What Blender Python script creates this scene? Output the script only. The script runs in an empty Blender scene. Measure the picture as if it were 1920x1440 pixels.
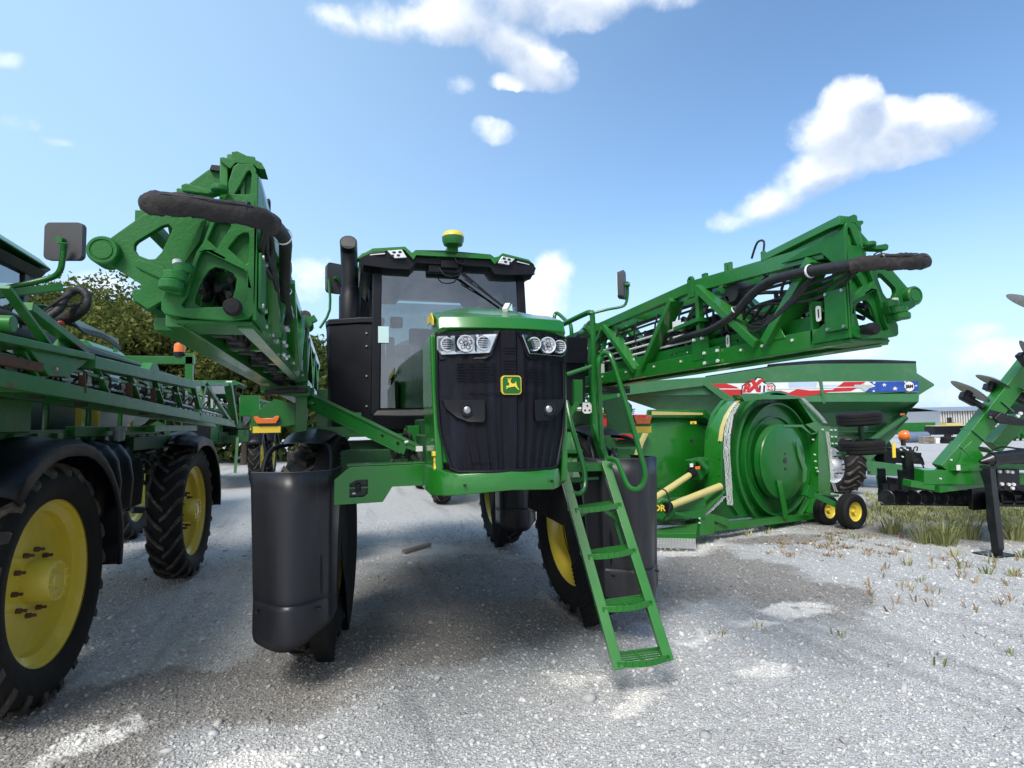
import bpy, bmesh, math, random
import numpy as np
from mathutils import Vector, Matrix, noise
from mathutils.geometry import tessellate_polygon
random.seed(4)
rnd = random.random
S = bpy.context.scene
COL = S.collection
# ------------------------------------------------------------------ camera
FPX = 1100.0
EYE = Vector((0, 0, 2.0))
def _n(v): return Vector(v).normalized()
_yc = _n((640-960, -(800-720), FPX)); _h = _n((1, 0.0188, 0)); _zc = _h.cross(_yc).normalized()
if _zc.y < 0: _zc = -_zc
_xc = _zc.cross(_yc)
if _xc.x < 0: _xc = -_xc
AX = (_xc, _yc, _zc)                       # world axes seen in camera space (right, up, forward)
RT = Vector((_xc.x, _yc.x, _zc.x)); UPV = Vector((_xc.y, _yc.y, _zc.y)); FW = Vector((_xc.z, _yc.z, _zc.z))
def direction(px, py): return RT*((px-960)/FPX) + UPV*((720-py)/FPX) + FW
def U(px, py, ax, val):                    # the point on a world plane (axis 0/1/2 = value) seen at a place
    d = direction(px, py); return EYE + d*((val-EYE[ax])/d[ax])
def W(px, py, dist): return EYE + direction(px, py)*dist
cam = bpy.data.cameras.new('camera'); camo = bpy.data.objects.new('camera', cam); COL.objects.link(camo)
R3 = Matrix((RT, UPV, -FW)).transposed()
camo.matrix_world = Matrix.Translation(EYE) @ R3.to_4x4()
cam.sensor_width = 36; cam.lens = FPX/1920*36; cam.clip_start = .05; cam.clip_end = 5000
S.camera = camo
# ------------------------------------------------------------------ sun, sky
SUN_EL, SUN_AZ = math.radians(49), math.radians(-146)      # azimuth from +Y towards +X
sd = Vector((math.sin(SUN_AZ)*math.cos(SUN_EL), math.cos(SUN_AZ)*math.cos(SUN_EL), math.sin(SUN_EL)))
sl = bpy.data.lights.new('sun', 'SUN'); sl.energy = 2.1; sl.angle = math.radians(22); sl.color = (1, .95, .88)
slo = bpy.data.objects.new('sun', sl); COL.objects.link(slo); slo.rotation_euler = sd.to_track_quat('Z', 'Y').to_euler()
S.view_settings.view_transform = 'Standard'; S.view_settings.look = 'None'; S.view_settings.gamma = 1
S.view_settings.use_curve_mapping = False; S.view_settings.exposure = 0.8
S.cycles.max_bounces = 8; S.cycles.transparent_max_bounces = 12; S.cycles.sample_clamp_indirect = 6
try: S.cycles.use_denoising = True
except Exception: pass
Wd = bpy.data.worlds.new('World'); S.world = Wd; Wd.use_nodes = True
class NT:
    def __init__(s, nt): s.nt = nt; s.nt.nodes.clear()
    def n(s, t, ins=None, **kw):
        o = s.nt.nodes.new(t)
        for k, v in kw.items(): setattr(o, k, v)
        for k, v in (ins or {}).items():
            if isinstance(v, bpy.types.NodeSocket): s.nt.links.new(v, o.inputs[k])
            else: o.inputs[k].default_value = v
        return o
    def m(s, op, a, b=0.0, c=None, clamp=False):
        ins = {0: a, 1: b}
        if c is not None: ins[2] = c
        return s.n('ShaderNodeMath', ins, operation=op, use_clamp=clamp).outputs[0]
    def mix(s, f, a, b, blend='MIX'):
        o = s.n('ShaderNodeMix', {0: f, 6: a, 7: b}, data_type='RGBA', blend_type=blend); return o.outputs[2]
    def ss(s, x, a, b):
        return s.n('ShaderNodeMapRange', {0: x, 1: a, 2: b, 3: 0.0, 4: 1.0}, interpolation_type='SMOOTHSTEP').outputs[0]
    def noise(s, vec, scale, detail=4, rough=.5, out=0, dist=0.0):
        return s.n('ShaderNodeTexNoise', {'Vector': vec, 'Scale': scale, 'Detail': detail, 'Roughness': rough, 'Distortion': dist}).outputs[out]
w = NT(Wd.node_tree)
dirv = w.n('ShaderNodeTexCoord').outputs['Generated']
sky = w.n('ShaderNodeTexSky', sky_type='NISHITA', sun_disc=False, sun_elevation=SUN_EL, sun_rotation=SUN_AZ, altitude=0.0, air_density=1.15, dust_density=0.6, ozone_density=2.2)
skyc = w.n('ShaderNodeVectorMath', {0: sky.outputs[0], 3: 0.122}, operation='SCALE').outputs[0]
skyc = w.n('ShaderNodeHueSaturation', {'Saturation': 1.12, 'Color': skyc}).outputs[0]
hz = w.n('ShaderNodeSeparateXYZ', {0: dirv}).outputs[2]
leftness = w.n('ShaderNodeVectorMath', {0: dirv, 1: (-.93, .2, .1)}, operation='DOT_PRODUCT').outputs[1]
skyc = w.mix(w.m('MULTIPLY', w.ss(leftness, -.5, .75), .68), skyc, (.37, .55, .74, 1))       # thin bright veil towards the left
skyc = w.mix(w.m('MULTIPLY', w.ss(hz, .34, .0), .85), skyc, (.33, .48, .67, 1))
wob = w.n('ShaderNodeVectorMath', {0: w.noise(dirv, 5.0, 6, .6, out=1), 1: (.5, .5, .5)}, operation='SUBTRACT').outputs[0]
wob = w.n('ShaderNodeVectorMath', {0: wob, 3: .07}, operation='SCALE').outputs[0]
dv = w.n('ShaderNodeVectorMath', {0: dirv, 1: wob}, operation='ADD').outputs[0]
# clouds: centre as seen in the photograph, half sizes (pixels at the picture's centre), tilt, strength
CLOUDS = [(640, 38, 46, 24, 10, 1), (725, 38, 62, 28, 8, 1), (860, 42, 92, 36, 5, 1.1), (950, 85, 66, 36, 15, 1.1), (1005, 120, 58, 36, 20, 1.1), (965, 158, 34, 14, 0, 1), (1000, -5, 190, 44, 0, 1.1), (1180, -5, 100, 24, 0, .9),
          (1598, 200, 46, 40, 0, 1.1), (1575, 255, 66, 46, 0, 1.1), (1680, 232, 58, 36, 0, 1.1), (1765, 222, 56, 36, 0, 1.1), (1818, 240, 36, 30, 0, 1), (1660, 282, 92, 36, -10, 1.1), (1540, 328, 92, 34, -22, 1.1), (1445, 375, 84, 30, -20, 1), (1385, 408, 40, 22, 0, .9),
          (932, 250, 34, 20, 0, .6), (855, 170, 36, 15, 0, .36), (25, 245, 32, 13, 0, .42), (28, 125, 24, 14, 0, .34), (105, 273, 24, 9, 0, .3),
          (1040, 512, 34, 30, -30, 1), (1010, 560, 42, 46, 20, .9), (585, 518, 36, 34, 0, 1), (215, 535, 60, 24, 0, .6),
          (1850, 680, 110, 45, 10, .62), (1770, 610, 70, 18, 0, .5), (1740, 740, 120, 28, 0, .6), (1600, 660, 60, 20, 0, .45)]
def cloud_mask(vec, lst):
    mask = None
    for cx, cy, rx, ry, tilt, st in lst:
        d = direction(cx, cy).normalized(); r = (RT - d*RT.dot(d)).normalized(); u = r.cross(d).normalized()
        if u.z < 0: u = -u
        t = math.radians(-tilt); r2 = r*math.cos(t) + u*math.sin(t); u2 = u*math.cos(t) - r*math.sin(t)
        sc = direction(cx, cy).length
        a = w.n('ShaderNodeVectorMath', {0: vec, 1: tuple(r2*(FPX*sc/rx))}, operation='DOT_PRODUCT').outputs[1]
        b = w.n('ShaderNodeVectorMath', {0: vec, 1: tuple(u2*(FPX*sc/ry))}, operation='DOT_PRODUCT').outputs[1]
        v = w.m('MULTIPLY_ADD', w.m('ADD', w.m('MULTIPLY', a, a), w.m('MULTIPLY', b, b)), -.5*st, 1.0*st)
        mask = v if mask is None else w.m('SMOOTH_MAX', mask, v, .3)
    return mask
mask = cloud_mask(dv, CLOUDS)
lit = w.n('ShaderNodeVectorMath', {0: dv, 1: tuple(UPV*.028-RT*.018)}, operation='ADD').outputs[0]
above = w.m('MAXIMUM', cloud_mask(lit, CLOUDS[:18]), 0.0)
front = w.n('ShaderNodeVectorMath', {0: dirv, 1: tuple(FW)}, operation='DOT_PRODUCT').outputs[1]
mask = w.m('MULTIPLY', w.m('MAXIMUM', mask, 0.0), w.ss(front, 0.2, .4))
nz = w.noise(dirv, 9.0, 9, .60)
dens = w.m('ADD', mask, w.m('MULTIPLY', w.m('MULTIPLY_ADD', nz, 3.0, -1.5), w.m('MULTIPLY', mask, 3.5, clamp=True)))
cl = w.ss(dens, .02, 1.25)
pf = w.noise(lit, 14.0, 6, .55)
core = w.m('ADD', w.m('MULTIPLY', w.ss(above, .25, 1.0), .75), w.m('MULTIPLY_ADD', pf, 1.5, -.72), clamp=True)
ccol = w.mix(core, (.74, .755, .78, 1), (.36, .42, .52, 1))
# grey cloud bank behind the camera; bright left added for fill and guard sheen
back = w.ss(w.m('ADD', w.m('MULTIPLY', front, -1.0), w.m('MULTIPLY_ADD', w.noise(dirv, 2.2, 6, .55), 1.0, -.5)), .05, .5)
gcol = w.mix(w.m('MULTIPLY_ADD', w.ss(leftness, -.5, .6), .75, w.m('MULTIPLY_ADD', w.ss(w.noise(dirv, 3.5, 7, .6), .35, .7), .6, -.2), clamp=True), (.20, .23, .29, 1), (1.0, 1.0, 1.0, 1))
c1 = w.mix(w.m('MULTIPLY', cl, .93), skyc, ccol)
c1 = w.mix(w.m('MULTIPLY', back, .85), c1, gcol)
c1 = w.mix(w.ss(hz, .0, -.04), c1, (.3, .3, .3, 1))
bg = w.n('ShaderNodeBackground', {0: c1, 1: 1.0})
w.n('ShaderNodeOutputWorld', {0: bg.outputs[0]})
Wd.cycles.sampling_method = 'MANUAL'; Wd.cycles.sample_map_resolution = 512
# ------------------------------------------------------------------ materials
MT = {}
def mat(name, col, rough=.5, metal=0.0, coat=0.0, var=.12, scale=6.0, bump=0.0, bscale=40.0, dust=0.0, rust=0.0, spec=.5, emit=None, dustcol=(.33, .34, .33, 1), streak=1.0):
    m = bpy.data.materials.new(name); m.use_nodes = True; t = NT(m.node_tree); MT[name] = m
    tc = t.n('ShaderNodeTexCoord').outputs['Object']
    vec = tc if streak == 1.0 else t.n('ShaderNodeMapping', {'Vector': tc, 'Scale': (1, 1, 1/streak)}).outputs[0]
    c = tuple(col)+(1,)
    n1 = t.noise(vec, scale, 5, .6)
    dark = tuple(x*(1-var) for x in col)+(1,); lite = tuple(min(1, x*(1+var)) for x in col)+(1,)
    base = t.mix(n1, dark, lite)
    if dust: base = t.mix(t.m('MULTIPLY', t.ss(t.noise(vec, scale*.7, 8, .7), .45, .75), dust), base, dustcol)
    if rust: base = t.mix(t.m('MULTIPLY', t.ss(t.noise(tc, 3.1, 8, .65), .56, .66), rust), base, (.13, .05, .025, 1))
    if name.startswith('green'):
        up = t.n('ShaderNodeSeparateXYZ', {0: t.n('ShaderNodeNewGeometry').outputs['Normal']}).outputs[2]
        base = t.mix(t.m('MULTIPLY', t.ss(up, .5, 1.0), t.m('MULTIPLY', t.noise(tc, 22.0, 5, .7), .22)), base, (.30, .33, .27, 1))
    rg = t.m('MULTIPLY_ADD', n1, .25, rough-.12, clamp=True)
    ins = {'Base Color': base, 'Roughness': rg, 'Metallic': metal, 'Coat Weight': coat, 'Coat Roughness': .12, 'Specular IOR Level': spec}
    if emit: ins['Emission Color'] = tuple(col)+(1,); ins['Emission Strength'] = emit
    if bump:
        ins['Normal'] = t.n('ShaderNodeBump', {'Strength': bump, 'Distance': .01, 'Height': t.noise(tc, bscale, 4, .6)}).outputs[0]
    p = t.n('ShaderNodeBsdfPrincipled', ins)
    t.n('ShaderNodeOutputMaterial', {0: p.outputs[0]})
    return m
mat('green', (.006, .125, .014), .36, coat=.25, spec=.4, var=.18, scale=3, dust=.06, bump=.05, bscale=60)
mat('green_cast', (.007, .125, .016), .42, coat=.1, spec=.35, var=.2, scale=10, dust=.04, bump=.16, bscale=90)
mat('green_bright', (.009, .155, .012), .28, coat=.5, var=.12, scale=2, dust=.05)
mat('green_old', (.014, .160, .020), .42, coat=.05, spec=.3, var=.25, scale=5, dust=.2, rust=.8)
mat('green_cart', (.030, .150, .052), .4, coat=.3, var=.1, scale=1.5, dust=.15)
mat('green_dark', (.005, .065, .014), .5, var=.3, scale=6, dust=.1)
mat('yellow', (.70, .55, .055), .38, coat=.3, var=.12, scale=6, dust=.35, dustcol=(.45, .38, .12, 1))
mat('cream', (.56, .48, .17), .45, var=.12, scale=8, dust=.2)
mat('black_plastic', (.004, .005, .0085), .42, var=.3, scale=5, dust=.03, dustcol=(.06, .065, .08, 1), bump=.15, bscale=200, spec=.3)
mat('guard', (.008, .009, .014), .40, var=.4, scale=4, dust=.6, dustcol=(.060, .056, .054, 1), streak=6.0, coat=.05)
mat('black_paint', (.005, .0055, .008), .35, coat=.2, var=.3, scale=8, dust=.15, dustcol=(.1, .1, .1, 1))
mat('grille', (.0035, .0045, .010), .5, spec=.2, var=.5, scale=9, dust=.5, dustcol=(.020, .027, .052, 1), streak=7.0, bump=.6, bscale=260)
mat('rubber', (.008, .008, .009), .72, spec=.3, var=.35, scale=8, dust=.15, dustcol=(.06, .052, .045, 1), bump=.3, bscale=60)
mat('tread', (.045, .038, .032), .85, var=.4, scale=10, dust=.85, dustcol=(.20, .165, .13, 1), bump=.4, bscale=50)
mat('hose', (.014, .014, .014), .55, var=.35, scale=14, dust=.3, dustcol=(.07, .065, .06, 1), bump=.6, bscale=40)
mat('sleeve', (.017, .015, .015), .8, var=.4, scale=9, dust=.5, dustcol=(.12, .10, .09, 1), bump=1.0, bscale=22)
mat('mirror_back', (.05, .052, .058), .5, var=.15, scale=8)
mat('steel', (.45, .46, .47), .35, metal=.9, var=.25, scale=20)
mat('zinc', (.82, .84, .86), .35, metal=.2, var=.4, scale=60)
mat('chrome', (.80, .82, .84), .12, metal=1.0, var=.05)
mat('lamp_silver', (.82, .84, .87), .18, metal=.35, coat=.4, var=.15, scale=30)
mat('white', (.75, .75, .73), .5, var=.05)
mat('grey_sticker', (.45, .5, .5), .5, var=.1)
mat('orange', (.75, .16, .015), .3, coat=.4, var=.2, scale=30)
mat('red_lens', (.5, .05, .03), .3, coat=.4, var=.2, scale=30)
mat('yellow_sticker', (.80, .58, .05), .4, var=.06)
mat('red', (.42, .018, .015), .4, coat=.3, var=.12, scale=3, dust=.15)
mat('rust', (.12, .055, .03), .8, var=.5, scale=20)
mat('wood', (.30, .26, .21), .8, var=.35, scale=20, bump=.5)
mat('bark', (.09, .07, .055), .9, var=.4, scale=5, bump=.5)
mat('seat_cloth', (.05, .05, .055), .8)
mat('shed_wall', (.50, .49, .48), .5, var=.05)
mat('blue_tarp', (.12, .17, .26), .6, var=.3)
mat('decal_white', (.72, .74, .76), .35, var=.08)
mat('decal_red', (.50, .025, .03), .35, var=.2, scale=4)
mat('decal_blue', (.02, .07, .35), .35, var=.6, scale=5)
mat('decal_sky', (.45, .55, .72), .35, var=.2, scale=2)
mat('grey_tank', (.28, .31, .32), .4, var=.15, scale=2)
mat('pale_paper', (.55, .75, .75), .5, var=.05)
def leafmat(name, a, b):
    m = bpy.data.materials.new(name); m.use_nodes = True; t = NT(m.node_tree); MT[name] = m
    tc = t.n('ShaderNodeTexCoord').outputs['Object']
    rn = t.n('ShaderNodeNewGeometry').outputs['Random Per Island']
    f = t.m('MULTIPLY_ADD', t.noise(tc, .6, 3, .5), .8, t.m('MULTIPLY_ADD', rn, .8, -.4), clamp=True)
    c = t.mix(f, a+(1,), b+(1,))
    d = t.n('ShaderNodeBsdfDiffuse', {0: c}).outputs[0]; tr = t.n('ShaderNodeBsdfTranslucent', {0: c}).outputs[0]
    mx = t.n('ShaderNodeMixShader', {0: .3, 1: d, 2: tr}).outputs[0]
    t.n('ShaderNodeOutputMaterial', {0: mx}); return m
leafmat('leaf', (.045, .072, .018), (.22, .23, .07))
leafmat('leaf_dark', (.035, .062, .018), (.16, .20, .065))
leafmat('pine_leaf', (.02, .045, .018), (.07, .11, .04))
leafmat('weed', (.14, .19, .06), (.60, .54, .30))
leafmat('dry_weed', (.28, .19, .11), (.52, .40, .26))
# glass
def glass(name, tint, base=.06):
    m = bpy.data.materials.new(name); m.use_nodes = True; t = NT(m.node_tree); MT[name] = m
    fr = t.n('ShaderNodeFresnel', {0: 1.52}).outputs[0]
    tr = t.n('ShaderNodeBsdfTransparent', {0: tint+(1,)}).outputs[0]
    gl = t.n('ShaderNodeBsdfGlossy', {0: (.9, .95, 1, 1), 1: .015}).outputs[0]
    mx = t.n('ShaderNodeMixShader', {0: t.m('ADD', fr, base, clamp=True), 1: tr, 2: gl}).outputs[0]
    t.n('ShaderNodeOutputMaterial', {0: mx}); return m
glass('glass', (.36, .44, .44), .17); glass('lens', (.9, .93, .95), .1); glass('far_glass', (.12, .16, .18), .25)
# ------------------------------------------------------------------ mesh helpers
class MB:
    def __init__(s, M=None): s.v = []; s.f = []; s.M = M; s.cuts = []
    def add(s, vs, fs):
        o = len(s.v); s.cuts.append((o, len(s.f)))
        if s.M is not None: vs = [s.M @ Vector(v) for v in vs]
        s.v += [tuple(v) for v in vs]; s.f += [tuple(i+o for i in f) for f in fs]; return s
    def box(s, c, d, R=None):
        c = Vector(c); hx, hy, hz_ = d[0]/2, d[1]/2, d[2]/2; vs = []
        for z in (-hz_, hz_):
            for x, y in ((-hx, -hy), (hx, -hy), (hx, hy), (-hx, hy)):
                p = Vector((x, y, z)); vs.append(c + (R @ p if R is not None else p))
        return s.add(vs, [(3, 2, 1, 0), (4, 5, 6, 7), (0, 1, 5, 4), (1, 2, 6, 5), (2, 3, 7, 6), (3, 0, 4, 7)])
    def b2(s, a, b):
        return s.box([(a[i]+b[i])/2 for i in range(3)], [abs(b[i]-a[i]) for i in range(3)])
    def beam(s, p0, p1, w_, h_, up=(0, 0, 1), w1=None, h1=None):
        p0, p1 = Vector(p0), Vector(p1); d = (p1-p0).normalized(); up = Vector(up)
        if abs(d.dot(up)) > .98: up = Vector((0, 1, 0)) if abs(d.y) < .9 else Vector((1, 0, 0))
        r = d.cross(up).normalized(); u = r.cross(d); vs = []
        for p, ww, hh in ((p0, w_, h_), (p1, w1 or w_, h1 or h_)):
            for a, b in ((-1, -1), (1, -1), (1, 1), (-1, 1)): vs.append(p + r*(a*ww/2) + u*(b*hh/2))
        return s.add(vs, [(3, 2, 1, 0), (4, 5, 6, 7), (0, 1, 5, 4), (1, 2, 6, 5), (2, 3, 7, 6), (3, 0, 4, 7)])
    def cyl(s, p0, p1, r0, r1=None, seg=16, caps=True):
        r1 = r0 if r1 is None else r1; p0, p1 = Vector(p0), Vector(p1); d = (p1-p0).normalized()
        a = d.orthogonal().normalized(); b = d.cross(a); vs = []
        for p, r in ((p0, r0), (p1, r1)):
            for i in range(seg):
                t = 2*math.pi*i/seg; vs.append(p + a*(math.cos(t)*r) + b*(math.sin(t)*r))
        fs = [(i, (i+1) % seg, seg+(i+1) % seg, seg+i) for i in range(seg)]
        if caps: fs += [tuple(range(seg-1, -1, -1)), tuple(range(seg, 2*seg))]
        return s.add(vs, fs)
    def lathe(s, prof, org, axis, seg=32, a0=0.0, a1=2*math.pi, ref=None):
        org, d = Vector(org), Vector(axis).normalized(); a = Vector(ref).normalized() if ref is not None else d.orthogonal().normalized(); b = d.cross(a)
        full = abs(a1-a0-2*math.pi) < 1e-6; n = seg if full else seg+1; vs = []
        for r, t in prof:
            for i in range(n):
                th = a0+(a1-a0)*i/seg; vs.append(org + d*t + a*(math.cos(th)*r) + b*(math.sin(th)*r))
        fs = []
        for j in range(len(prof)-1):
            for i in range(seg):
                k = (i+1) % n; fs.append((j*n+i, j*n+k, (j+1)*n+k, (j+1)*n+i))
        return s.add(vs, fs)
    def tube(s, pts, r, seg=8, smooth=3, closed=False):
        P = [Vector(p) for p in pts]
        if smooth and len(P) > 2:
            Q = []
            for i in range(len(P)-1):
                p0 = P[max(i-1, 0)]; p1 = P[i]; p2 = P[i+1]; p3 = P[min(i+2, len(P)-1)]
                for k in range(smooth):
                    t = k/smooth
                    Q.append(.5*((2*p1)+(p2-p0)*t+(2*p0-5*p1+4*p2-p3)*t*t+(3*p1-p0-3*p2+p3)*t**3))
            P = Q+[P[-1]]
        n = len(P); rr = r if isinstance(r, (list, tuple)) else None; vs = []; a = None
        for i, p in enumerate(P):
            d = (P[min(i+1, n-1)]-P[max(i-1, 0)])
            if d.length < 1e-9: d = Vector((0, 0, 1))
            d.normalize()
            a = d.orthogonal().normalized() if a is None else (a-d*a.dot(d)).normalized()
            b = d.cross(a)
            if rr: x = i/(n-1)*(len(rr)-1); j = min(int(x), len(rr)-2); ri = rr[j]+(rr[j+1]-rr[j])*(x-j)
            else: ri = r
            for k in range(seg):
                t = 2*math.pi*k/seg; vs.append(p + a*(math.cos(t)*ri) + b*(math.sin(t)*ri))
        fs = [(i*seg+k, i*seg+(k+1) % seg, (i+1)*seg+(k+1) % seg, (i+1)*seg+k) for i in range(n-1) for k in range(seg)]
        fs += [tuple(range(seg-1, -1, -1)), tuple(range((n-1)*seg, n*seg))]
        return s.add(vs, fs)
    def prism(s, poly, fn, t0, t1, holes=()):        # fn(u, v, t) -> point; poly in u,v; extruded from t0 to t1
        loops = [list(poly)]+[list(h) for h in holes]
        tris = tessellate_polygon([[Vector((p[0], p[1], 0)) for p in L] for L in loops])
        flat = [p for L in loops for p in L]; n = len(flat)
        vs = [fn(p[0], p[1], t0) for p in flat]+[fn(p[0], p[1], t1) for p in flat]
        fs = [tuple(t) for t in tris]+[tuple(i+n for i in reversed(t)) for t in tris]
        o = 0
        for L in loops:
            m = len(L)
            for i in range(m):
                j = (i+1) % m; fs.append((o+i, o+j, o+j+n, o+i+n))
            o += m
        return s.add(vs, fs)
    def loft(s, secs, closed=True, caps=True):
        n = len(secs[0]); vs = [p for sec in secs for p in sec]; fs = []
        for j in range(len(secs)-1):
            for i in range(n if closed else n-1):
                k = (i+1) % n; fs.append((j*n+i, j*n+k, (j+1)*n+k, (j+1)*n+i))
        if caps and closed: fs += [tuple(range(n-1, -1, -1)), tuple(range((len(secs)-1)*n, len(secs)*n))]
        return s.add(vs, fs)
    def ball(s, c, r, seg=12, rings=8, sc=(1, 1, 1), a=0, b=math.pi):
        c = Vector(c); vs = []
        for j in range(rings+1):
            ph = a+(b-a)*j/rings
            for i in range(seg):
                th = 2*math.pi*i/seg; vs.append(c + Vector((math.sin(ph)*math.cos(th)*r*sc[0], math.sin(ph)*math.sin(th)*r*sc[1], math.cos(ph)*r*sc[2])))
        return s.add(vs, [(j*seg+i, (j+1)*seg+i, (j+1)*seg+(i+1) % seg, j*seg+(i+1) % seg) for j in range(rings) for i in range(seg)])
def obj(name, mb, m, parent=None, bev=0.0, fix=True, seg=1, label=None, ang=35):
    me = bpy.data.meshes.new(name); off = Vector((0, 0, 0))
    if parent is not None: off = Vector(parent['org'])
    me.from_pydata([(v[0]-off.x, v[1]-off.y, v[2]-off.z) for v in mb.v], [], mb.f)
    if fix:
        bm = bmesh.new(); bm.from_mesh(me); bmesh.ops.remove_doubles(bm, verts=bm.verts, dist=1e-5)
        bmesh.ops.recalc_face_normals(bm, faces=bm.faces); bm.to_mesh(me); bm.free()
    me.polygons.foreach_set('use_smooth', [True]*len(me.polygons))
    me.set_sharp_from_angle(angle=math.radians(ang))
    me.materials.append(MT[m] if isinstance(m, str) else m)
    o = bpy.data.objects.new(name, me); COL.objects.link(o); o['org'] = tuple(off)
    if parent is not None: o.parent = parent
    if bev:
        b = o.modifiers.new('edge', 'BEVEL'); b.width = bev; b.segments = seg; b.limit_method = 'ANGLE'; b.angle_limit = math.radians(40)
        b.harden_normals = True
    if label: o['label'] = label
    return o
def objs(name, mb, m, parent=None, **kw):       # one object for every piece collected in mb
    cuts = mb.cuts+[(len(mb.v), len(mb.f))]; out = []
    for (v0, f0), (v1, f1) in zip(cuts, cuts[1:]):
        q = MB(); q.v = mb.v[v0:v1]; q.f = [tuple(i-v0 for i in f) for f in mb.f[f0:f1]]; out.append(obj(name, q, m, parent, **kw))
    return out
def thing(name, label, cat, loc=(0, 0, 0), group=None):
    o = bpy.data.objects.new(name, None); COL.objects.link(o); o.location = loc; o['org'] = tuple(loc); o.empty_display_size = .1
    o['label'] = label; o['category'] = cat
    if group: o['group'] = group
    return o
def tag(o, label=None, cat=None, group=None, kind=None):
    for k, v in (('label', label), ('category', cat), ('group', group), ('kind', kind)):
        if v: o[k] = v
    return o
def copy_tree(o, parent=None):
    c = o.copy(); COL.objects.link(c)
    if parent is not None: c.parent = parent
    for ch in list(o.children): copy_tree(ch, c)
    return c
def text_mb(txt, size, fn, depth=.004, shear=0.0, bold=0.0):   # lettering as a mesh; fn(u,v,t)->point
    cu = bpy.data.curves.new('t', 'FONT'); cu.body = txt; cu.size = size; cu.shear = shear; cu.offset = bold; cu.extrude = depth/2; cu.align_x = 'CENTER'; cu.align_y = 'CENTER'; cu.resolution_u = 3
    o = bpy.data.objects.new('t', cu); COL.objects.link(o); dg = bpy.context.evaluated_depsgraph_get()
    me = bpy.data.meshes.new_from_object(o.evaluated_get(dg)); b = MB()
    b.add([fn(v.co.x, v.co.y, v.co.z+depth/2) for v in me.vertices], [tuple(p.vertices) for p in me.polygons])
    bpy.data.objects.remove(o); bpy.data.curves.remove(cu); bpy.data.meshes.remove(me); return b
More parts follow.
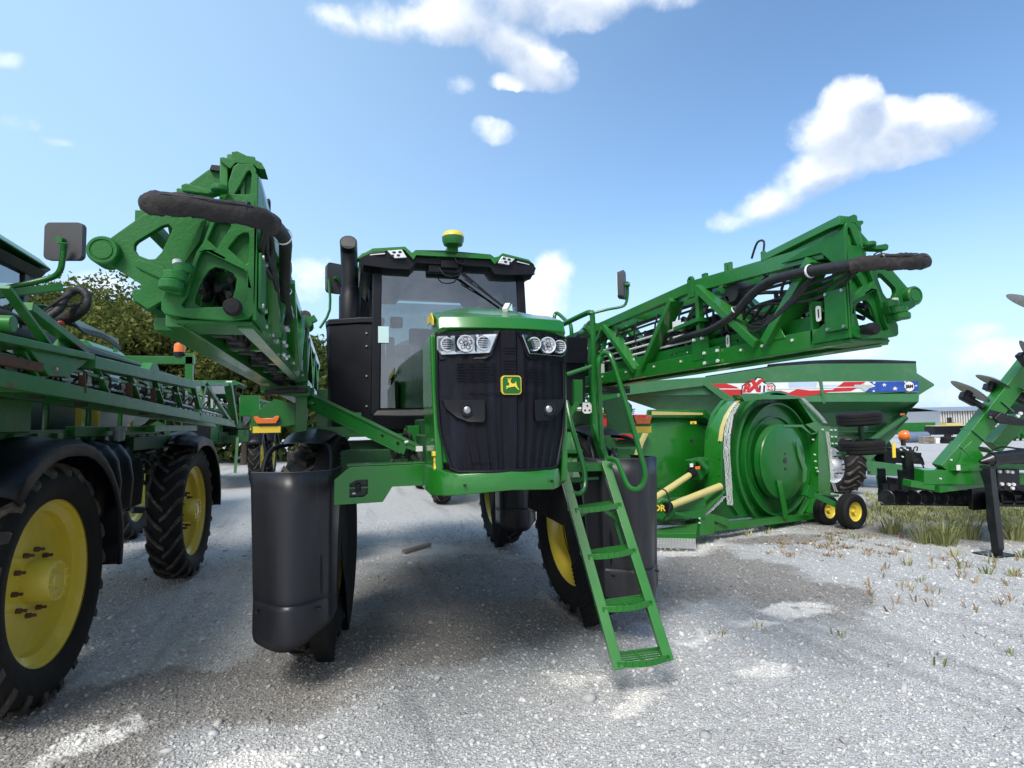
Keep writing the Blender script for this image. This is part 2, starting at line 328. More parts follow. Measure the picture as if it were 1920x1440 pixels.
# ------------------------------------------------------------------ wheels
def wheel(parent, c, R, w_, rim, out, nlug=20, steer=0.0, m_rim='yellow', lugs=True, small=False, lean=Vector((0, 0, 1)), tilt=None, near=False):
    """one wheel: rim (part) with tyre and hub (sub-parts); out = +1/-1 side of the outer face along the axle"""
    org = Vector(parent['org']); T = Matrix.Translation(Vector(c)) @ Matrix.Rotation(steer, 4, 'Z')
    if tilt is not None: T = Matrix.Translation(Vector(c)) @ tilt
    hw = w_/2
    r = MB(T)
    prof = [(rim+.03, hw*.80), (rim+.028, hw*.74), (rim, hw*.74), (rim-.012, hw*.5), (rim-.07, hw*.35), (rim-.075, hw*.05), (rim*.80, -hw*.0), (rim*.60, hw*.05), (rim*.42, hw*.10), (.001, hw*.10)]
    ax = (out, 0, 0)
    r.lathe(prof, (0, 0, 0), ax, 48)
    r.lathe([(rim+.03, -hw*.80), (rim-.01, -hw*.7), (rim-.07, -hw*.2), (rim-.075, .0)], (0, 0, 0), ax, 48)
    ro = obj('wheel', r, m_rim, parent)
    t = MB(T)
    sw = [(rim+.01, -hw*.78), (rim+.05, -hw*.90), ((rim+R)/2, -hw*1.02), (R-.10, -hw*.97), (R-.055, -hw*.82), (R-.032, -hw*.45), (R-.027, 0), (R-.032, hw*.45), (R-.055, hw*.82), (R-.10, hw*.97), ((rim+R)/2, hw*1.02), (rim+.05, hw*.90), (rim+.01, hw*.78)]
    if small: sw = [(rim, -hw*.8), (rim+.3*(R-rim), -hw), (R-.25*(R-rim), -hw), (R, -hw*.72), (R, -hw*.3), (R-.012, -hw*.27), (R-.012, -hw*.23), (R, -hw*.2), (R, hw*.2), (R-.012, hw*.23), (R-.012, hw*.27), (R, hw*.3), (R, hw*.72), (R-.25*(R-rim), hw), (rim+.3*(R-rim), hw), (rim, hw*.8)]
    t.lathe(sw, (0, 0, 0), (1, 0, 0), 56, ref=(0, 0, 1))
    to = obj('tyre', t, 'rubber', ro)
    if lugs:
        L = MB(T)
        for side in (-1, 1):
            for k in range(nlug):
                a0 = 2*math.pi*(k+(.5 if side > 0 else 0))/nlug; secs = []
                for f, da, rr in ((-.08, 0, R-.03), (.25, .06, R-.03), (.6, .17, R-.036), (.88, .27, R-.056), (1.0, .30, R-.10)):
                    x = side*hw*f; ang = a0+da; wdt = .032+.012*f
                    def P(rad, off, xx=x, ang=ang):
                        q = ang+off/R; return Vector((xx, math.sin(q)*rad, math.cos(q)*rad))
                    top = R-.0 if f < .95 else R-.075
                    if f > .8 and f < .95: top = R-.022
                    x2 = x*1.0 if f < .95 else x*1.03
                    secs.append([P(rr-.02, -wdt), P(rr-.02, wdt), P(top, wdt*.72, x2), P(top, -wdt*.72, x2)])
                L.loft(secs)
        obj('tread', L, 'tread', ro, bev=.004)
    h = MB(T)
    if small:
        h.cyl((0, 0, 0), (out*hw*.75, 0, 0), rim*.22, rim*.16, 14)
        for k in range(5):
            a = 2*math.pi*k/5; h.cyl((out*hw*.1, math.sin(a)*rim*.42, math.cos(a)*rim*.42), (out*hw*.25, math.sin(a)*rim*.42, math.cos(a)*rim*.42), .012, seg=6)
    else:
        h.lathe([(.155, hw*.08), (.152, hw*.95), (.145, hw*1.0), (.12, hw*1.0), (.118, hw*.95), (.06, hw*.95), (.055, hw*1.01), (.001, hw*1.01)], (0, 0, 0), ax, 28)
        for k in range(12):
            a = 2*math.pi*k/12; y, z = math.sin(a)*.128, math.cos(a)*.128; h.cyl((out*hw*.98, y, z), (out*hw*1.08, y, z), .011, seg=6)
    obj('hub', h, m_rim, ro)
    if not small:
        b = MB(T)
        for k in range(10):
            if near: b = MB(T)
            a = 2*math.pi*(k+.3)/10; y, z = math.sin(a)*.235, math.cos(a)*.235
            b.cyl((out*hw*.06, y, z), (out*hw*.42, y, z), .012, seg=8); b.cyl((out*hw*.10, y, z), (out*hw*.25, y, z), .021, seg=6)
            if near: obj('wheel_bolt', b, 'rust', ro)
        if not near: obj('wheel_bolts', b, 'rust', ro)
    return ro
# ------------------------------------------------------------------ ground
STAINS_AND_SHADE = [(1.7, 7.0, 1.75, 1.7, 0), (.8, 5.75, 1.9, .75, 12), (2.6, 6.6, 1.2, 1.3, 0), (-1.0, 5.0, 1.5, .55, 0), (-1.9, 4.5, .9, .7, 0), (5.0, 6.8, .72, 1.9, -6), (5.5, 5.5, .35, .6, 0), (6.9, 8.3, .9, .35, 0), (3.9, 6.6, .9, .8, 0)]  # brown soil patches that also paint in part of the machines' cast shadows
PALE = [(3.3, 4.1, .25, .2, 0), (2.0, 3.9, .3, .15, 20), (4.6, 5.2, .35, .16, 5), (-.6, 3.9, .4, .2, 0), (-1.55, 4.55, .10, .55, -28), (1.7, 4.55, .28, .13, 0), (3.9, 5.0, .30, .14, 10), (3.1, 4.75, .25, .1, 0), (5.0, 8.2, 1.0, .5, 0), (.6, 9.5, 1.6, .6, 0)]
GRASSY = [(11.0, 9.2, 2.6, 1.6, 0), (13, 7.5, 3, 1.5, 0), (9.8, 8.5, 1.5, .8, 0)]
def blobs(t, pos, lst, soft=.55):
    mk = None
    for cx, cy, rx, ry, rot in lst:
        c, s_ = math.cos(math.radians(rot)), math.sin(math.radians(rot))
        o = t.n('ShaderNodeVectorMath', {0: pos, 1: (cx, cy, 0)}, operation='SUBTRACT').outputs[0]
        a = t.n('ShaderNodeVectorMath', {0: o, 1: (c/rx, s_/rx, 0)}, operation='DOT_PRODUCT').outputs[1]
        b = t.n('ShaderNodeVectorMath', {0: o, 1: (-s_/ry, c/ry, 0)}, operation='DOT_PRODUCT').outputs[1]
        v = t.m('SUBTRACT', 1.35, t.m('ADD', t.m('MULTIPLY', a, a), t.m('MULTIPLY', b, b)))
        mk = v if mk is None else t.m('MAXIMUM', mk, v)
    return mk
def gravel_colour(t, fine):
    pos = t.n('ShaderNodeNewGeometry').outputs['Position']
    wb = t.n('ShaderNodeVectorMath', {0: t.noise(pos, 1.3, 5, .6, out=1), 1: (.5, .5, .5)}, operation='SUBTRACT').outputs[0]
    wb = t.n('ShaderNodeVectorMath', {0: wb, 3: 1.3}, operation='SCALE').outputs[0]
    p2 = t.n('ShaderNodeVectorMath', {0: pos, 1: wb}, operation='ADD').outputs[0]
    st = t.ss(t.m('ADD', blobs(t, p2, STAINS_AND_SHADE), t.m('MULTIPLY_ADD', t.noise(pos, 7, 5, .7), .9, -.45)), -.15, .75)
    pl = t.ss(t.m('ADD', blobs(t, p2, PALE), t.m('MULTIPLY_ADD', t.noise(pos, 14, 4, .7), 1.2, -.6)), .2, 1.2)
    gr = t.ss(blobs(t, p2, GRASSY), -.6, .8)
    big = t.noise(pos, .45, 6, .6)
    mid = t.noise(pos, 3.5, 5, .65)
    base = t.mix(big, (.50, .505, .50, 1), (.66, .66, .645, 1))
    base = t.mix(t.m('MULTIPLY', t.ss(mid, .45, .7), .5), base, (.64, .64, .63, 1))
    base = t.mix(fine, t.mix(.5, base, (.17, .17, .17, 1)), t.mix(.4, base, (.78, .78, .76, 1)))
    trk = t.noise(t.n('ShaderNodeMapping', {'Vector': pos, 'Rotation': (0, 0, .08), 'Scale': (2.2, .16, 1)}).outputs[0], 1.0, 5, .6)
    base = t.mix(t.m('MULTIPLY', t.ss(trk, .52, .68), .42), base, (.20, .205, .21, 1))
    lump = t.noise(pos, 9.0, 6, .75)
    base = t.mix(t.m('MULTIPLY', t.ss(lump, .46, .34), .32), base, (.16, .165, .17, 1))
    base = t.mix(t.m('MULTIPLY', t.ss(lump, .54, .68), .4), base, (.80, .80, .78, 1))
    soil_shade = t.mix(fine, (.075, .062, .050, 1), (.27, .235, .195, 1))
    base = t.mix(t.m('MULTIPLY', st, .62), base, soil_shade)
    base = t.mix(t.m('MULTIPLY', pl, .9), base, (.80, .78, .74, 1))
    base = t.mix(t.m('MULTIPLY', gr, .55), base, (.20, .17, .11, 1))
    return base, pos, st
m = bpy.data.materials.new('gravel_ground'); m.use_nodes = True; t = NT(m.node_tree); MT['gravel_ground'] = m
pos = t.n('ShaderNodeNewGeometry').outputs['Position']
v1 = t.n('ShaderNodeTexVoronoi', {'Vector': pos, 'Scale': 55.0, 'Randomness': 1.0}, feature='F1')
v2 = t.n('ShaderNodeTexVoronoi', {'Vector': pos, 'Scale': 120.0, 'Randomness': 1.0}, feature='F1')
sx = t.n('ShaderNodeSeparateXYZ', {0: v1.outputs['Color']}).outputs[0]; sy = t.n('ShaderNodeSeparateXYZ', {0: v2.outputs['Color']}).outputs[0]
fine = t.m('MULTIPLY_ADD', sx, .55, t.m('MULTIPLY', sy, .45))
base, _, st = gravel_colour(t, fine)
hgt = t.m('ADD', t.m('MULTIPLY', t.m('SUBTRACT', 1.0, v1.outputs['Distance']), .9), t.m('MULTIPLY_ADD', sy, .5, t.m('MULTIPLY', t.noise(pos, 9, 6, .7), 2.0)))
bp = t.n('ShaderNodeBump', {'Strength': .85, 'Distance': .016, 'Height': hgt}).outputs[0]
p = t.n('ShaderNodeBsdfPrincipled', {'Base Color': base, 'Roughness': .9, 'Normal': bp, 'Specular IOR Level': .25}); t.n('ShaderNodeOutputMaterial', {0: p.outputs[0]})
g = MB()
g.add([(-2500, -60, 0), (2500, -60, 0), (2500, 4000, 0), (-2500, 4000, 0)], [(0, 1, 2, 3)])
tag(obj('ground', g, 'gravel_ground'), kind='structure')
m = bpy.data.materials.new('stone'); m.use_nodes = True; t = NT(m.node_tree); MT['stone'] = m
rn = t.n('ShaderNodeNewGeometry').outputs['Random Per Island']
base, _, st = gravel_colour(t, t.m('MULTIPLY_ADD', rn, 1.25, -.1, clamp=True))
p = t.n('ShaderNodeBsdfPrincipled', {'Base Color': base, 'Roughness': .85, 'Specular IOR Level': .3}); t.n('ShaderNodeOutputMaterial', {0: p.outputs[0]})
def scatter_stones(n, seed):
    rs = np.random.RandomState(seed)
    bm = bmesh.new(); bmesh.ops.create_icosphere(bm, subdivisions=1, radius=1)
    V = np.array([v.co[:] for v in bm.verts]); Fc = np.array([[v.index for v in f.verts] for f in bm.faces]); bm.free()
    # sample in the wedge the photograph could see, denser near it
    dist = 3.0 + 9.5*rs.rand(n)**1.9; lat = (rs.rand(n)*2-1)*(dist*1.0+.4)
    fx, fy = FW.x, FW.y; l = math.hypot(fx, fy); fx /= l; fy /= l
    X = fx*dist + fy*lat; Y = fy*dist - fx*lat
    sz = .0046*np.exp(rs.randn(n)*.45)*(1+.06*dist); big = rs.rand(n) < .012; sz[big] *= 1.9
    nv = len(V); P = V[None]*(1+.28*rs.randn(n, nv, 1))
    P = P*np.stack([np.ones(n), .5+.5*rs.rand(n), .35+.3*rs.rand(n)], 1)[:, None]*sz[:, None, None]*1.3
    a = rs.rand(n)*6.28; ti = rs.randn(n)*.35
    c, s_ = np.cos(ti), np.sin(ti); z = P[..., 2]*c[:, None]+P[..., 0]*s_[:, None]; x = P[..., 0]*c[:, None]-P[..., 2]*s_[:, None]; y = P[..., 1]
    c, s_ = np.cos(a), np.sin(a); Q = np.stack([x*c[:, None]-y*s_[:, None]+X[:, None], x*s_[:, None]+y*c[:, None]+Y[:, None], z+sz[:, None]*.25], -1).reshape(-1, 3)
    F = (Fc[None]+(np.arange(n)*nv)[:, None, None]).reshape(-1)
    me = bpy.data.meshes.new('gravel_stones'); me.vertices.add(len(Q)); me.vertices.foreach_set('co', Q.astype(np.float32).ravel())
    me.loops.add(len(F)); me.loops.foreach_set('vertex_index', F.astype(np.int32)); nf = len(F)//3
    me.polygons.add(nf); me.polygons.foreach_set('loop_start', np.arange(0, len(F), 3, dtype=np.int32)); me.update(calc_edges=True)
    me.materials.append(MT['stone']); o = bpy.data.objects.new('gravel', me); COL.objects.link(o)
    tag(o, 'loose pale grey crushed stones lying over the gravel yard', 'gravel', kind='stuff'); return o
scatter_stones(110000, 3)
# ------------------------------------------------------------------ weeds and grass
def blades(b, c, n, h, spread, lean=.6):
    for _ in range(n):
        a = rnd()*6.283; r = spread*rnd()**.7; x, y = c[0]+math.cos(a)*r*.5, c[1]+math.sin(a)*r*.5; hh = h*(.45+.6*rnd()); wd = .004+.006*rnd()
        dx, dy = math.cos(a)*lean*hh*(.3+rnd()), math.sin(a)*lean*hh*(.3+rnd()); px_, py_ = -math.sin(a+rnd())*wd, math.cos(a)*wd
        z = c[2] if len(c) > 2 else 0
        b.add([(x-px_, y-py_, z), (x+px_, y+py_, z), (x+dx*.45+px_*.8, y+dy*.45+py_*.8, z+hh*.65), (x+dx*.45-px_*.8, y+dy*.45-py_*.8, z+hh*.65), (x+dx, y+dy, z+hh*(.95-.3*lean*rnd()))], [(0, 1, 2, 3), (3, 2, 4)])
gs = MB()
for _ in range(800):
    px_, py_ = 1625+rnd()*420, 925+55*rnd()**.8
    p_ = U(px_, py_, 2, 0.0); 
    if p_.y > 25: continue
    blades(gs, (p_.x+random.gauss(0, .25), p_.y+random.gauss(0, .2)), 9, .17, .22, .7)
for px_, py_ in [(1630, 985), (1680, 995), (1720, 985), (1655, 1000), (1770, 1020), (1800, 1065), (1850, 1075), (1790, 1045), (1855, 1055), (1900, 1000), (1915, 1045), (1725, 1090), (1690, 1100), (1700, 1060), (1560, 1015), (1600, 1010), (1400, 1005), (1440, 1000), (1345, 1190), (1575, 1190), (1420, 1180), (1755, 1245), (1890, 1230), (1810, 1000), (1785, 980), (1900, 1080)]:
    p_ = U(px_, py_, 2, 0.0); blades(gs, (p_.x, p_.y), 7 if py_ > 1080 else 14, .09 if py_ > 1080 else .15, .16, .7)
tag(obj('weedy_grass', gs, 'weed', fix=False), 'patchy green and straw coloured weeds growing through the gravel by the tillage implement', 'grass', kind='stuff')
CL = [(1755, 1000, .42, 'tall spiky weed clump beside the black parking leg, nearest the leg'), (1740, 985, .36, 'bushy weed clump just right of the small yellow castor wheel'), (1680, 1005, .34, 'low splayed weed clump between the castor wheel and the parking leg')]
WC = [((1772, 1022), .50, 60, 'broad spiky green weed clump left of the black parking leg'), ((1815, 1010), .46, 55, 'tall dense weed clump growing right behind the black parking leg'), ((1672, 1000), .36, 40, 'small splayed weed clump nearest the yellow castor wheel of the mower'), ((1735, 1018), .44, 50, 'fan shaped weed clump halfway between castor wheel and parking leg'), ((1905, 1012), .48, 60, 'weed clump at the right edge beyond the black parking leg')]
for (px_, py_), h_, n_, lb in WC:
    b = MB(); p_ = U(px_, py_, 2, 0.0); blades(b, (p_.x, p_.y), n_*2, h_, .34, .75)
    o = obj('weed_clump', b, 'weed', fix=False); tag(o, lb, 'weed', 'weed clumps in the gravel')
dg_ = MB()
for _ in range(70):
    p_ = U(1440+rnd()*260, 1000+rnd()*45, 2, 0.0); blades(dg_, (p_.x, p_.y), 10, .06, .16, 1.2)
for _ in range(40):
    p_ = U(1600+rnd()*320, 1040+rnd()*110, 2, 0.0); blades(dg_, (p_.x, p_.y), 4, .12, .12, .8)
tag(obj('dry_weeds', dg_, 'dry_weed', fix=False), 'low dry reddish brown weeds on pale gravel in front of the mower', 'dry weeds', kind='stuff')
b = MB(); a_, c_ = U(757, 1034, 2, .04), U(805, 1020, 2, .04)
b.beam(a_, c_, .09, .045)
tag(obj('timber_offcut', b, 'wood', bev=.004), 'short grey weathered timber offcut lying under the sprayer', 'wood block')
# ------------------------------------------------------------------ trees
def tree(name, label, base, H, cr, n, leaf='leaf', group=None, lsize=.16, cz=.62, pine=False, clumps=26):
    t0 = thing(name, label, 'tree', base, group); B = Vector(base); tr = MB()
    tr.tube([B, B+Vector((.1*rnd(), .1, H*.3)), B+Vector((.3*(rnd()-.5), 0, H*.6)), B+Vector((.3*(rnd()-.5), 0, H*.93))], [.035*H*.6, .02*H*.7, .012*H*.6, .02], 8)
    cs = []
    for k in range(clumps):
        a = rnd()*6.283
        if pine: zz = H*(.38+.6*rnd()); rr = cr*(1.15-zz/H)*(.5+.9*rnd()); s_ = cr*.30*(.5+rnd())
        else:
            ph = math.acos(1-1.75*rnd()); rr = cr*math.sin(ph)*(.45+.6*rnd()); zz = H*cz+math.cos(ph)*H*(1-cz)*.92*(.6+.4*rnd()); s_ = cr*(.22+.22*rnd())
        c = B+Vector((math.cos(a)*rr, math.sin(a)*rr, zz)); cs.append((c, s_))
        q = B+Vector((0, 0, max(.2*H, zz-.25*H))); tr.tube([q, (q+c)/2+Vector((0, 0, -.05*H)), c], [.011*H, .006*H, .01], 5)
    obj('trunk', tr, 'bark', t0, fix=False)
    rs = np.random.RandomState(int(rnd()*1e6)); per = n//clumps; V = []
    for c, s_ in cs:
        d = rs.randn(per, 3); d /= np.linalg.norm(d, axis=1)[:, None]; r_ = s_*rs.rand(per, 1)**.45
        P = np.array(c)[None]+d*r_*np.array([1, 1, .55 if pine else .75])*1.25
        u = rs.randn(per, 3); u /= np.linalg.norm(u, axis=1)[:, None]; v = np.cross(u, rs.randn(per, 3)); v /= np.linalg.norm(v, axis=1)[:, None]
        sz = lsize*(.5+rs.rand(per, 1)); V.append(np.stack([P-u*sz, P+v*sz*.6, P+u*sz, P-v*sz*.6], 1).reshape(-1, 3))
    V = np.concatenate(V)-np.array(B); nq = len(V)//4
    me = bpy.data.meshes.new('crown'); me.vertices.add(len(V)); me.vertices.foreach_set('co', V.astype(np.float32).ravel()); me.loops.add(len(V)); me.loops.foreach_set('vertex_index', np.arange(len(V), dtype=np.int32))
    me.polygons.add(nq); me.polygons.foreach_set('loop_start', np.arange(0, len(V), 4, dtype=np.int32)); me.update(calc_edges=True); me.materials.append(MT[leaf])
    o = bpy.data.objects.new('crown', me); COL.objects.link(o); o.parent = t0
    return t0
FT = [(75, 535, 36, 'leaf_dark', 'dark oak rising behind the large square mirror at the picture edge'), (185, 524, 38, 'leaf', 'tall round yellow-green oak seen left of the raised boom tip'), (240, 560, 33, 'leaf', 'light green oak with a low crown right behind the hinge plates'),
      (300, 565, 38, 'leaf_dark', 'dark oak behind the orange rotating beacon'), (355, 575, 34, 'leaf', 'yellowish oak under the raised boom, right of the beacon'), (410, 600, 37, 'leaf_dark', 'dark oak above the distant sprayer cab roof'),
      (460, 590, 33, 'leaf', 'thin yellow-green oak right of the distant cab roof'), (520, 610, 38, 'leaf_dark', 'dark oak mostly hidden by the folded boom'), (20, 560, 40, 'leaf', 'oak behind the cab roof at the left edge'), (575, 640, 42, 'leaf_dark', 'small oak seen in the gap beside the black cabinet'), (135, 560, 42, 'leaf_dark', 'oak peeping between mirror and hose loop')]
for px_, py_, dd, lf, lb in FT:
    top = W(px_, py_, dd); tree('oak_tree', lb, (top.x, top.y, 0), top.z, top.z*.40, 15000, lf, 'oak trees behind the row of sprayers', .13)
us = MB()
for k in range(5200):
    px_ = -40+690*rnd(); dd = 34+5*rnd(); q = W(px_, 700, dd); z = 5.2*rnd()**.8
    c = Vector((q.x, q.y, z)); s_ = .35; u = Vector((random.gauss(0, 1), random.gauss(0, 1), random.gauss(0, 1))).normalized(); v = u.orthogonal().normalized()
    us.add([c-u*s_, c+v*s_*.6, c+u*s_, c-v*s_*.6], [(0, 1, 2, 3)])
tag(obj('undergrowth', us, 'leaf_dark', fix=False), 'dense dark undergrowth at the foot of the oaks', 'undergrowth', kind='stuff')
for px_, py_, dd, cl_, lf, lb, pn, rr in [(1712, 790, 75, 20, 'pine_leaf', 'rounded dark tree behind the tapering end of the grain cart', False, .60), (1728, 785, 82, 18, 'pine_leaf', 'bushy tree just left of the two thin pines', False, .5), (1733, 782, 78, 18, 'pine_leaf', 'thin pine between the bushy tree and the metal shed, the left of two', True, .42), (1757, 783, 78, 18, 'pine_leaf', 'thin pine touching the left end of the metal shed', True, .42), (1697, 800, 80, 16, 'pine_leaf', 'low dark tree beside the grain cart spout', False, .7)]:
    top = W(px_, py_, dd); tree('pine_tree' if pn else 'yard_tree', lb, (top.x, top.y, 0), top.z, top.z*rr, 4500, lf, 'distant trees by the metal shed', .16, pine=pn, clumps=cl_)
# ------------------------------------------------------------------ metal shed and far yard
def cart_frame(px0, dist, ang=0.0):
    """local frame: origin on the ground under a sight line, x to the right, y away, z up"""
    q = W(px0, 790, dist); q.z = 0
    e = Matrix.Rotation(math.atan2(RT.y, RT.x)+ang, 4, 'Z')
    return Matrix.Translation(q) @ e
T = cart_frame(1764, 66, -.22); sh = thing('metal_shed', 'long pale grey corrugated metal shed with low roof at far right', 'shed', T.translation)
b = MB(T); n_ = 130
for k in range(n_): b.b2((k*.25, -.04 if k % 2 else 0, 0), (k*.25+.13, .2, 2.5))
b.b2((0, .2, 0), (n_*.25, 12, 2.5)); obj('wall', b, 'shed_wall', sh, fix=False)
b = MB(T); b.add([(-.3, -.3, 2.5), (n_*.25, -.3, 2.5), (n_*.25, 6, 3.0), (-.3, 6, 3.0), (-.3, 12.3, 2.5), (n_*.25, 12.3, 2.5)], [(0, 1, 2, 3), (3, 2, 5, 4)]); b.b2((-.3, -.35, 2.45), (n_*.25, -.25, 2.56)); obj('roof', b, 'steel', sh, fix=False)
# ------------------------------------------------------------------ the main sprayer
XC = 1.04
sp = thing('self_propelled_sprayer', 'big green sprayer in the centre with lowered ladder and black nose grille', 'sprayer', (XC, 6, 0))
def chassis(root, xc, y0, steer=0.0, guards=True):
    pass
# --- hood
def hood_section(y, hw_, zt, zb, zs, crown=.03):
    return [(XC-hw_, y, zb), (XC-hw_-.005, y, zs), (XC-hw_+.02, y, zt-.06), (XC-hw_+.12, y, zt), (XC-.12, y, zt+crown), (XC+.12, y, zt+crown), (XC+hw_-.12, y, zt), (XC+hw_-.02, y, zt-.06), (XC+hw_+.005, y, zs), (XC+hw_, y, zb)]
b = MB(); b.loft([hood_section(3.80, .435, 2.70, 1.75, 2.3), hood_section(4.0, .44, 2.78, 1.75, 2.3), hood_section(4.4, .40, 2.87, 1.8, 2.3), hood_section(5.0, .30, 2.90, 1.85, 2.3), hood_section(5.75, .22, 2.86, 1.9, 2.3)])
hood = obj('hood', b, 'green_bright', sp, bev=.012, seg=2)
b = MB()   # brow over the lamps
for secs in ([[(XC+sx*a, y, z) for (y, z) in ((3.86, 2.60), (3.70-.0*a, 2.595), (3.665, 2.625), (3.70, 2.705), (3.80, 2.735), (3.95, 2.78))] for sx, a in ((-1, .44), (-1, .415), (-1, .15), (1, .15), (1, .415), (1, .44))],):
    secs = [[(x, y+(abs(x-XC)/.44)**2*.07, z-(.012 if abs(abs(x-XC)-.44) < .01 else 0)) for x, y, z in s] for s in secs]
    b.loft(secs)
obj('hood_brow', b, 'green_bright', hood, bev=.006)
b = MB(); b.prism([(3.84, 2.66), (3.95, 2.70), (4.35, 2.74), (4.35, 2.80), (3.92, 2.755), (3.84, 2.70)], lambda u, v, t: (XC-.452-t+(max(0, u-4.0))*.1, u, v), 0, .008); obj('hood_stripe', b, 'yellow_sticker', hood)
# side panels of the nose (green, sweep down to the chin)
for sx in (-1, 1):
    b = MB()
    outer = [(3.86, 2.60), (3.82, 2.3), (3.80, 1.95), (3.78, 1.72), (3.80, 1.60), (3.95, 1.545), (4.25, 1.55), (4.5, 1.75), (4.55, 2.2), (4.5, 2.62)]
    b.prism(outer, lambda u, v, t: (XC+sx*(.475-.035*max(0, (2.3-v))-.06*max(0, u-3.9)-t), u, v), 0, .05)
    o = obj('side_panel', b, 'green_bright', sp, bev=.014, seg=2)
    if sx < 0:
        b = MB(); b.prism([(0, 0), (.045, 0), (.045, .03), (0, .03)], lambda u, v, t: (XC-.445-t, 3.80+u, 1.80+v), 0, .03); obj('warning_sticker', b, 'yellow_sticker', o)
        for k in range(6):
            b = text_mb('410R'[k % 4] if k < 4 else '', .05, lambda u, v, t, k=k: (XC-.4455-t, 3.82-u*.0+v*0+(-u), 1.775-k*.03+v), .02) if k < 4 else None
            if b and b.v: obj('model_number', b, 'yellow_sticker', o, fix=False)
# chin bumper
b = MB(); secs = []
for x, y, zt, zb in ((-.49, 4.2, 1.72, 1.56), (-.485, 3.84, 1.73, 1.545), (-.40, 3.70, 1.70, 1.55), (-.33, 3.655, 1.69, 1.555), (0, 3.61, 1.70, 1.575), (.30, 3.655, 1.69, 1.56), (.36, 3.71, 1.695, 1.57), (.40, 3.86, 1.72, 1.60), (.41, 4.2, 1.74, 1.62)):
    secs.append([(XC+x, y, zb+.0), (XC+x, y-.012, (zb*.45+zt*.55)), (XC+x, y+.01, zt), (XC+x*.9, y+.10, zt), (XC+x*.9, y+.12, zb+.02)])
b.loft(secs); obj('chin_bumper', b, 'green_bright', sp, bev=.008)
# grille: bowed, with vertical ribs
def gy(x, z): return 3.625+.16*(abs(x)/.44)**2.2+.03*max(0, (2.1-z))
def ghw(z): return .405+.03*min(1, max(0, (z-1.7)/.5)) - .055*max(0, (1.95-z)/.25)
b = MB(); nx, nz_ = 72, 30; vs = []
for j in range(nz_+1):
    z = 1.705+(2.60-1.705)*j/nz_
    for i in range(nx+1):
        u = -1+2*i/nx; x = u*ghw(z)
        rib = .007*(1 if abs((abs(u)*6.5) % 1-.5) < .22 else 0)*(1 if abs(u) < .93 else 0)
        if abs(u) < .13: rib = .016
        vs.append((XC-.005+x, gy(x, z)-rib, z))
b.add(vs, [(j*(nx+1)+i, j*(nx+1)+i+1, (j+1)*(nx+1)+i+1, (j+1)*(nx+1)+i) for j in range(nz_) for i in range(nx)])
gr = obj('grille', b, 'grille', sp, fix=False)
b = MB()    # louvre slots in two bands and a rim
for u0, u1, z0, n in ((-.78, -.22, 2.28, 7), (-.1, .1, 2.33, 5), (-.09, .09, 2.45, 3), (.22, .62, 2.28, 6), (-.6, -.25, 1.76, 1), (.3, .6, 1.78, 1), (-.6, -.1, 2.20, 1), (.15, .7, 2.20, 1)):
    for k in range(n):
        z = z0+k*.018; xa, xb = u0*.43, u1*.43
        b.tube([(XC+xa+(xb-xa)*q, gy(xa+(xb-xa)*q, z)-.018-(.0 if abs(xa+(xb-xa)*q) > .07 else .0), z) for q in (0, .33, .66, 1)], .0028, 5, 0)
obj('grille_louvres', b, 'grille', gr, fix=False)
b = MB(); rim_ = []
for z in np.linspace(2.60, 1.72, 14): rim_.append((XC-.005-ghw(z)-.004, gy(ghw(z), z)-.004, z))
for u in np.linspace(-.9, .9, 14): rim_.append((XC-.005+u*ghw(1.7), gy(u*ghw(1.7), 1.7)-.008, 1.70))
for z in np.linspace(1.72, 2.60, 14): rim_.append((XC-.005+ghw(z)+.004, gy(ghw(z), z)-.004, z))
b.tube(rim_, .011, 8, 0); obj('grille_rim', b, 'black_plastic', gr, fix=False)
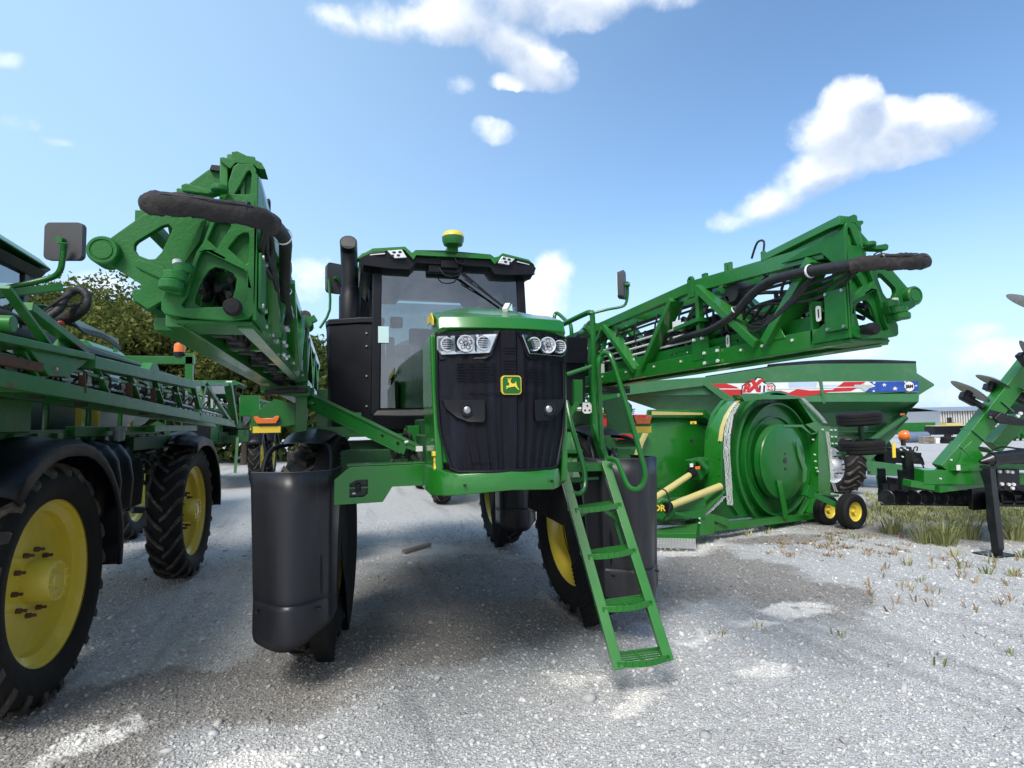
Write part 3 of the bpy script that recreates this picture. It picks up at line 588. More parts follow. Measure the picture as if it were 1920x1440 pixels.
# lamp clusters
for sx in (-1, 1):
    def hp(u, v, t, sx=sx): x = sx*u; return (XC+x, gy(x, v)-.012-t+0, v)
    shade = MB(); shade.prism([(.06, 2.597), (.115, 2.435), (.16, 2.415), (.43, 2.42), (.452, 2.60)], hp, -.03, .008); hl = obj('headlight', shade, 'black_plastic', sp, bev=.004)
    b = MB(); b.prism([(.085, 2.572), (.135, 2.452), (.42, 2.452), (.445, 2.49), (.445, 2.572)], hp, .004, .018); obj('reflector', b, 'lamp_silver', hl, bev=.003)
    for cx, rr, kind in ((.170, .041, 0), (.279, .050, 1), (.385, .040, 0)):
        rg_ = MB(); c0 = Vector(hp(cx, 2.515, .02)); rg_.lathe([(rr+.006, 0), (rr+.004, .008), (rr, .008), (rr-.004, -.004), (.001, -.004)], c0, (0, -1, 0), 24); obj('lens', rg_, 'lamp_silver', hl, fix=False)
        bb = MB()
        if kind == 0:
            for k in range(5): z = (k-2)*rr*.34; hw_ = math.sqrt(max(0, rr*rr-z*z))*.88; bb.box(c0+Vector((0, -.007, z)), (2*hw_, .004, rr*.10))
        else:
            for k in range(5): a = 2*math.pi*k/5+.3; bb.lathe([(rr*.30, 0), (rr*.26, .003), (rr*.22, 0)], c0+Vector((math.cos(a)*rr*.58, -.006, math.sin(a)*rr*.58)), (0, -1, 0), 12)
            bb.lathe([(rr*.30, 0), (rr*.2, .006)], c0+Vector((0, -.006, 0)), (0, -1, 0), 8)
        obj('lens_bars', bb, 'black_plastic', hl, fix=False)
    b = MB(); b.prism([(.085, 2.572), (.135, 2.452), (.42, 2.452), (.445, 2.49), (.445, 2.572)], hp, .030, .034); obj('lens_cover', b, 'lens', hl)
    for c in (.221, .336):
        b = MB(); b.prism([(c-.003, 2.565), (c-.003, 2.464), (c+.003, 2.464), (c+.003, 2.565)], hp, .018, .024); obj('divider', b, 'black_plastic', hl)
    # fog lamp pods
    def fp(u, v, t, sx=sx): x = sx*u; return (XC+x, gy(x, v)-.018-t, v)
    b = MB(); b.prism([(.17, 2.15), (.42, 2.16), (.40, 2.10), (.34, 2.045), (.27, 2.015), (.175, 2.01), (.165, 2.03), (.165, 2.14)], fp, -.01, .018); pod = obj('fog_light', b, 'black_plastic', sp, bev=.005)
    c0 = Vector(fp(.275, 2.09, .016)); b = MB(); b.lathe([(.042, 0), (.04, .008), (.033, .008), (.030, -.003), (.001, .001)], c0, (0, -1, 0), 24); obj('lens_ring', b, 'black_paint', pod, fix=False)
    b = MB(); b.ball(c0+Vector((0, 0, 0)), .026, 14, 8, (1, .45, 1)); obj('lens', b, 'steel', pod, fix=False)
# badge with leaping deer
def bg_(u, v, t): return (XC+.005+u, 3.600-t, 2.245+v)
def rr_(hw_, hh, r, n=5):
    P = []
    for cx, cy, a0 in ((hw_-r, hh-r, 0), (-hw_+r, hh-r, 90), (-hw_+r, -hh+r, 180), (hw_-r, -hh+r, 270)):
        for k in range(n+1): a = math.radians(a0+90*k/n); P.append((cx+math.cos(a)*r, cy+math.sin(a)*r))
    return P
b = MB(); b.prism(rr_(.066, .061, .022), bg_, -.02, .006); bd = obj('badge', b, 'yellow_sticker', sp, bev=.002)
b = MB(); b.prism(rr_(.0595, .0545, .019), bg_, .006, .009); obj('badge_field', b, 'green', bd)
deer = [(-.040, -.008), (-.030, -.004), (-.018, -.004), (-.016, .006), (-.018, .016), (-.026, .018), (-.028, .022), (-.020, .027), (-.026, .033), (-.032, .042), (-.027, .040), (-.021, .032), (-.019, .045), (-.015, .044), (-.016, .030), (-.010, .036), (-.004, .046), (-.001, .043), (-.008, .030), (-.009, .024), (-.004, .014), (.006, .009), (.018, .010), (.024, .013), (.024, .021), (.029, .022), (.030, .013), (.032, .002), (.038, -.014), (.050, -.030), (.046, -.032), (.032, -.020), (.022, -.010), (.010, -.011), (-.006, -.012), (-.012, -.016), (-.022, -.014), (-.030, -.020), (-.034, -.026), (-.038, -.024), (-.032, -.013), (-.038, -.012)]
b = MB(); b.prism(deer, bg_, .009, .012); obj('badge_deer', b, 'yellow_sticker', bd, fix=False)
b = MB(); b.beam((XC+.07, 3.95, 2.80), (XC+.12, 4.05, 2.86), .04, .03); obj('hood_latch', b, 'white', sp, bev=.004)
# --- cab
CY = 5.72
cab = obj('cab', MB().b2((XC-.70, CY+.1, 1.98), (XC+.76, CY+1.55, 2.16)).b2((XC-.72, CY+1.45, 2.1), (XC-.62, CY+1.55, 3.5)).b2((XC+.68, CY+1.45, 2.1), (XC+.78, CY+1.55, 3.5)).b2((XC-.7, CY+1.48, 2.1), (XC+.7, CY+1.53, 2.55)), 'black_plastic', sp, bev=.01)
b = MB()
for sx in (-1, 1):
    x0 = XC+.03+sx*.76
    b.beam((x0, CY+.05, 2.1), (x0-sx*.03, CY+.12, 3.55), .085, .12, up=(0, 1, 0)); b.beam((x0+sx*.02, CY+1.5, 2.1), (x0, CY+1.45, 3.55), .07, .09, up=(0, 1, 0)); b.beam((x0+sx*.02, CY+.8, 2.1), (x0, CY+.8, 3.55), .04, .06, up=(0, 1, 0))
b.b2((XC-.72, CY+.03, 2.07), (XC+.8, CY+.14, 2.17))
obj('cab_pillars', b, 'black_plastic', cab, bev=.012, seg=2)
b = MB(); b.add([(XC-.68, CY+.02, 2.17), (XC+.74, CY+.02, 2.17), (XC+.71, CY+.07, 3.56), (XC-.66, CY+.07, 3.56)], [(0, 1, 2, 3)]); obj('windshield', b, 'glass', cab, fix=False)
b = MB(); b.add([(XC-.75, CY+.1, 2.17), (XC-.75, CY+1.5, 2.17), (XC-.72, CY+1.45, 3.5), (XC-.72, CY+.1, 3.5)], [(0, 1, 2, 3)]); b.add([(XC+.82, CY+.1, 2.17), (XC+.82, CY+1.5, 2.17), (XC+.79, CY+1.45, 3.5), (XC+.79, CY+.1, 3.5)], [(0, 1, 2, 3)]); b.add([(XC-.68, CY+1.52, 2.6), (XC+.74, CY+1.52, 2.6), (XC+.7, CY+1.48, 3.5), (XC-.66, CY+1.48, 3.5)], [(0, 1, 2, 3)])
obj('side_glass', b, 'glass', cab, fix=False)
b = MB(); b.b2((XC-.70, CY+.02, 2.80), (XC-.60, CY+.035, 2.96)); obj('registration_sheet', b, 'pale_paper', cab)
# roof
gtop = [(-.90, 3.60), (-.87, 3.63), (-.75, 3.70), (-.45, 3.725), (-.385, 3.665), (-.35, 3.695), (-.05, 3.705), (.40, 3.70), (.455, 3.665), (.53, 3.725), (.82, 3.69), (.88, 3.65), (.905, 3.60)]
gbot = [(.86, 3.655), (.82, 3.667), (.545, 3.70), (.44, 3.605), (.40, 3.655), (-.345, 3.645), (-.37, 3.60), (-.46, 3.695), (-.75, 3.665), (-.86, 3.60)]
b = MB(); b.prism(gtop+gbot, lambda u, v, t: (XC+u, CY-.12-t+abs(u)**2*.12, v), -.14, 0); roof = obj('roof', b, 'green_bright', cab, bev=.006)
b = MB(); b.loft([[(XC+a, y, z) for a, z in ((-.86*k, z0-.03), (-.75*k, z0+.0), (-.42*k, z0+.025), (-.36*k, z0), (.42*k, z0), (.5*k, z0+.025), (.80*k, z0), (.88*k, z0-.03))]+[(XC+.9*k, y, 3.58), (XC-.88*k, y, 3.58)] for y, z0, k in ((CY+.0, 3.69, 1), (CY+.9, 3.74, 1.0), (CY+1.75, 3.68, .92))]); obj('roof_shell', b, 'green_bright', roof, bev=.01)
b = MB(); b.loft([[(XC-.87, y, 3.60), (XC-.84+i_, y, zb), (XC-.6, y, zb-.02), (XC-.40, y, zb-.02), (XC-.34, y, zb+.05), (XC+.40, y, zb+.05), (XC+.45, y, zb-.02), (XC+.62, y, zb-.02), (XC+.86-i_, y, zb), (XC+.895, y, 3.60), (XC+.80, y, 3.66), (XC+.53, y, 3.69), (XC+.44, y, 3.61), (XC+.40, y, 3.65), (XC-.345, y, 3.64), (XC-.37, y, 3.60), (XC-.45, y, 3.69), (XC-.76, y, 3.66)] for y, zb, i_ in ((CY-.06, 3.53, 0), (CY+.03, 3.50, .0), (CY+.10, 3.50, .02), (CY+1.6, 3.52, .05))]); obj('roof_lining', b, 'black_plastic', roof, bev=.004)
b = MB(); b.b2((XC-.22, CY-.04, 3.50), (XC+.12, CY+.04, 3.62)).b2((XC-.1, CY-.08, 3.54), (XC+.08, CY-.02, 3.63)); obj('wiper_motor', b, 'black_plastic', roof, bev=.012)
for sx in (-1, 1):
    def lp(u, v, t, sx=sx): return (XC+.02+sx*u, CY-.13+abs(u)**2*.12-t, v)
    b = MB(); b.prism([(.64, 3.675), (.50, 3.69), (.455, 3.615), (.57, 3.605)], lp, -.03, .006); rl = obj('roof_light', b, 'lamp_silver', cab, bev=.003)
    b = MB()
    for q in ((.52, 3.665), (.575, 3.66), (.535, 3.632), (.59, 3.628)): b.prism([(q[0]+.018*math.cos(k), q[1]+.012*math.sin(k)) for k in np.linspace(0, 6.28, 9)[:-1]], lp, .006, .008)
    obj('lens', b, 'black_paint', rl, fix=False)
    b = MB(); b.prism([(.66, 3.672), (.80, 3.655), (.865, 3.61), (.87, 3.54), (.85, 3.53), (.845, 3.58), (.80, 3.63), (.66, 3.64)], lp, -.03, .004); mk = obj('marker_light', b, 'black_paint', cab, bev=.003)
    b = MB(); b.prism([(.66, 3.652), (.80, 3.635), (.80, 3.628), (.66, 3.643)], lp, .004, .008); b.prism([(.865, 3.60), (.868, 3.545), (.852, 3.54), (.85, 3.59)], lp, .004, .008); obj('light_strip', b, 'lamp_silver', mk)
    b = MB(); b.cyl((XC+sx*.72, CY+.1, 3.70), (XC+sx*.72, CY+.1, 3.735), .04, seg=14); obj('antenna_puck', b, 'green', cab)
# receiver dome
gp = MB(); gp.b2((XC-.05, CY-.16, 3.68), (XC+.06, CY-.02, 3.74)); dome = obj('receiver', gp, 'green', sp, bev=.01)
b = MB(); b.lathe([(.001, .0), (.09, .01), (.105, .05), (.108, .085), (.10, .09)], (XC+.0, CY-.2, 3.725), (0, 0, 1), 28); obj('receiver_base', b, 'green', dome, fix=False)
b = MB(); b.lathe([(.106, .088), (.104, .105), (.085, .135), (.045, .152), (.001, .156)], (XC+.0, CY-.2, 3.725), (0, 0, 1), 28); obj('receiver_dome', b, 'yellow', dome, fix=False)
# wiper
b = MB(); a_ = Vector((XC+.03, CY-.04, 3.56)); c_ = Vector((XC+.60, CY-.0, 3.16))
b.beam(a_, a_+(c_-a_)*.35, .022, .014); b.beam(a_+(c_-a_)*.18+Vector((.0, -.01, .02)), a_+(c_-a_)*.72, .016, .012); b.beam(a_+(c_-a_)*.22+Vector((-.01, .0, -.02)), a_+(c_-a_)*.66, .012, .010); b.beam(a_+(c_-a_)*.45+Vector((0, .01, 0)), c_, .03, .012)
b.tube([a_+Vector((-.14, 0, -.01)), a_+Vector((-.08, -.02, -.09)), a_+Vector((.05, -.02, -.08)), a_+Vector((.09, 0, .02))], .006, 6); b.tube([a_+Vector((.0, -.04, .12)), a_+Vector((.03, -.05, .04)), a_+Vector((.10, -.03, .04)), a_+Vector((.12, -.02, .10))], .009, 6)
obj('wiper', b, 'black_paint', sp, fix=False)
# interior
b = MB(); b.b2((XC-.05, CY+.85, 2.3), (XC+.45, CY+1.3, 2.55)).b2((XC-.03, CY+1.18, 2.5), (XC+.43, CY+1.34, 3.15)).b2((XC+.08, CY+1.18, 3.15), (XC+.32, CY+1.3, 3.32)); seat = obj('operator_seat', b, 'seat_cloth', sp, bev=.05, seg=3)
b = MB(); b.b2((XC-.25, CY+.75, 2.2), (XC-.08, CY+1.3, 2.72)).beam((XC-.17, CY+.8, 2.7), (XC-.2, CY+.55, 2.95), .05, .05).b2((XC-.35, CY+.5, 2.85), (XC-.12, CY+.55, 3.03)).b2((XC-.60, CY+.3, 2.2), (XC-.52, CY+.4, 2.9)).b2((XC-.55, CY+.45, 3.02), (XC-.42, CY+.5, 3.14)); obj('console', b, 'seat_cloth', seat, bev=.015)
b = MB(); b.cyl((XC+.2, CY+.35, 2.16), (XC+.2, CY+.62, 2.72), .045); b.lathe([(.19+.016*math.cos(k), .016*math.sin(k)) for k in np.linspace(0, 6.283, 9)], (XC+.2, CY+.62, 2.74), (0, -.35, .93), 28); b.beam((XC+.03, CY+.62, 2.73), (XC+.37, CY+.62, 2.73), .03, .015); obj('steering_wheel', b, 'black_plastic', sp, fix=False)
b = MB(); b.b2((XC-.18, CY+.9, 2.72), (XC-.13, CY+.94, 2.85)); obj('joystick', b, 'orange', seat, bev=.01)
b = MB(); b.add([(XC+.555, CY+.04, 3.02), (XC+.69, CY+.04, 3.02), (XC+.70, CY+.04, 3.12), (XC+.66, CY+.04, 3.17), (XC+.655, CY+.04, 3.24), (XC+.62, CY+.04, 3.17), (XC+.56, CY+.04, 3.12)], [(0, 1, 2, 3, 4, 5, 6)]); obj('window_sticker', b, 'pale_paper', cab, fix=False)
# lower fairing, cabinet, exhaust
b = MB(); b.loft([[(XC-.77, CY-.1, 1.97), (XC-.77, CY-.14, 2.10), (XC-.72, CY-.12, 2.15), (XC-.70, CY+.1, 2.16), (XC-.70, CY+.1, 1.97)], [(XC-.52, CY-.14, 1.96), (XC-.52, CY-.19, 2.09), (XC-.52, CY-.16, 2.15), (XC-.52, CY+.1, 2.16), (XC-.52, CY+.1, 1.97)], [(XC+.7, CY-.14, 1.98), (XC+.7, CY-.19, 2.09), (XC+.7, CY-.16, 2.15), (XC+.7, CY+.1, 2.16), (XC+.7, CY+.1, 1.97)]]); obj('step_fairing', b, 'black_plastic', sp, bev=.01)
cb = [(-.15, 6.32), (-.12, 6.20), (.18, 6.02), (.40, 5.98), (.42, 6.05), (.42, 7.1), (-.15, 7.1)]
b = MB(); b.prism(cb, lambda u, v, t: (u+(.0 if t > 2.5 else .03), v, t), 2.0, 3.03); cbn = obj('cabinet', b, 'black_plastic', sp, bev=.012, seg=2)
b = MB(); b.prism([(x*1.02-.005, y-.02) for x, y in cb], lambda u, v, t: (u, v, t), 3.033, 3.09); obj('cabinet_lid', b, 'black_plastic', cbn, bev=.014, seg=2)
b = MB()
for z in (2.2, 2.5, 2.8, 2.93):
    for x in (.24, .3): b.cyl((x, 6.015, z), (x, 5.99, z), .009, seg=8)
obj('cabinet_bolts', b, 'steel', cbn, fix=False)
b = MB(); ex = (.085, 6.35)
b.lathe([(.112, 3.09), (.112, 3.36), (.098, 3.39), (.096, 3.46), (.084, 3.475)], (ex[0], ex[1], 0), (0, 0, 1), 28)
b.tube([(ex[0], ex[1], 3.44), (ex[0], ex[1], 3.6), (ex[0]-.005, ex[1], 3.75), (ex[0]-.01, ex[1]-.03, 3.86), (ex[0]-.015, ex[1]-.13, 3.915)], .088, 24, 5)
obj('exhaust_stack', b, 'black_plastic', sp, fix=False)
b = MB(); b.cyl((ex[0]-.016, ex[1]-.137, 3.912), (ex[0]-.014, ex[1]-.10, 3.90), .074, seg=20); obj('exhaust_mouth', b, 'black_paint', sp)
b = MB(); b.prism([(.19, 3.09), (.20, 3.42), (.27, 3.36), (.36, 3.09)], lambda u, v, t: (u, 6.55+t, v), 0, .25); obj('intake_cowl', b, 'black_plastic', sp, bev=.01)
# mirrors
def mirror(root, pts, c, s_, tiltz, name='mirror'):
    b = MB(); R = Matrix.Rotation(tiltz, 3, 'Z'); c = Vector(c)
    prof = rr_(s_[0]/2, s_[1]/2, min(s_)*.22, 4); b.prism(prof, lambda u, v, t: c+R @ Vector((u*(1-.15*(t > .02)), t, v*(1-.1*(t > .02)))), -.03, .03)
    o = obj(name, b, 'mirror_back', root, bev=.012, seg=2)
    b = MB(); b.prism([(p[0]*.9, p[1]*.92) for p in prof], lambda u, v, t: c+R @ Vector((u, t, v)), .031, .034); obj('mirror_glass', b, 'chrome', o)
    b = MB(); b.tube(pts, .014, 8, 3); b.cyl(Vector(c)+R @ Vector((0, -.08, 0)), Vector(c)+R @ Vector((0, -.02, 0)), .022); obj('mirror_arm', b, 'green', o, fix=False)
mirror(sp, [(-.22, 6.5, 3.05), (-.12, 6.5, 3.25), (-.13, 6.5, 3.58)], (-.08, 6.6, 3.61), (.19, .34), .5)
pm = W(1166, 535, 5.9)
mirror(sp, [W(1108, 588, 5.9), W(1140, 580, 5.9), W(1162, 576, 5.9), W(1173, 570, 5.9), W(1177, 550, 5.9), W(1176, 528, 5.9)], pm, (.15, .29), .9)
# --- chassis mass under the cab
b = MB()
for x0 in (XC-.42, XC+.30): b.b2((x0, 4.5, 1.62), (x0+.14, 11.0, 1.92))
b.b2((XC-1.25, 5.65, 1.5), (XC+1.25, 5.95, 1.78)); b.b2((XC-1.25, 9.5, 1.5), (XC+1.25, 9.8, 1.78)); b.b2((XC-.7, 6.6, 1.9), (XC+.75, 10.5, 2.02)); b.b2((XC-.38, 4.3, 1.75), (XC+.38, 5.6, 2.05))
obj('chassis_frame', b, 'green_dark', sp, bev=.01)
b = MB(); rr0 = random.Random(5)
for k in range(46):
    x, y, z = XC-.55+.5*rr0.random(), 4.6+2.2*rr0.random(), 1.62+.32*rr0.random()
    if k % 3 == 0: b.cyl((x, y, z), (x+.12*rr0.random(), y-.14*rr0.random(), z+.1*(rr0.random()-.5)), .03+.04*rr0.random(), seg=12)
    else: b.box((x, y, z), (.05+.14*rr0.random(), .05+.15*rr0.random(), .04+.10*rr0.random()))
objs('engine_part', b, 'green', sp, bev=.004)
b = MB()
for k in range(22):
    x, y, z = XC-.6+.75*rr0.random(), 4.7+1.2*rr0.random(), 1.66+.3*rr0.random(); P = [(x, y, z)]
    for j in range(4): P.append((P[-1][0]+.22*(rr0.random()-.5), P[-1][1]+.2*(rr0.random()-.3), min(1.98, max(1.6, P[-1][2]+.22*(rr0.random()-.5)))))
    b.tube(P, .010+.010*rr0.random(), 7, 4)
b.b2((XC-.45, 5.2, 1.7), (XC+.5, 5.3, 1.97)); b.cyl((XC-.28, 4.4, 1.62), (XC-.28, 4.4, 1.98), .05)
objs('engine_hose', b, 'hose', sp, fix=False)
b = MB()
for x, y, z in ((.50, 4.9, 1.86), (.42, 5.1, 1.9)): b.cyl((x, y, z), (x+.03, y, z+.005), .012, seg=10)
b.b2((.55, 4.55, 1.80), (.60, 4.57, 1.84)); objs('hose_fitting', b, 'zinc', sp, fix=False)
# tank behind the cab
b = MB(); b.loft([[(XC+.62*math.cos(t)*k, y, 2.62+.55*math.sin(t)*k) for t in np.linspace(0, 6.283, 25)[:-1]] for y, k in ((7.6, .8), (7.7, .97), (8.5, 1), (10.0, 1), (10.1, .8))]); obj('solution_tank', b, 'grey_tank', sp, bev=.0)
# front cross plate with latch window
def xp(u, v, t): return (u, 4.55+t, v)
o_ = [(-.05, 1.61), (.06, 1.70), (.66, 1.70), (.66, 1.54), (.37, 1.54), (.30, 1.43), (-.05, 1.425)]
wnd = [(.06, 1.475), (.16, 1.475), (.19, 1.50), (.19, 1.60), (.11, 1.60), (.06, 1.575)]
b = MB(); b.prism(o_, xp, 0, .02, [wnd]); b.b2((.04, 4.565, 1.702), (.64, 4.75, 1.715)); pl_ = obj('front_plate', b, 'green_bright', sp, bev=.004)
b = MB(); b.b2((.05, 4.60, 1.46), (.21, 4.62, 1.62)); obj('recess_panel', b, 'black_paint', pl_)
b = MB(); b.b2((.10, 4.54, 1.51), (.14, 4.60, 1.575)); b.b2((.10, 4.53, 1.535), (.14, 4.56, 1.57)); obj('latch', b, 'black_plastic', pl_, bev=.008, seg=2)
b = MB(); b.beam((.045, 4.555, 1.545), (.20, 4.555, 1.545), .006, .012); obj('latch_bar', b, 'green', pl_)
b = MB(); b.box((.09, 4.59, 1.50), (.025, .01, .012)); obj('latch_label', b, 'white', pl_)
# diagonal suspension arm, perforated
def ap(u, v, t): q0 = Vector((-.30, 5.6, 2.24)); q1 = Vector((.72, 4.75, 1.71)); d = q1-q0; L = d.length; d.normalize(); n_ = d.cross(Vector((0, 0, 1))).normalized(); up = n_.cross(d); return q0+d*(u*L)+up*v+n_*t
b = MB(); hol = [[(c+.012*math.cos(k), .004+rr_h*math.sin(k)) for k in np.linspace(0, 6.283, 11)[:-1]] for c, rr_h in ((.07, .018), (.15, .018), (.62, .014), (.74, .018))]
b.prism([(-.05, -.05), (.5, -.055), (.80, -.06), (.80, -.0), (.98, .02), (1.0, .045), (.8, .05), (.5, .06), (-.03, .07)], ap, -.006, .006, hol)
b.prism([(-.05, .065), (.5, .058), (.99, .043), (.99, .049), (.5, .066), (-.05, .073)], ap, -.06, .02); b.prism([(-.05, -.056), (.78, -.062), (.78, -.056), (-.05, -.05)], ap, -.06, .02)
obj('support_arm', b, 'green', sp, bev=.003)
b = MB(); b.cyl((-.34, 5.6, 2.22), (-.22, 5.55, 2.22), .03); b.b2((.07, 5.3, 1.95), (.17, 5.36, 2.12)); objs('arm_bracket', b, 'green', sp, bev=.004)
b = MB()
def work_light(px, py, d, s_=.045):
    c = W(px, py, d); u_ = RT; v_ = Vector((0, 0, 1)); f_ = lambda u, v, t: c+u_*u+v_*v-FW*t
    sh_ = [(-.9, 1.1), (.6, 1.1), (1, .2), (.9, -.8), (.4, -1.1), (-.6, -1.1), (-1, -.7)]
    b = MB(); b.prism([(p[0]*s_*1.1, p[1]*s_*1.1) for p in sh_], f_, -.05, .0); o = obj('work_light', b, 'black_paint', sp, bev=.004)
    b = MB(); b.prism([(p[0]*s_, p[1]*s_) for p in sh_], f_, 0, .006); obj('reflector', b, 'white', o)
    b = MB()
    for x, y in ((0, .45), (-.45, -.45), (.45, -.45)): b.prism([(x*s_+.2*s_*math.cos(k), y*s_+.2*s_*math.sin(k)) for k in np.linspace(0, 6.28, 9)[:-1]], f_, .006, .009)
    obj('lamp_dots', b, 'black_plastic', o)
work_light(656, 782, 5.6); work_light(1101, 765, 5.3, .045)
# turn signals with yellow reflectors on side plates
for nm, P, lx, R_ in (('L', [(470, 812), (470, 778), (515, 748), (561, 758), (561, 795), (528, 800), (528, 812)], (474, 526), 7.0), ('R', [(1187, 798), (1187, 760), (1170, 742), (1127, 752), (1140, 780), (1140, 812), (1222, 812), (1222, 785)], (1186, 1221), 6.3)):
    c0 = W((lx[0]+lx[1])/2, 800, R_); Yp = c0.y
    pts = [U(x, y, 1, Yp) for x, y in P]
    b = MB(); b.prism([(p.x, p.z) for p in pts], lambda u, v, t: (u, Yp+.02+t, v), 0, .012); tp = obj('signal_plate', b, 'green', sp, bev=.003)
    a_, c_ = U(lx[0], 812, 1, Yp), U(lx[1], 799, 1, Yp); b = MB(); b.b2((a_.x, Yp, a_.z), (c_.x, Yp+.012, c_.z)); obj('reflector', b, 'yellow_sticker', tp)
    m_ = (a_.x+c_.x)/2; wd = (c_.x-a_.x)*.46; zz = U(lx[0], 790, 1, Yp).z
    b = MB(); b.prism([(m_-wd, zz+.06), (m_-wd, zz+.035), (m_-wd*.75, zz-.03), (m_+wd*.75, zz-.03), (m_+wd, zz+.035), (m_+wd, zz+.06), (m_+wd*.72, zz+.06), (m_+wd*.5, zz+.035), (m_-wd*.5, zz+.035), (m_-wd*.72, zz+.06)], lambda u, v, t: (u, Yp-t, v), -.01, .035); b2_ = obj('turn_signal', b, 'orange', tp, bev=.006, seg=2)
c0 = W(1138, 759, 6.3); b = MB(); b.cyl(c0, c0-FW*.02, .036, seg=14); obj('side_reflector', b, 'red_lens', sp)
# --- wheels, guards
WR, WW = .92, .40
FRONT = ((-.22, 5.80, -1, math.radians(-9)), (2.46, 5.85, 1, math.radians(4)))
for x, y, o_, st_ in FRONT: wheel(sp, (x, y, WR), WR, WW, .60, o_, 22, st_)
for x, o_ in ((-.42, -1), (2.60, 1)): wheel(sp, (x, 9.7, WR), WR, WW, .60, o_, 22)
def guard(x, y, st_, k=1.0, hoops=True, inner=1, name='wheel_guard'):
    T = Matrix.Translation(Vector((x, y, 0))) @ Matrix.Rotation(st_, 4, 'Z')
    b = MB(T); secs = []
    for z in (1.66, 1.5, 1.3, 1.1, .9, .75, .62):
        fy = -1.0+.03*(1.66-z)
        keel = .095+.09*(1.66-z); hw_ = .295-.02*abs(z-1.2); side = -.62+.22*abs(z-1.1)
        hw_ = .290-.018*(1.66-z); side = fy+.33+.25*max(0, z-1.0)
        secs.append([(-hw_-.005, side, z), (-hw_-.01, fy+.14, z), (-hw_+.0, fy+.045, z), (-hw_+.05, fy+.005, z), (0.03, fy-keel, z), (hw_-.05, fy+.005, z), (hw_-.0, fy+.045, z), (hw_+.01, fy+.14, z), (hw_+.005, side, z)])
    def fine(C, n=5):
        O = []
        for i in range(len(C)-1):
            p0, p1, p2, p3 = [Vector(C[max(0, min(len(C)-1, i+q))]) for q in (-1, 0, 1, 2)]
            for k in range(n): t = k/n; O.append(.5*((2*p1)+(p2-p0)*t+(2*p0-5*p1+4*p2-p3)*t*t+(3*p1-p0-3*p2+p3)*t**3))
        return O+[Vector(C[-1])]
    fs_ = [fine(c) for c in secs]; b.loft(fs_, closed=False)
    b2 = MB(T); s2 = []
    lowz = [.46, .46, .455, .39, .385, .47, .50, .51, .52]; base_ = secs[-1]
    for f in (0, .12, .35, .6, .8, 1): s2.append(fine([((p[0]*(1+.015*f), p[1]-.006-.014*math.sin(f*1.6)*(1 if i in (3, 4, 5) else .4)+.01*f*f, .70+(lowz[i]-.70)*f)) for i, p in enumerate(base_)]))
    b2.loft(s2, closed=False)
    g_ = obj(name, b, 'guard', sp, fix=False, ang=60); g_.modifiers.new('t', 'SOLIDIFY').thickness = .010
    f_ = obj('guard_flap', b2, 'guard', g_, fix=False, ang=60); f_.modifiers.new('t', 'SOLIDIFY').thickness = .010
    b = MB(T); b.tube([p+Vector((0, 0, .002)) for p in fs_[0]], .007, 6, 0); obj('guard_lip', b, 'mirror_back', g_, fix=False)
    b = MB(T); 
    for i in range(-3, 4):
        if i: b.cyl((i*.075, -.985-.0, .64), (i*.075, -1.04, .64), .007, seg=6)
    obj('guard_bolts', b, 'black_paint', g_, fix=False)
    c = MB(T); c.loft([[(-.17, -.55, 1.84), (-.13, -.66, 1.85), (0, -.70, 1.86), (.13, -.66, 1.85), (.17, -.55, 1.84)], [(-.20, -.35, 1.90), (-.12, -.35, 1.945), (0, -.35, 1.955), (.12, -.35, 1.945), (.20, -.35, 1.90)], [(-.21, 0, 1.93), (-.12, 0, 1.975), (0, 0, 1.985), (.12, 0, 1.975), (.21, 0, 1.93)], [(-.21, .55, 1.82), (-.12, .55, 1.86), (0, .55, 1.87), (.12, .55, 1.86), (.21, .55, 1.82)]], closed=False)
    f_ = obj('fender', c, 'guard', sp, fix=False, ang=60); f_.modifiers.new('t', 'SOLIDIFY').thickness = -.02; m_ = f_.modifiers.new('s', 'SUBSURF'); m_.levels = m_.render_levels = 2
    if hoops:
        h = MB(T)
        for s_ in (-1, 1): h.tube([(s_*.12, -.45, 1.86), (s_*.22, -.62, 1.83), (s_*.26, -.74, 1.72), (s_*.26, -.80, 1.55), (s_*.26, -.82, 1.35)], .020, 10, 4)
        obj('guard_hoop', h, 'black_plastic', g_, fix=False)
for x, y, o_, st_ in FRONT: guard(x, y, st_)
for x in (-.42, 2.62): guard(x, 9.7, 0, hoops=False)
# ribbed inner liners behind the steered wheels
for (x, y, o_, st_) in FRONT+((-.42, 9.7, -1, 0), (2.60, 9.7, 1, 0)):
    T = Matrix.Translation(Vector((x, y, WR))) @ Matrix.Rotation(st_, 4, 'Z'); b = MB(T)
    prof = [(.01, -o_*.225), (.39, -o_*.225)]; ix = -o_*.225
    for k in range(15): r = .40+.04*k; prof += [(r, ix-o_*.002), (r+.015, ix-o_*.012), (r+.028, ix-o_*.011)]
    b.lathe(prof+[(1.0, ix), (1.0, ix+o_*.12)], (0, 0, 0), (1, 0, 0), 44, -2.75 if o_ < 0 else -1.5, 2.7, ref=(0, 0, 1))
    obj('wheel_liner', b, 'rubber', sp, fix=False)
# wheel legs
for x, y in ((-.20+.36, 6.0), (2.46-.36, 6.0), (-.08, 9.7), (2.25, 9.7)):
    b = MB(); b.b2((x-.05, y-.09, 1.38 if y < 7 else .85), (x+.05, y+.09, 1.75)); obj('wheel_leg', b, 'black_plastic', sp, bev=.01)
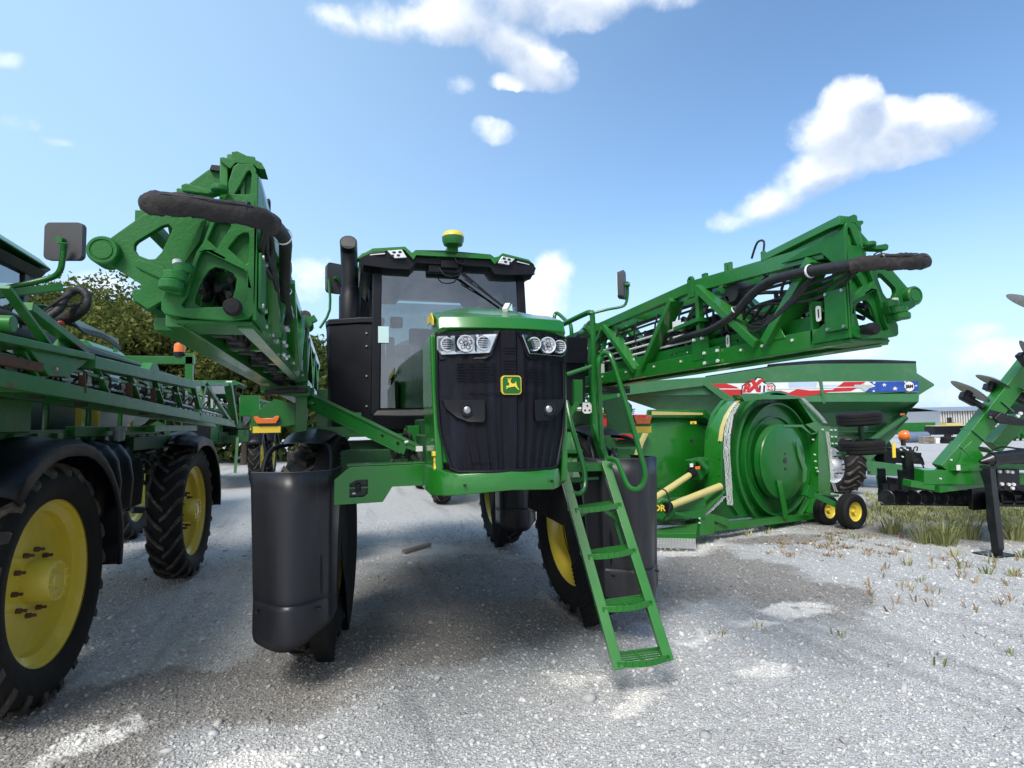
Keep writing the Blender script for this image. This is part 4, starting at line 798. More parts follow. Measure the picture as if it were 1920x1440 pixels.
# --- ladder
LA0, LA1 = W(1052, 868, 5.05), W(1160, 1256, 4.22); LB0, LB1 = W(1134, 866, 5.15), W(1253, 1240, 4.30)
ld = obj('ladder', MB().beam(LA0, LA1, .07, .075, up=(1, -.3, 0)).beam(LB0, LB1, .07, .075, up=(1, -.3, 0)), 'green_bright', sp, bev=.004)
lx_ = (LB0-LA0).normalized()
for (ya, yb) in ((957, 946), (1043, 1031), (1140, 1128), (1242, 1230)):
    def on(A, B, yy):
        lo, hi = 0, 1
        for _ in range(30):
            mid = (lo+hi)/2; p = A+(B-A)*mid; q = p-EYE; py = 720-FPX*q.dot(UPV)/q.dot(FW)
            if py < yy: lo = mid
            else: hi = mid
        return A+(B-A)*lo
    A, B = on(LA0, LA1, ya), on(LB0, LB1, yb); d = (B-A).normalized(); f_ = Vector((0, 0, 1)).cross(d).normalized()
    if f_.y > 0: f_ = -f_
    L = (B-A).length; b = MB()
    fr = [A+d*L*u+f_*(.03+.05*math.sin(math.pi*u)) for u in np.linspace(0, 1, 9)]
    for i in range(8): b.beam(fr[i], fr[i+1], .012, .045)
    b.beam(A-f_*.14, B-f_*.14, .012, .03); b.beam((A+B)/2+f_*.07, (A+B)/2-f_*.14, .016, .022)
    for k in range(1, 6):
        o = .055-.036*k; b.beam(A+f_*o+Vector((0, 0, .012)), B+f_*o+Vector((0, 0, .012)), .010, .010)
    for e in (A, B): b.beam(e+f_*.05, e-f_*.14, .014, .04)
    obj('step', b, 'green_bright', ld, bev=.002)
b = MB()
for f in (.26, .50, .76, .97):
    for A, B in ((LA0, LA1), (LB0, LB1)): p = A+(B-A)*f; b.cyl(p-lx_*.02, p-lx_*.035, .012, seg=8)
objs('ladder_bolt', b, 'black_paint', ld, fix=False)
b = MB(); m0 = W(1085, 968, 4.95); m1 = W(1160, 975, 4.95); mt = W(1120, 948, 4.95); b.beam(m0, mt, .02, .03); b.beam(mt, m1, .02, .03); b.beam(W(1148, 960, 5.0), W(1172, 1040, 5.0), .02, .03); obj('ladder_brace', b, 'green', ld, bev=.002)
# platform
b = MB(); A = W(1056, 868, 5.1); B = W(1140, 866, 5.15)
b.beam(W(1052, 880, 5.15), W(1142, 877, 5.2), .06, .05); b.beam(W(1052, 872, 5.3), W(1140, 868, 5.35), .35, .02); b.beam(W(1056, 900, 5.3), W(1140, 895, 5.3), .05, .03)
b.beam(W(1045, 806, 6.2), W(1150, 803, 6.2), .05, .05)
for x in (1065, 1078, 1090, 1102): b.beam(W(x, 806, 6.2), W(x, 785, 6.2), .03, .03)
b.beam(W(1050, 788, 6.2), W(1115, 786, 6.2), .02, .03)
b.beam(W(1112, 800, 5.7), W(1142, 885, 5.2), .05, .12); b.beam(W(1085, 805, 6.0), W(1085, 905, 5.6), .16, .03); b.beam(W(1098, 835, 5.8), W(1110, 870, 5.6), .06, .03)
b.beam(W(1068, 812, 6.0), W(1068, 900, 5.6), .05, .04); b.beam(W(1058, 845, 5.9), W(1120, 845, 5.9), .35, .04)
obj('platform', b, 'green', sp, bev=.004)
b = MB(); b.beam(W(1060, 815, 6.6), W(1118, 812, 6.6), .9, .5); b.beam(W(1090, 880, 6.6), W(1120, 878, 6.6), .6, .5); obj('platform_box', b, 'green_dark', sp, bev=.01)
b = MB(); b.beam(W(1083, 712, 5.6), W(1083, 758, 5.6), .09, .05); b.beam(W(1083, 755, 5.6), W(1062, 790, 5.6), .09, .05); obj('mirror_bracket', b, 'green', sp, bev=.006)
b = MB(); b.beam(W(1078, 635, 5.9), W(1078, 760, 5.9), .21, .05); b.beam(W(1080, 632, 5.8), W(1080, 682, 5.8), .22, .08); obj('wiring_panel', b, 'black_plastic', sp, bev=.01)
b = MB(); b.b2(U(1066, 652, 1, 4.9), U(1086, 668, 1, 4.95)) ; 
# rails
def rail(pts, r, name='handrail', sm=4):
    b = MB(); b.tube(pts, r, 10, sm); return obj(name, b, 'green', sp, fix=False)
rail([W(1040, 628, 6.4), W(1039, 598, 6.4), W(1044, 587, 6.4), W(1060, 600, 6.2), W(1070, 610, 6.0), W(1072, 640, 6.0)], .020)
rail([W(1056, 608, 5.6), W(1098, 588, 5.2), W(1107, 587, 5.1), W(1111, 597, 5.1), W(1113, 700, 5.1), W(1115, 795, 5.1)], .024)
rail([W(1128, 840, 5.2), W(1125, 760, 5.1), W(1122, 690, 5.0), W(1127, 668, 5.0), W(1138, 662, 4.95), W(1148, 675, 4.9), W(1170, 745, 4.85), W(1206, 870, 4.8), W(1208, 900, 4.8), W(1196, 917, 4.8), W(1178, 912, 4.85), W(1163, 878, 4.95), W(1155, 863, 5.0), W(1140, 860, 5.05)], .022)
rail([W(1062, 752, 5.2), W(1072, 800, 5.1), W(1093, 870, 5.0), W(1097, 905, 4.95), W(1090, 924, 4.9), W(1072, 922, 4.9), W(1058, 900, 5.0), W(1050, 876, 5.1)], .021)
rail([W(1063, 702, 5.1), W(1112, 686, 5.1)], .018, sm=0)
# ------------------------------------------------------------------ booms
BX = 1.08
def boom(side):
    def P(a, y, z): return (BX+side*(1.40+a), y, z)
    def mb(): return MB()
    def beam(b, p, q, w_, h_, up=(0, 0, 1)): b.beam(P(*p), P(*q), w_, h_, up)
    b = mb(); fr = None
    for a in (.03, .27):
        beam(b, (a, 2.40, 2.43), (a, 9.6, 2.43), .06, .105)
        beam(b, (a, 2.50, 2.895), (a, 3.75, 2.985), .055, .09); beam(b, (a, 3.75, 2.985), (a, 5.25, 2.955), .055, .08); beam(b, (a, 5.25, 2.955), (a, 9.6, 2.94), .055, .08)
        beam(b, (a, 4.62, 2.44), (a, 5.22, 2.93), .05, .12, (1, 0, 0)); beam(b, (a, 4.48, 2.46), (a, 3.98, 2.94), .05, .12, (1, 0, 0))
        beam(b, (a, 3.03, 2.46), (a, 3.63, 2.95), .055, .14, (1, 0, 0)); beam(b, (a, 2.95, 2.46), (a, 2.56, 2.86), .055, .15, (1, 0, 0))
        b.prism([(3.05, 2.465), (2.80, 2.465), (2.86, 2.57), (2.91, 2.53)], lambda u, v, t: P(a-.027+t, u, v), -.01, 0)
        beam(b, (a, 3.68, 2.46), (a, 3.68, 2.97), .04, .05, (1, 0, 0))
        y = 5.3
        while y < 9.2: beam(b, (a, y, 2.93), (a, y+.6, 2.45), .04, .07, (1, 0, 0)); beam(b, (a, y+.65, 2.45), (a, y+1.2, 2.93), .04, .07, (1, 0, 0)); y += 1.3
    for y in (2.6, 3.3, 4.0, 4.55, 5.2, 6.2, 7.2, 8.2, 9.2): beam(b, (.03, y, 2.43), (.27, y+.06, 2.43), .05, .05); beam(b, (.03, y+.2, 2.96-.04*(y < 3)), (.27, y+.3, 2.96-.04*(y < 3)), .04, .04)
    bo = obj('boom', b, 'green_bright', sp, bev=.004)
    b = mb()   # inner perforated rail and brackets
    b.prism([(2.62, 2.47), (5.2, 2.47), (5.2, 2.57), (2.62, 2.57)], lambda u, v, t: P(.05+t, u, v), 0, .01, [[(y+.010*math.cos(k), 2.52+.010*math.sin(k)) for k in np.linspace(0, 6.28, 8)[:-1]] for y in (2.9, 3.3, 3.9, 4.05, 4.4, 4.9)])
    b.b2(P(-.012, 3.42, 2.385), P(.004, 3.60, 2.50)); b.b2(P(-.004, 3.55, 2.43), P(.012, 3.75, 2.60))
    b.prism([(3.70, 2.90), (3.70, 3.04), (3.72, 3.06), (3.75, 3.06), (3.77, 3.04), (3.77, 2.90)], lambda u, v, t: P(.0+t, u, v), -.01, .012, [[(3.735+.012*math.cos(k), 3.035+.012*math.sin(k)) for k in np.linspace(0, 6.28, 9)[:-1]]])
    beam(b, (.03, 3.60, 2.88), (.03, 3.60, 3.05), .03, .045)
    for y, z in ((3.30, 2.95), (3.34, 2.955), (2.98, 2.93)): b.cyl(P(.02, y, z-.02), P(.02, y, z+.10), .016, seg=10)
    beam(b, (.02, 3.95, 2.70), (.02, 3.62, 2.72), .10, .03)
    obj('boom_brackets', b, 'green', bo, bev=.003)
    for y, z in ((3.38, 2.53), (2.545, 2.56), (4.72, 2.52)):
        b = mb(); b.prism([(y+u, z+v) for u, v in rr_(.017, .042, .012, 3)], lambda u, v, t: P(-.006+t if y < 3 else .036+t, u, v), -.004, 0, [[(y+u*.4, z+v*.6) for u, v in rr_(.017, .042, .01, 2)]]); obj('slot_sticker', b, 'white', bo)
    b = mb(); b.b2(P(-.02, 3.86, 2.70), P(-.015, 3.97, 2.76)); obj('flag_sticker', b, 'white', bo)
    # plumbing inside the truss
    b = mb()
    for a, z, r in ((.12, 2.56, .020), (.17, 2.66, .017), (.10, 2.62, .014), (.2, 2.72, .015)): b.tube([P(a, 2.55, z), P(a+.01, 4, z+.02), P(a, 6, z), P(a, 9.4, z-.02)], r, 8, 3)
    rr1 = random.Random(7)
    for k in range(60):
        y = 2.6+k*.085+.03*rr1.random(); a = .07+.15*rr1.random(); z = 2.46+.26*rr1.random(); s_ = .018+.022*rr1.random()
        if k % 2: b.cyl(P(a, y, z), P(a+.03, y+.05*rr1.random(), z-.05), s_*.8, seg=9)
        else: b.box(P(a, y, z), (s_*2, s_*2, s_*1.6))
    for k in range(16):
        y = 2.6+.17*k; q = [P(.05+.18*rr1.random(), y, 2.55+.25*rr1.random())]
        for j in range(4): q.append(P(.05+.2*rr1.random(), y+.14*(j+1)*rr1.random()+.06*j, 2.5+.32*rr1.random()))
        b.tube(q, .009+.008*rr1.random(), 7, 4)
    b.cyl(P(.05, 3.34, 2.86), P(.18, 3.34, 2.86), .07, seg=16); b.cyl(P(.05, 3.42, 2.80), P(.16, 3.42, 2.80), .05, seg=16)
    for q in range(5):
        z = 2.54+.062*q; a = .09+.028*(q % 3); b.tube([P(a, 3.3+.1*q, z+.02), P(a, 3.8, z), P(a, 6, z), P(a, 9.3, z)], .011+.004*(q % 2), 7, 2)
    for k in range(16):
        y = 3.5+.36*k; b.box(P(.12, y, 2.64), (.09, .025, .30)); b.tube([P(.04, y+.05, 2.88), P(.03, y+.1, 2.78), P(.08, y+.15, 2.66), P(.05, y+.25, 2.52)], .008, 6, 4)
    obj('spray_plumbing', b, 'hose', bo, fix=False)
    b = mb()
    for a, z in ((.065, 2.60), (.075, 2.66), (.065, 2.72)): b.cyl(P(a, 3.7, z), P(a, 8.2, z), .010, seg=8)
    for k in range(18): y = 2.7+.2*k*.8; b.cyl(P(.06+.12*rr1.random(), y, 2.5+.2*rr1.random()), P(.09+.12*rr1.random(), y+.01, 2.52+.2*rr1.random()), .010, seg=7)
    obj('pipe_fittings', b, 'zinc', bo, fix=False)
    b = mb(); b.cyl(P(.14, 2.55, 2.74), P(.14, 3.45, 2.64), .038, seg=18); b.cyl(P(.14, 3.2, 2.67), P(.14, 3.8, 2.60), .05, seg=18); b.b2(P(.10, 3.4, 2.60), P(.18, 3.5, 2.72)); obj('fold_cylinder', b, 'green', bo, bev=.003)
    # folded outer section lying alongside
    b = mb()
    for z in (2.50, 2.80): beam(b, (.40, 2.45, z), (.40, 9.0, z), .045, .05)
    y = 2.5
    while y < 8.8: beam(b, (.40, y, 2.5), (.40, y+.4, 2.8), .03, .035, (1, 0, 0)); beam(b, (.40, y+.4, 2.8), (.40, y+.8, 2.5), .03, .035, (1, 0, 0)); y += .85
    beam(b, (.30, 2.5, 2.405), (.30, 9.4, 2.395), .13, .05); beam(b, (.17, 3.2, 2.46), (.17, 9.0, 2.44), .22, .015)
    obj('folded_section', b, 'green', bo, bev=.003)
    b = mb(); b.tube([P(.34, 2.8, 2.52), P(.34, 9, 2.50)], .02, 8, 0)
    for k in range(16): y = 2.9+.36*k; b.box(P(.33, y, 2.49), (.05, .06, .07)); b.cyl(P(.33, y, 2.47), P(.33, y, 2.40), .018, seg=8)
    b.tube([P(.15, 2.7, 2.42), P(.15, 9, 2.40)], .018, 8, 0); b.tube([P(.20, 2.7, 2.45), P(.20, 9, 2.43)], .014, 8, 0)
    for k in range(30): y = 2.75+.21*k; q = rr1.random(); b.box(P(.12+.07*q, y, 2.425), (.05+.04*q, .07, .06)); b.tube([P(.10, y, 2.44), P(.15, y+.05, 2.40), P(.2, y+.10, 2.45)], .010, 6, 3)
    obj('nozzle_bodies', b, 'hose', bo, fix=False)
    # upper folded arm
    b = mb(); beam(b, (.05, 2.38, 3.025), (.05, 2.98, 2.985), .10, .045)
    b.prism([(2.36, 2.84), (2.36, 3.0), (2.45, 3.01), (2.96, 2.95), (2.96, 2.92), (2.6, 2.90)], lambda u, v, t: P(.03+t, u, v), 0, .02); b.prism([(2.36, 2.80), (2.36, 3.02), (2.45, 3.03), (2.96, 2.92), (2.96, 2.88), (2.5, 2.86)], lambda u, v, t: P(.09+t, u, v), 0, .03)
    obj('upper_arm', b, 'green_bright', bo, bev=.005)
    # cast hinge head (outlines measured on the left one, mirrored for the right)
    def az(x, y, Yp): p = U(150+x*.3472, 260+y*.3472, 1, Yp); return (-(p.x-BX)-1.40, p.z)
    def poly(b, pts, Yp, t0, t1, holes=()): b.prism([az(x, y, Yp) for x, y in pts], lambda u, v, t: P(u, Yp+t, v), t0, t1, [[az(x, y, Yp) for x, y in h] for h in holes])
    o_ = [(437, 925), (438, 860), (470, 815), (560, 800), (598, 700), (628, 610), (665, 560), (700, 460), (735, 400), (800, 285), (800, 235), (826, 150), (850, 132), (935, 138), (952, 165), (948, 300), (958, 440), (956, 600), (948, 880), (935, 950), (905, 972), (800, 985), (600, 968), (500, 955), (455, 945)]
    lower = [(655, 612), (672, 606), (885, 708), (902, 735), (900, 870), (880, 905), (560, 912), (548, 895), (580, 850), (604, 760), (632, 665)]
    upper = [(800, 592), (812, 575), (858, 520), (880, 508), (910, 508), (914, 530), (906, 672), (895, 676)]
    topr = [(868, 245), (902, 178), (918, 172), (926, 190), (918, 300), (835, 298)]
    col = [(690, 545), (735, 440), (810, 440), (815, 470), (765, 550), (742, 592)]
    win = [(655, 745), (690, 698), (720, 682), (770, 692), (815, 715), (838, 748), (830, 800), (812, 860), (800, 900), (640, 900), (612, 878), (612, 850), (635, 790)]
    b = mb(); poly(b, o_, 2.34, 0, .028, [lower, upper, topr, col]); poly(b, o_, 2.34, .03, .045, [win])
    b.prism([(2.34, 2.40), (2.60, 2.40), (2.58, 2.46), (2.50, 2.50), (2.49, 2.66), (2.43, 2.70), (2.42, 2.80), (2.50, 2.88), (2.80, 2.90), (2.45, 2.96), (2.34, 2.96)], lambda u, v, t: P(-.017+t, u, v), .0, .015)
    b.b2(P(.0, 2.36, 2.385), P(.26, 2.62, 2.40)); b.prism([(2.345, 2.445), (2.48, 2.445), (2.48, 2.66), (2.345, 2.66)], lambda u, v, t: P(-.02+t, u, v), -.012, 0)
    b.prism([(.0, 2.40), (.25, 2.40), (.20, 2.64), (.0, 2.64)], lambda u, v, t: P(u, 2.60+t, v), 0, .02, [[(.05, 2.46), (.19, 2.46), (.16, 2.58), (.05, 2.58)]])
    head = obj('hinge_casting', b, 'green_cast', bo, bev=.007, seg=2)
    b = mb()
    for y, z in ((2.36, 2.46), (2.465, 2.46), (2.36, 2.645), (2.465, 2.645)): b.cyl(P(-.03, y, z), P(-.04, y, z), .009, seg=8)
    objs('cover_bolt', b, 'steel', head, fix=False)
    def ring(cx, cy, r, h, Yp, m_='green_cast'):
        a, z = az(cx, cy, Yp); b = mb(); b.lathe([(.001, -h/2), (r-.004, -h/2), (r, -h/2+.005), (r, h/2-.005), (r-.004, h/2), (.001, h/2)], P(a, Yp, z), (0, 0, 1), 26); obj('hinge_knuckle', b, m_, head, fix=False)
    ring(555, 705, .036, .034, 2.31); ring(512, 745, .040, .034, 2.285); ring(492, 790, .040, .032, 2.28); ring(525, 690, .016, .05, 2.30, 'zinc'); ring(755, 272, .030, .022, 2.31)
    b = mb(); poly(b, [(300, 675), (325, 655), (455, 692), (500, 735), (480, 765), (430, 762), (310, 705)], 2.31, -.02, .03); obj('hinge_lug', b, 'green_cast', head, bev=.006, seg=2)
    b = mb(); poly(b, [(520, 680), (600, 690), (612, 730), (590, 780), (540, 790), (520, 740)], 2.32, -.02, .03); poly(b, [(430, 790), (560, 790), (555, 850), (470, 830), (420, 805)], 2.32, -.02, .02)
    obj('hinge_lug', b, 'green_cast', head, bev=.006, seg=2); b = mb(); poly(b, [(550, 260), (580, 250), (700, 282), (760, 292), (700, 312), (560, 296)], 2.33, -.02, .03); obj('hinge_lug', b, 'green_cast', head, bev=.006, seg=2)
    b = mb(); a, z = az(830, 916, 2.30); b.lathe([(.001, .05), (.026, .048), (.031, .038), (.032, .01), (.028, 0), (.02, -.03)], P(a, 2.30, z), (0, -1, 0), 24); obj('bump_stop', b, 'rubber', head, fix=False)
    # swinging hinge plate of the outer section, behind the casting
    o_ = [(62, 612), (78, 580), (110, 562), (145, 548), (342, 408), (420, 380), (720, 390), (730, 430), (650, 610), (590, 800), (470, 850), (440, 880), (385, 912), (360, 918), (295, 872), (288, 850), (328, 806), (325, 782), (160, 682), (130, 686), (95, 662)]
    hole = [(292, 598), (294, 570), (310, 552), (445, 470), (480, 462), (498, 482), (492, 505), (440, 612), (405, 648), (370, 650), (312, 628)]
    b = mb(); poly(b, o_, 2.44, 0, .03, [hole]); poly(b, [(665, 440), (690, 430), (650, 560), (560, 690), (545, 680)], 2.43, -.01, .0)
    pl2 = obj('hinge_plate', b, 'green_cast', bo, bev=.006, seg=2)
    b = mb(); a, z = az(135, 612, 2.43); b.lathe([(.052, .06), (.052, -.024), (.047, -.030), (.040, -.030), (.038, -.026), (.034, -.026), (.032, -.030), (.001, -.030)], P(a, 2.43, z), (0, 1, 0), 30); obj('pivot_boss', b, 'green_cast', pl2, fix=False)
    b = mb(); poly(b, [(530, 292), (560, 262), (690, 168), (700, 165), (758, 175), (770, 200), (795, 245), (780, 290), (640, 300)], 2.42, 0, .04); obj('upper_hinge_plate', b, 'green_cast', bo, bev=.006)
    b = mb(); poly(b, [(820, 72), (850, 68), (980, 130), (1000, 165), (960, 160), (940, 140), (840, 128), (810, 160), (757, 118), (757, 102), (775, 100), (815, 112)], 2.345, 0, .10); obj('upper_cap', b, 'green_cast', bo, bev=.005)
    b = mb(); poly(b, [(700, 165), (710, 140), (755, 145), (760, 175)], 2.40, 0, .04)
    obj('proximity_switch', b, 'black_paint', bo, fix=False)
    b = mb(); rr3 = random.Random(11)
    for k in range(14):
        a, z = az(640+rr3.random()*190, 720+rr3.random()*170, 2.5); b.tube([P(a, 2.42+.2*rr3.random(), z), P(a+.03*(rr3.random()-.5), 2.55, z+.03), P(a+.05*(rr3.random()-.5), 2.75, z-.02)], .009+.008*rr3.random(), 8, 4)
    for k in range(7):
        y = 2.42+.05*k; b.tube([P(-.03, 2.50+.02*k, 2.78-.015*k), P(-.045, 2.62+.03*k, 2.72-.02*k), P(-.03, 2.72+.05*k, 2.66-.02*k), P(.01, 2.9+.05*k, 2.60)], .008, 7, 4)
    obj('head_hoses', b, 'hose', bo, fix=False)
    # sleeve and hoses round the head
    b = mb(); ys = 2.14
    sp_ = [P(.20, ys+.24, 2.82), P(.29, ys+.15, 2.79), P(.295, ys+.045, 2.762), P(.2, ys, 2.752), P(.08, ys+.01, 2.745), P(-.03, ys+.03, 2.742), P(-.085, ys+.11, 2.74)]
    b.tube(sp_, [.028, .033, .036, .037, .036, .035, .034, .032], 20, 16)
    b.v = [(v[0], v[1], v[2]+.007*noise.noise(Vector(v)*26)+.005*noise.noise(Vector(v)*60)-(.006 if (v[2] < 2.72) else 0)) for v in b.v]
    hs = obj('hose_sleeve', b, 'sleeve', bo, fix=False)
    b = mb()
    for a in (.16, -.01): b.lathe([(.037, -.005), (.041, 0), (.037, .005)], P(a, ys+.004 if a > .1 else ys+.025, 2.748), (1, 0, 0), 18)
    b.tube([P(.25, ys-.022, 2.772), P(.2, ys-.033, 2.768), P(.08, ys-.028, 2.762), P(-.03, ys-.008, 2.758)], .0025, 5, 4)
    obj('tie_strap', b, 'black_paint', hs, fix=False)
    b = mb()
    b.tube([P(-.07, ys+.08, 2.74), P(-.09, 2.42, 2.765), P(-.09, 2.62, 2.79), P(-.07, 2.85, 2.80), P(-.05, 3.05, 2.75), P(-.04, 3.22, 2.67), P(-.03, 3.5, 2.62), P(.02, 3.85, 2.63), P(.1, 4.3, 2.62)], [.030, .028, .028, .025, .024, .020], 14, 5)
    for q in range(3): b.tube([P(-.06, ys+.10, 2.73-.01*q), P(-.06+.02*q, 2.42, 2.72-.03*q), P(-.03, 2.62, 2.72-.04*q), P(.0, 2.85+.1*q, 2.70), P(.06, 3.1+.1*q, 2.62), P(.1, 3.6, 2.60)], .009, 8, 5)
    b.tube([P(.02, 2.98, 3.02), P(.02, 2.97, 3.09), P(.02, 3.03, 3.10), P(.03, 3.10, 3.02)], .007, 6, 4)
    obj('boom_hose', b, 'hose', bo, fix=False)
    b = mb(); b.lathe([(.034, -.008), (.038, 0), (.034, .008)], P(-.09, 2.50, 2.777), (0, 1, 0), 16); b.lathe([(.030, -.006), (.033, 0), (.030, .006)], P(-.043, 3.18, 2.70), (0, .8, -.5), 16); obj('hose_clamp', b, 'zinc', bo, fix=False)
    # cradle post and root
    b = mb()
    beam(b, (.02, 5.55, 1.9), (.02, 5.55, 3.02), .06, .10, (1, 0, 0)); beam(b, (.0, 5.5, 2.92), (-.10, 5.5, 2.98), .05, .06); b.cyl(P(-.02, 5.45, 2.93), P(-.02, 5.70, 2.93), .055, seg=18)
    beam(b, (-.08, 5.7, 2.33), (.30, 5.7, 2.33), .12, .06); b.prism([(-.06, 2.36), (.34, 2.36), (.34, 2.30), (.1, 2.27), (-.06, 2.27)], lambda u, v, t: P(u, 5.38+t, v), 0, .03)
    beam(b, (-.02, 5.40, 2.40), (.10, 5.40, 2.90), .05, .02, (0, 1, 0)); beam(b, (-.15, 5.8, 1.9), (-.15, 5.8, 2.35), .10, .10); beam(b, (-.7, 5.8, 1.95), (.1, 5.8, 1.95), .12, .10)
    obj('boom_cradle', b, 'green', bo, bev=.004)
    b = mb(); beam(b, (.30, 5.34, 2.30), (-.04, 5.34, 2.32), .07, .04); b.cyl(P(-.01, 5.5, 3.0), P(.04, 6.1, 2.9), .05, seg=12); objs('cradle_pad', b, 'hose', bo, bev=.006)
    b = mb(); b.b2(P(.0, 5.36, 2.44), P(.05, 5.375, 2.58)); obj('warning_label', b, 'grey_sticker', bo)
    return bo
for s_ in (1, -1): boom(s_)
b = MB(); b.b2((BX-1.45, 9.3, 1.9), (BX+1.45, 9.5, 2.1)); b.b2((BX-1.1, 9.3, 2.0), (BX-1.0, 9.45, 3.0)); b.b2((BX+1.0, 9.3, 2.0), (BX+1.1, 9.45, 3.0)); b.b2((BX-1.1, 9.3, 2.9), (BX+1.1, 9.45, 3.0)); obj('boom_centre_frame', b, 'green', sp, bev=.01)

for side in (1, -1):
    bo = [o for o in bpy.data.objects if o.name.startswith('boom') and o.parent is sp and not o.name.startswith('boom_')][0 if side > 0 else 1]
    b = MB()
    for y in (2.75, 3.0, 3.2, 3.9, 4.3, 4.8, 5.3, 6.0): b.cyl((BX+side*(1.40-.002), y, 2.445), (BX+side*(1.40-.010), y, 2.445), .009, seg=6)
    for y, z in ((3.43, 2.47), (3.43, 2.40), (3.58, 2.47), (3.58, 2.40), (3.60, 2.58), (3.70, 2.58)): b.cyl((BX+side*1.395, y, z), (BX+side*1.375, y, z), .011, seg=6)
    obj('boom_bolts', b, 'zinc', bo, fix=False)
    b = MB()
    for k in range(5):
        y = 2.7+.33*k; b.tube([(BX+side*(1.46+.03*(k % 3)), y, 2.90), (BX+side*1.42, y+.12, 2.80-.03*(k % 2)), (BX+side*1.46, y+.22, 2.66), (BX+side*1.5, y+.42, 2.60)], .009, 7, 4)
    for z, r in ((2.84, .013), (2.80, .010)): b.tube([(BX+side*1.47, 2.7, z), (BX+side*1.5, 4, z+.04), (BX+side*1.48, 6, z+.02)], r, 7, 4)
    obj('hydraulic_hoses', b, 'hose', bo, fix=False)
b = MB()
for x, z in ((XC-.30, 1.62), (XC, 1.63), (XC+.28, 1.62)): b.cyl((x, 3.66, z), (x, 3.625, z), .009, seg=8)
objs('chin_bolt', b, 'black_paint', sp, fix=False)
# ------------------------------------------------------------------ neighbouring used sprayer (left edge)
nb = thing('self_propelled_sprayer', 'older green sprayer at left with rusty folded boom and big yellow wheel', 'sprayer', (-3.5, 7, 0))
NROT = math.radians(-2)
WB = [(-2.24, 5.28, 1), (-2.10, 9.1, 1), (-5.2, 5.2, -1), (-5.1, 9.0, -1)]
for x, y, o_ in WB: wheel(nb, (x, y, .89), .89, .40, .59, o_, 22, NROT, near=o_ > 0)
def arch_fender(root, x, y, rot, a0, a1, r=1.04, w_=.50, m_='black_plastic', z=WR):
    T = Matrix.Translation(Vector((x, y, z))) @ Matrix.Rotation(rot, 4, 'Z'); b = MB(T); secs = []
    for k in range(15):
        a = a0+(a1-a0)*k/14; rr = r+.05*abs(math.sin(a*1.5))
        def q(rad, xx): return (xx, math.sin(a)*rad, math.cos(a)*rad)
        secs.append([q(rr-.10, w_/2+.02), q(rr-.02, w_/2+.015), q(rr+.015, w_/2-.04), q(rr+.02, w_/4), q(rr+.04, 0), q(rr+.02, -w_/4), q(rr+.01, -w_/2+.04), q(rr-.08, -w_/2)])
    b.loft(secs, closed=False); o = obj('fender', b, m_, root, fix=False, ang=50); s_ = o.modifiers.new('t', 'SOLIDIFY'); s_.thickness = .02; return o
arch_fender(nb, -2.28, 5.3, NROT, math.radians(-50), math.radians(98), r=.99, w_=.56)
arch_fender(nb, -2.10, 9.1, NROT, math.radians(-30), math.radians(95), r=.95, w_=.5)
b = MB(); T_ = Matrix.Translation(Vector((-2.10, 9.1, WR))) @ Matrix.Rotation(NROT, 4, 'Z'); b.M = T_
b.tube([(-.2, -.2, 1.0), (-.2, -.5, .98), (-.2, -.72, .8), (-.2, -.8, .55)], .018, 8); obj('fender_hoop', b, 'black_plastic', nb, fix=False)
# ribbed black fuel tank between the wheels
p0_ = Vector((-2.27, 6.45, .12)); b = MB(Matrix.Translation(p0_) @ Matrix.Rotation(NROT, 4, 'Z')); secs = []
for k in range(33):
    y = -.62+1.2*k/32; g_ = .03*math.cos(k*math.pi/4)-.03; e = min(1, min(k, 32-k)/3+.6)
    secs.append([(-.6, y, 1.15), (-.6, y, 1.78*e+.0+g_), (.0, y, 1.80*e+g_), (.14, y, 1.75*e+g_), (.24+g_, y, 1.60), (.27+g_, y, 1.4), (.25+g_, y, 1.12), (.1, y, 1.06)])
b.loft(secs); obj('fuel_tank', b, 'black_plastic', nb)
b = MB(); b.cyl((-2.2, 6.95, 1.9), (-2.2, 6.95, 2.02), .05, seg=14); b.cyl((-2.2, 6.95, 2.0), (-2.2, 6.95, 2.04), .07, seg=14); obj('tank_cap', b, 'grey_tank', nb)
b = MB(); b.b2((-4.2, 4.0, 1.45), (-3.4, 10.5, 1.8)); b.b2((-5.1, 5.1, 1.5), (-2.5, 5.4, 1.75)); b.b2((-5.0, 8.9, 1.5), (-2.4, 9.2, 1.75)); b.b2((-3.4, 5.6, 1.75), (-2.55, 8.2, 1.95)); b.b2((-2.55, 4.3, 1.72), (-2.42, 9.8, 1.9))
b.b2((-2.5, 8.9, .9), (-2.38, 9.2, 1.6)); b.b2((-2.62, 5.1, .9), (-2.5, 5.4, 1.6)); b.b2((-3.0, 7.2, 1.2), (-2.3, 7.4, 1.5)); b.beam((-2.3, 7.6, 1.85), (-2.2, 9.6, 1.85), .09, .16); b.b2((-2.6, 9.3, 1.3), (-2.4, 9.6, 1.75)); obj('chassis_frame', b, 'green_dark', nb, bev=.01)
b = MB(); b.b2((-2.5, 4.4, 1.95), (-2.35, 9.3, 2.02))
for k in range(14): b.b2((-2.35, 4.5+.35*k, 1.88), (-2.32, 4.6+.35*k, 1.99))
b.b2((-2.2, 7.8, 1.98), (-2.1, 9.9, 2.06)); obj('walkway', b, 'green_old', nb, bev=.004)
b = MB(); b.loft([[(-3.6+.85*math.cos(t)*k, y, 2.45+.62*math.sin(t)*k) for t in np.linspace(0, 6.283, 21)[:-1]] for y, k in ((6.4, .85), (6.5, 1), (9.6, 1), (9.7, .85))]); obj('solution_tank', b, 'grey_tank', nb)
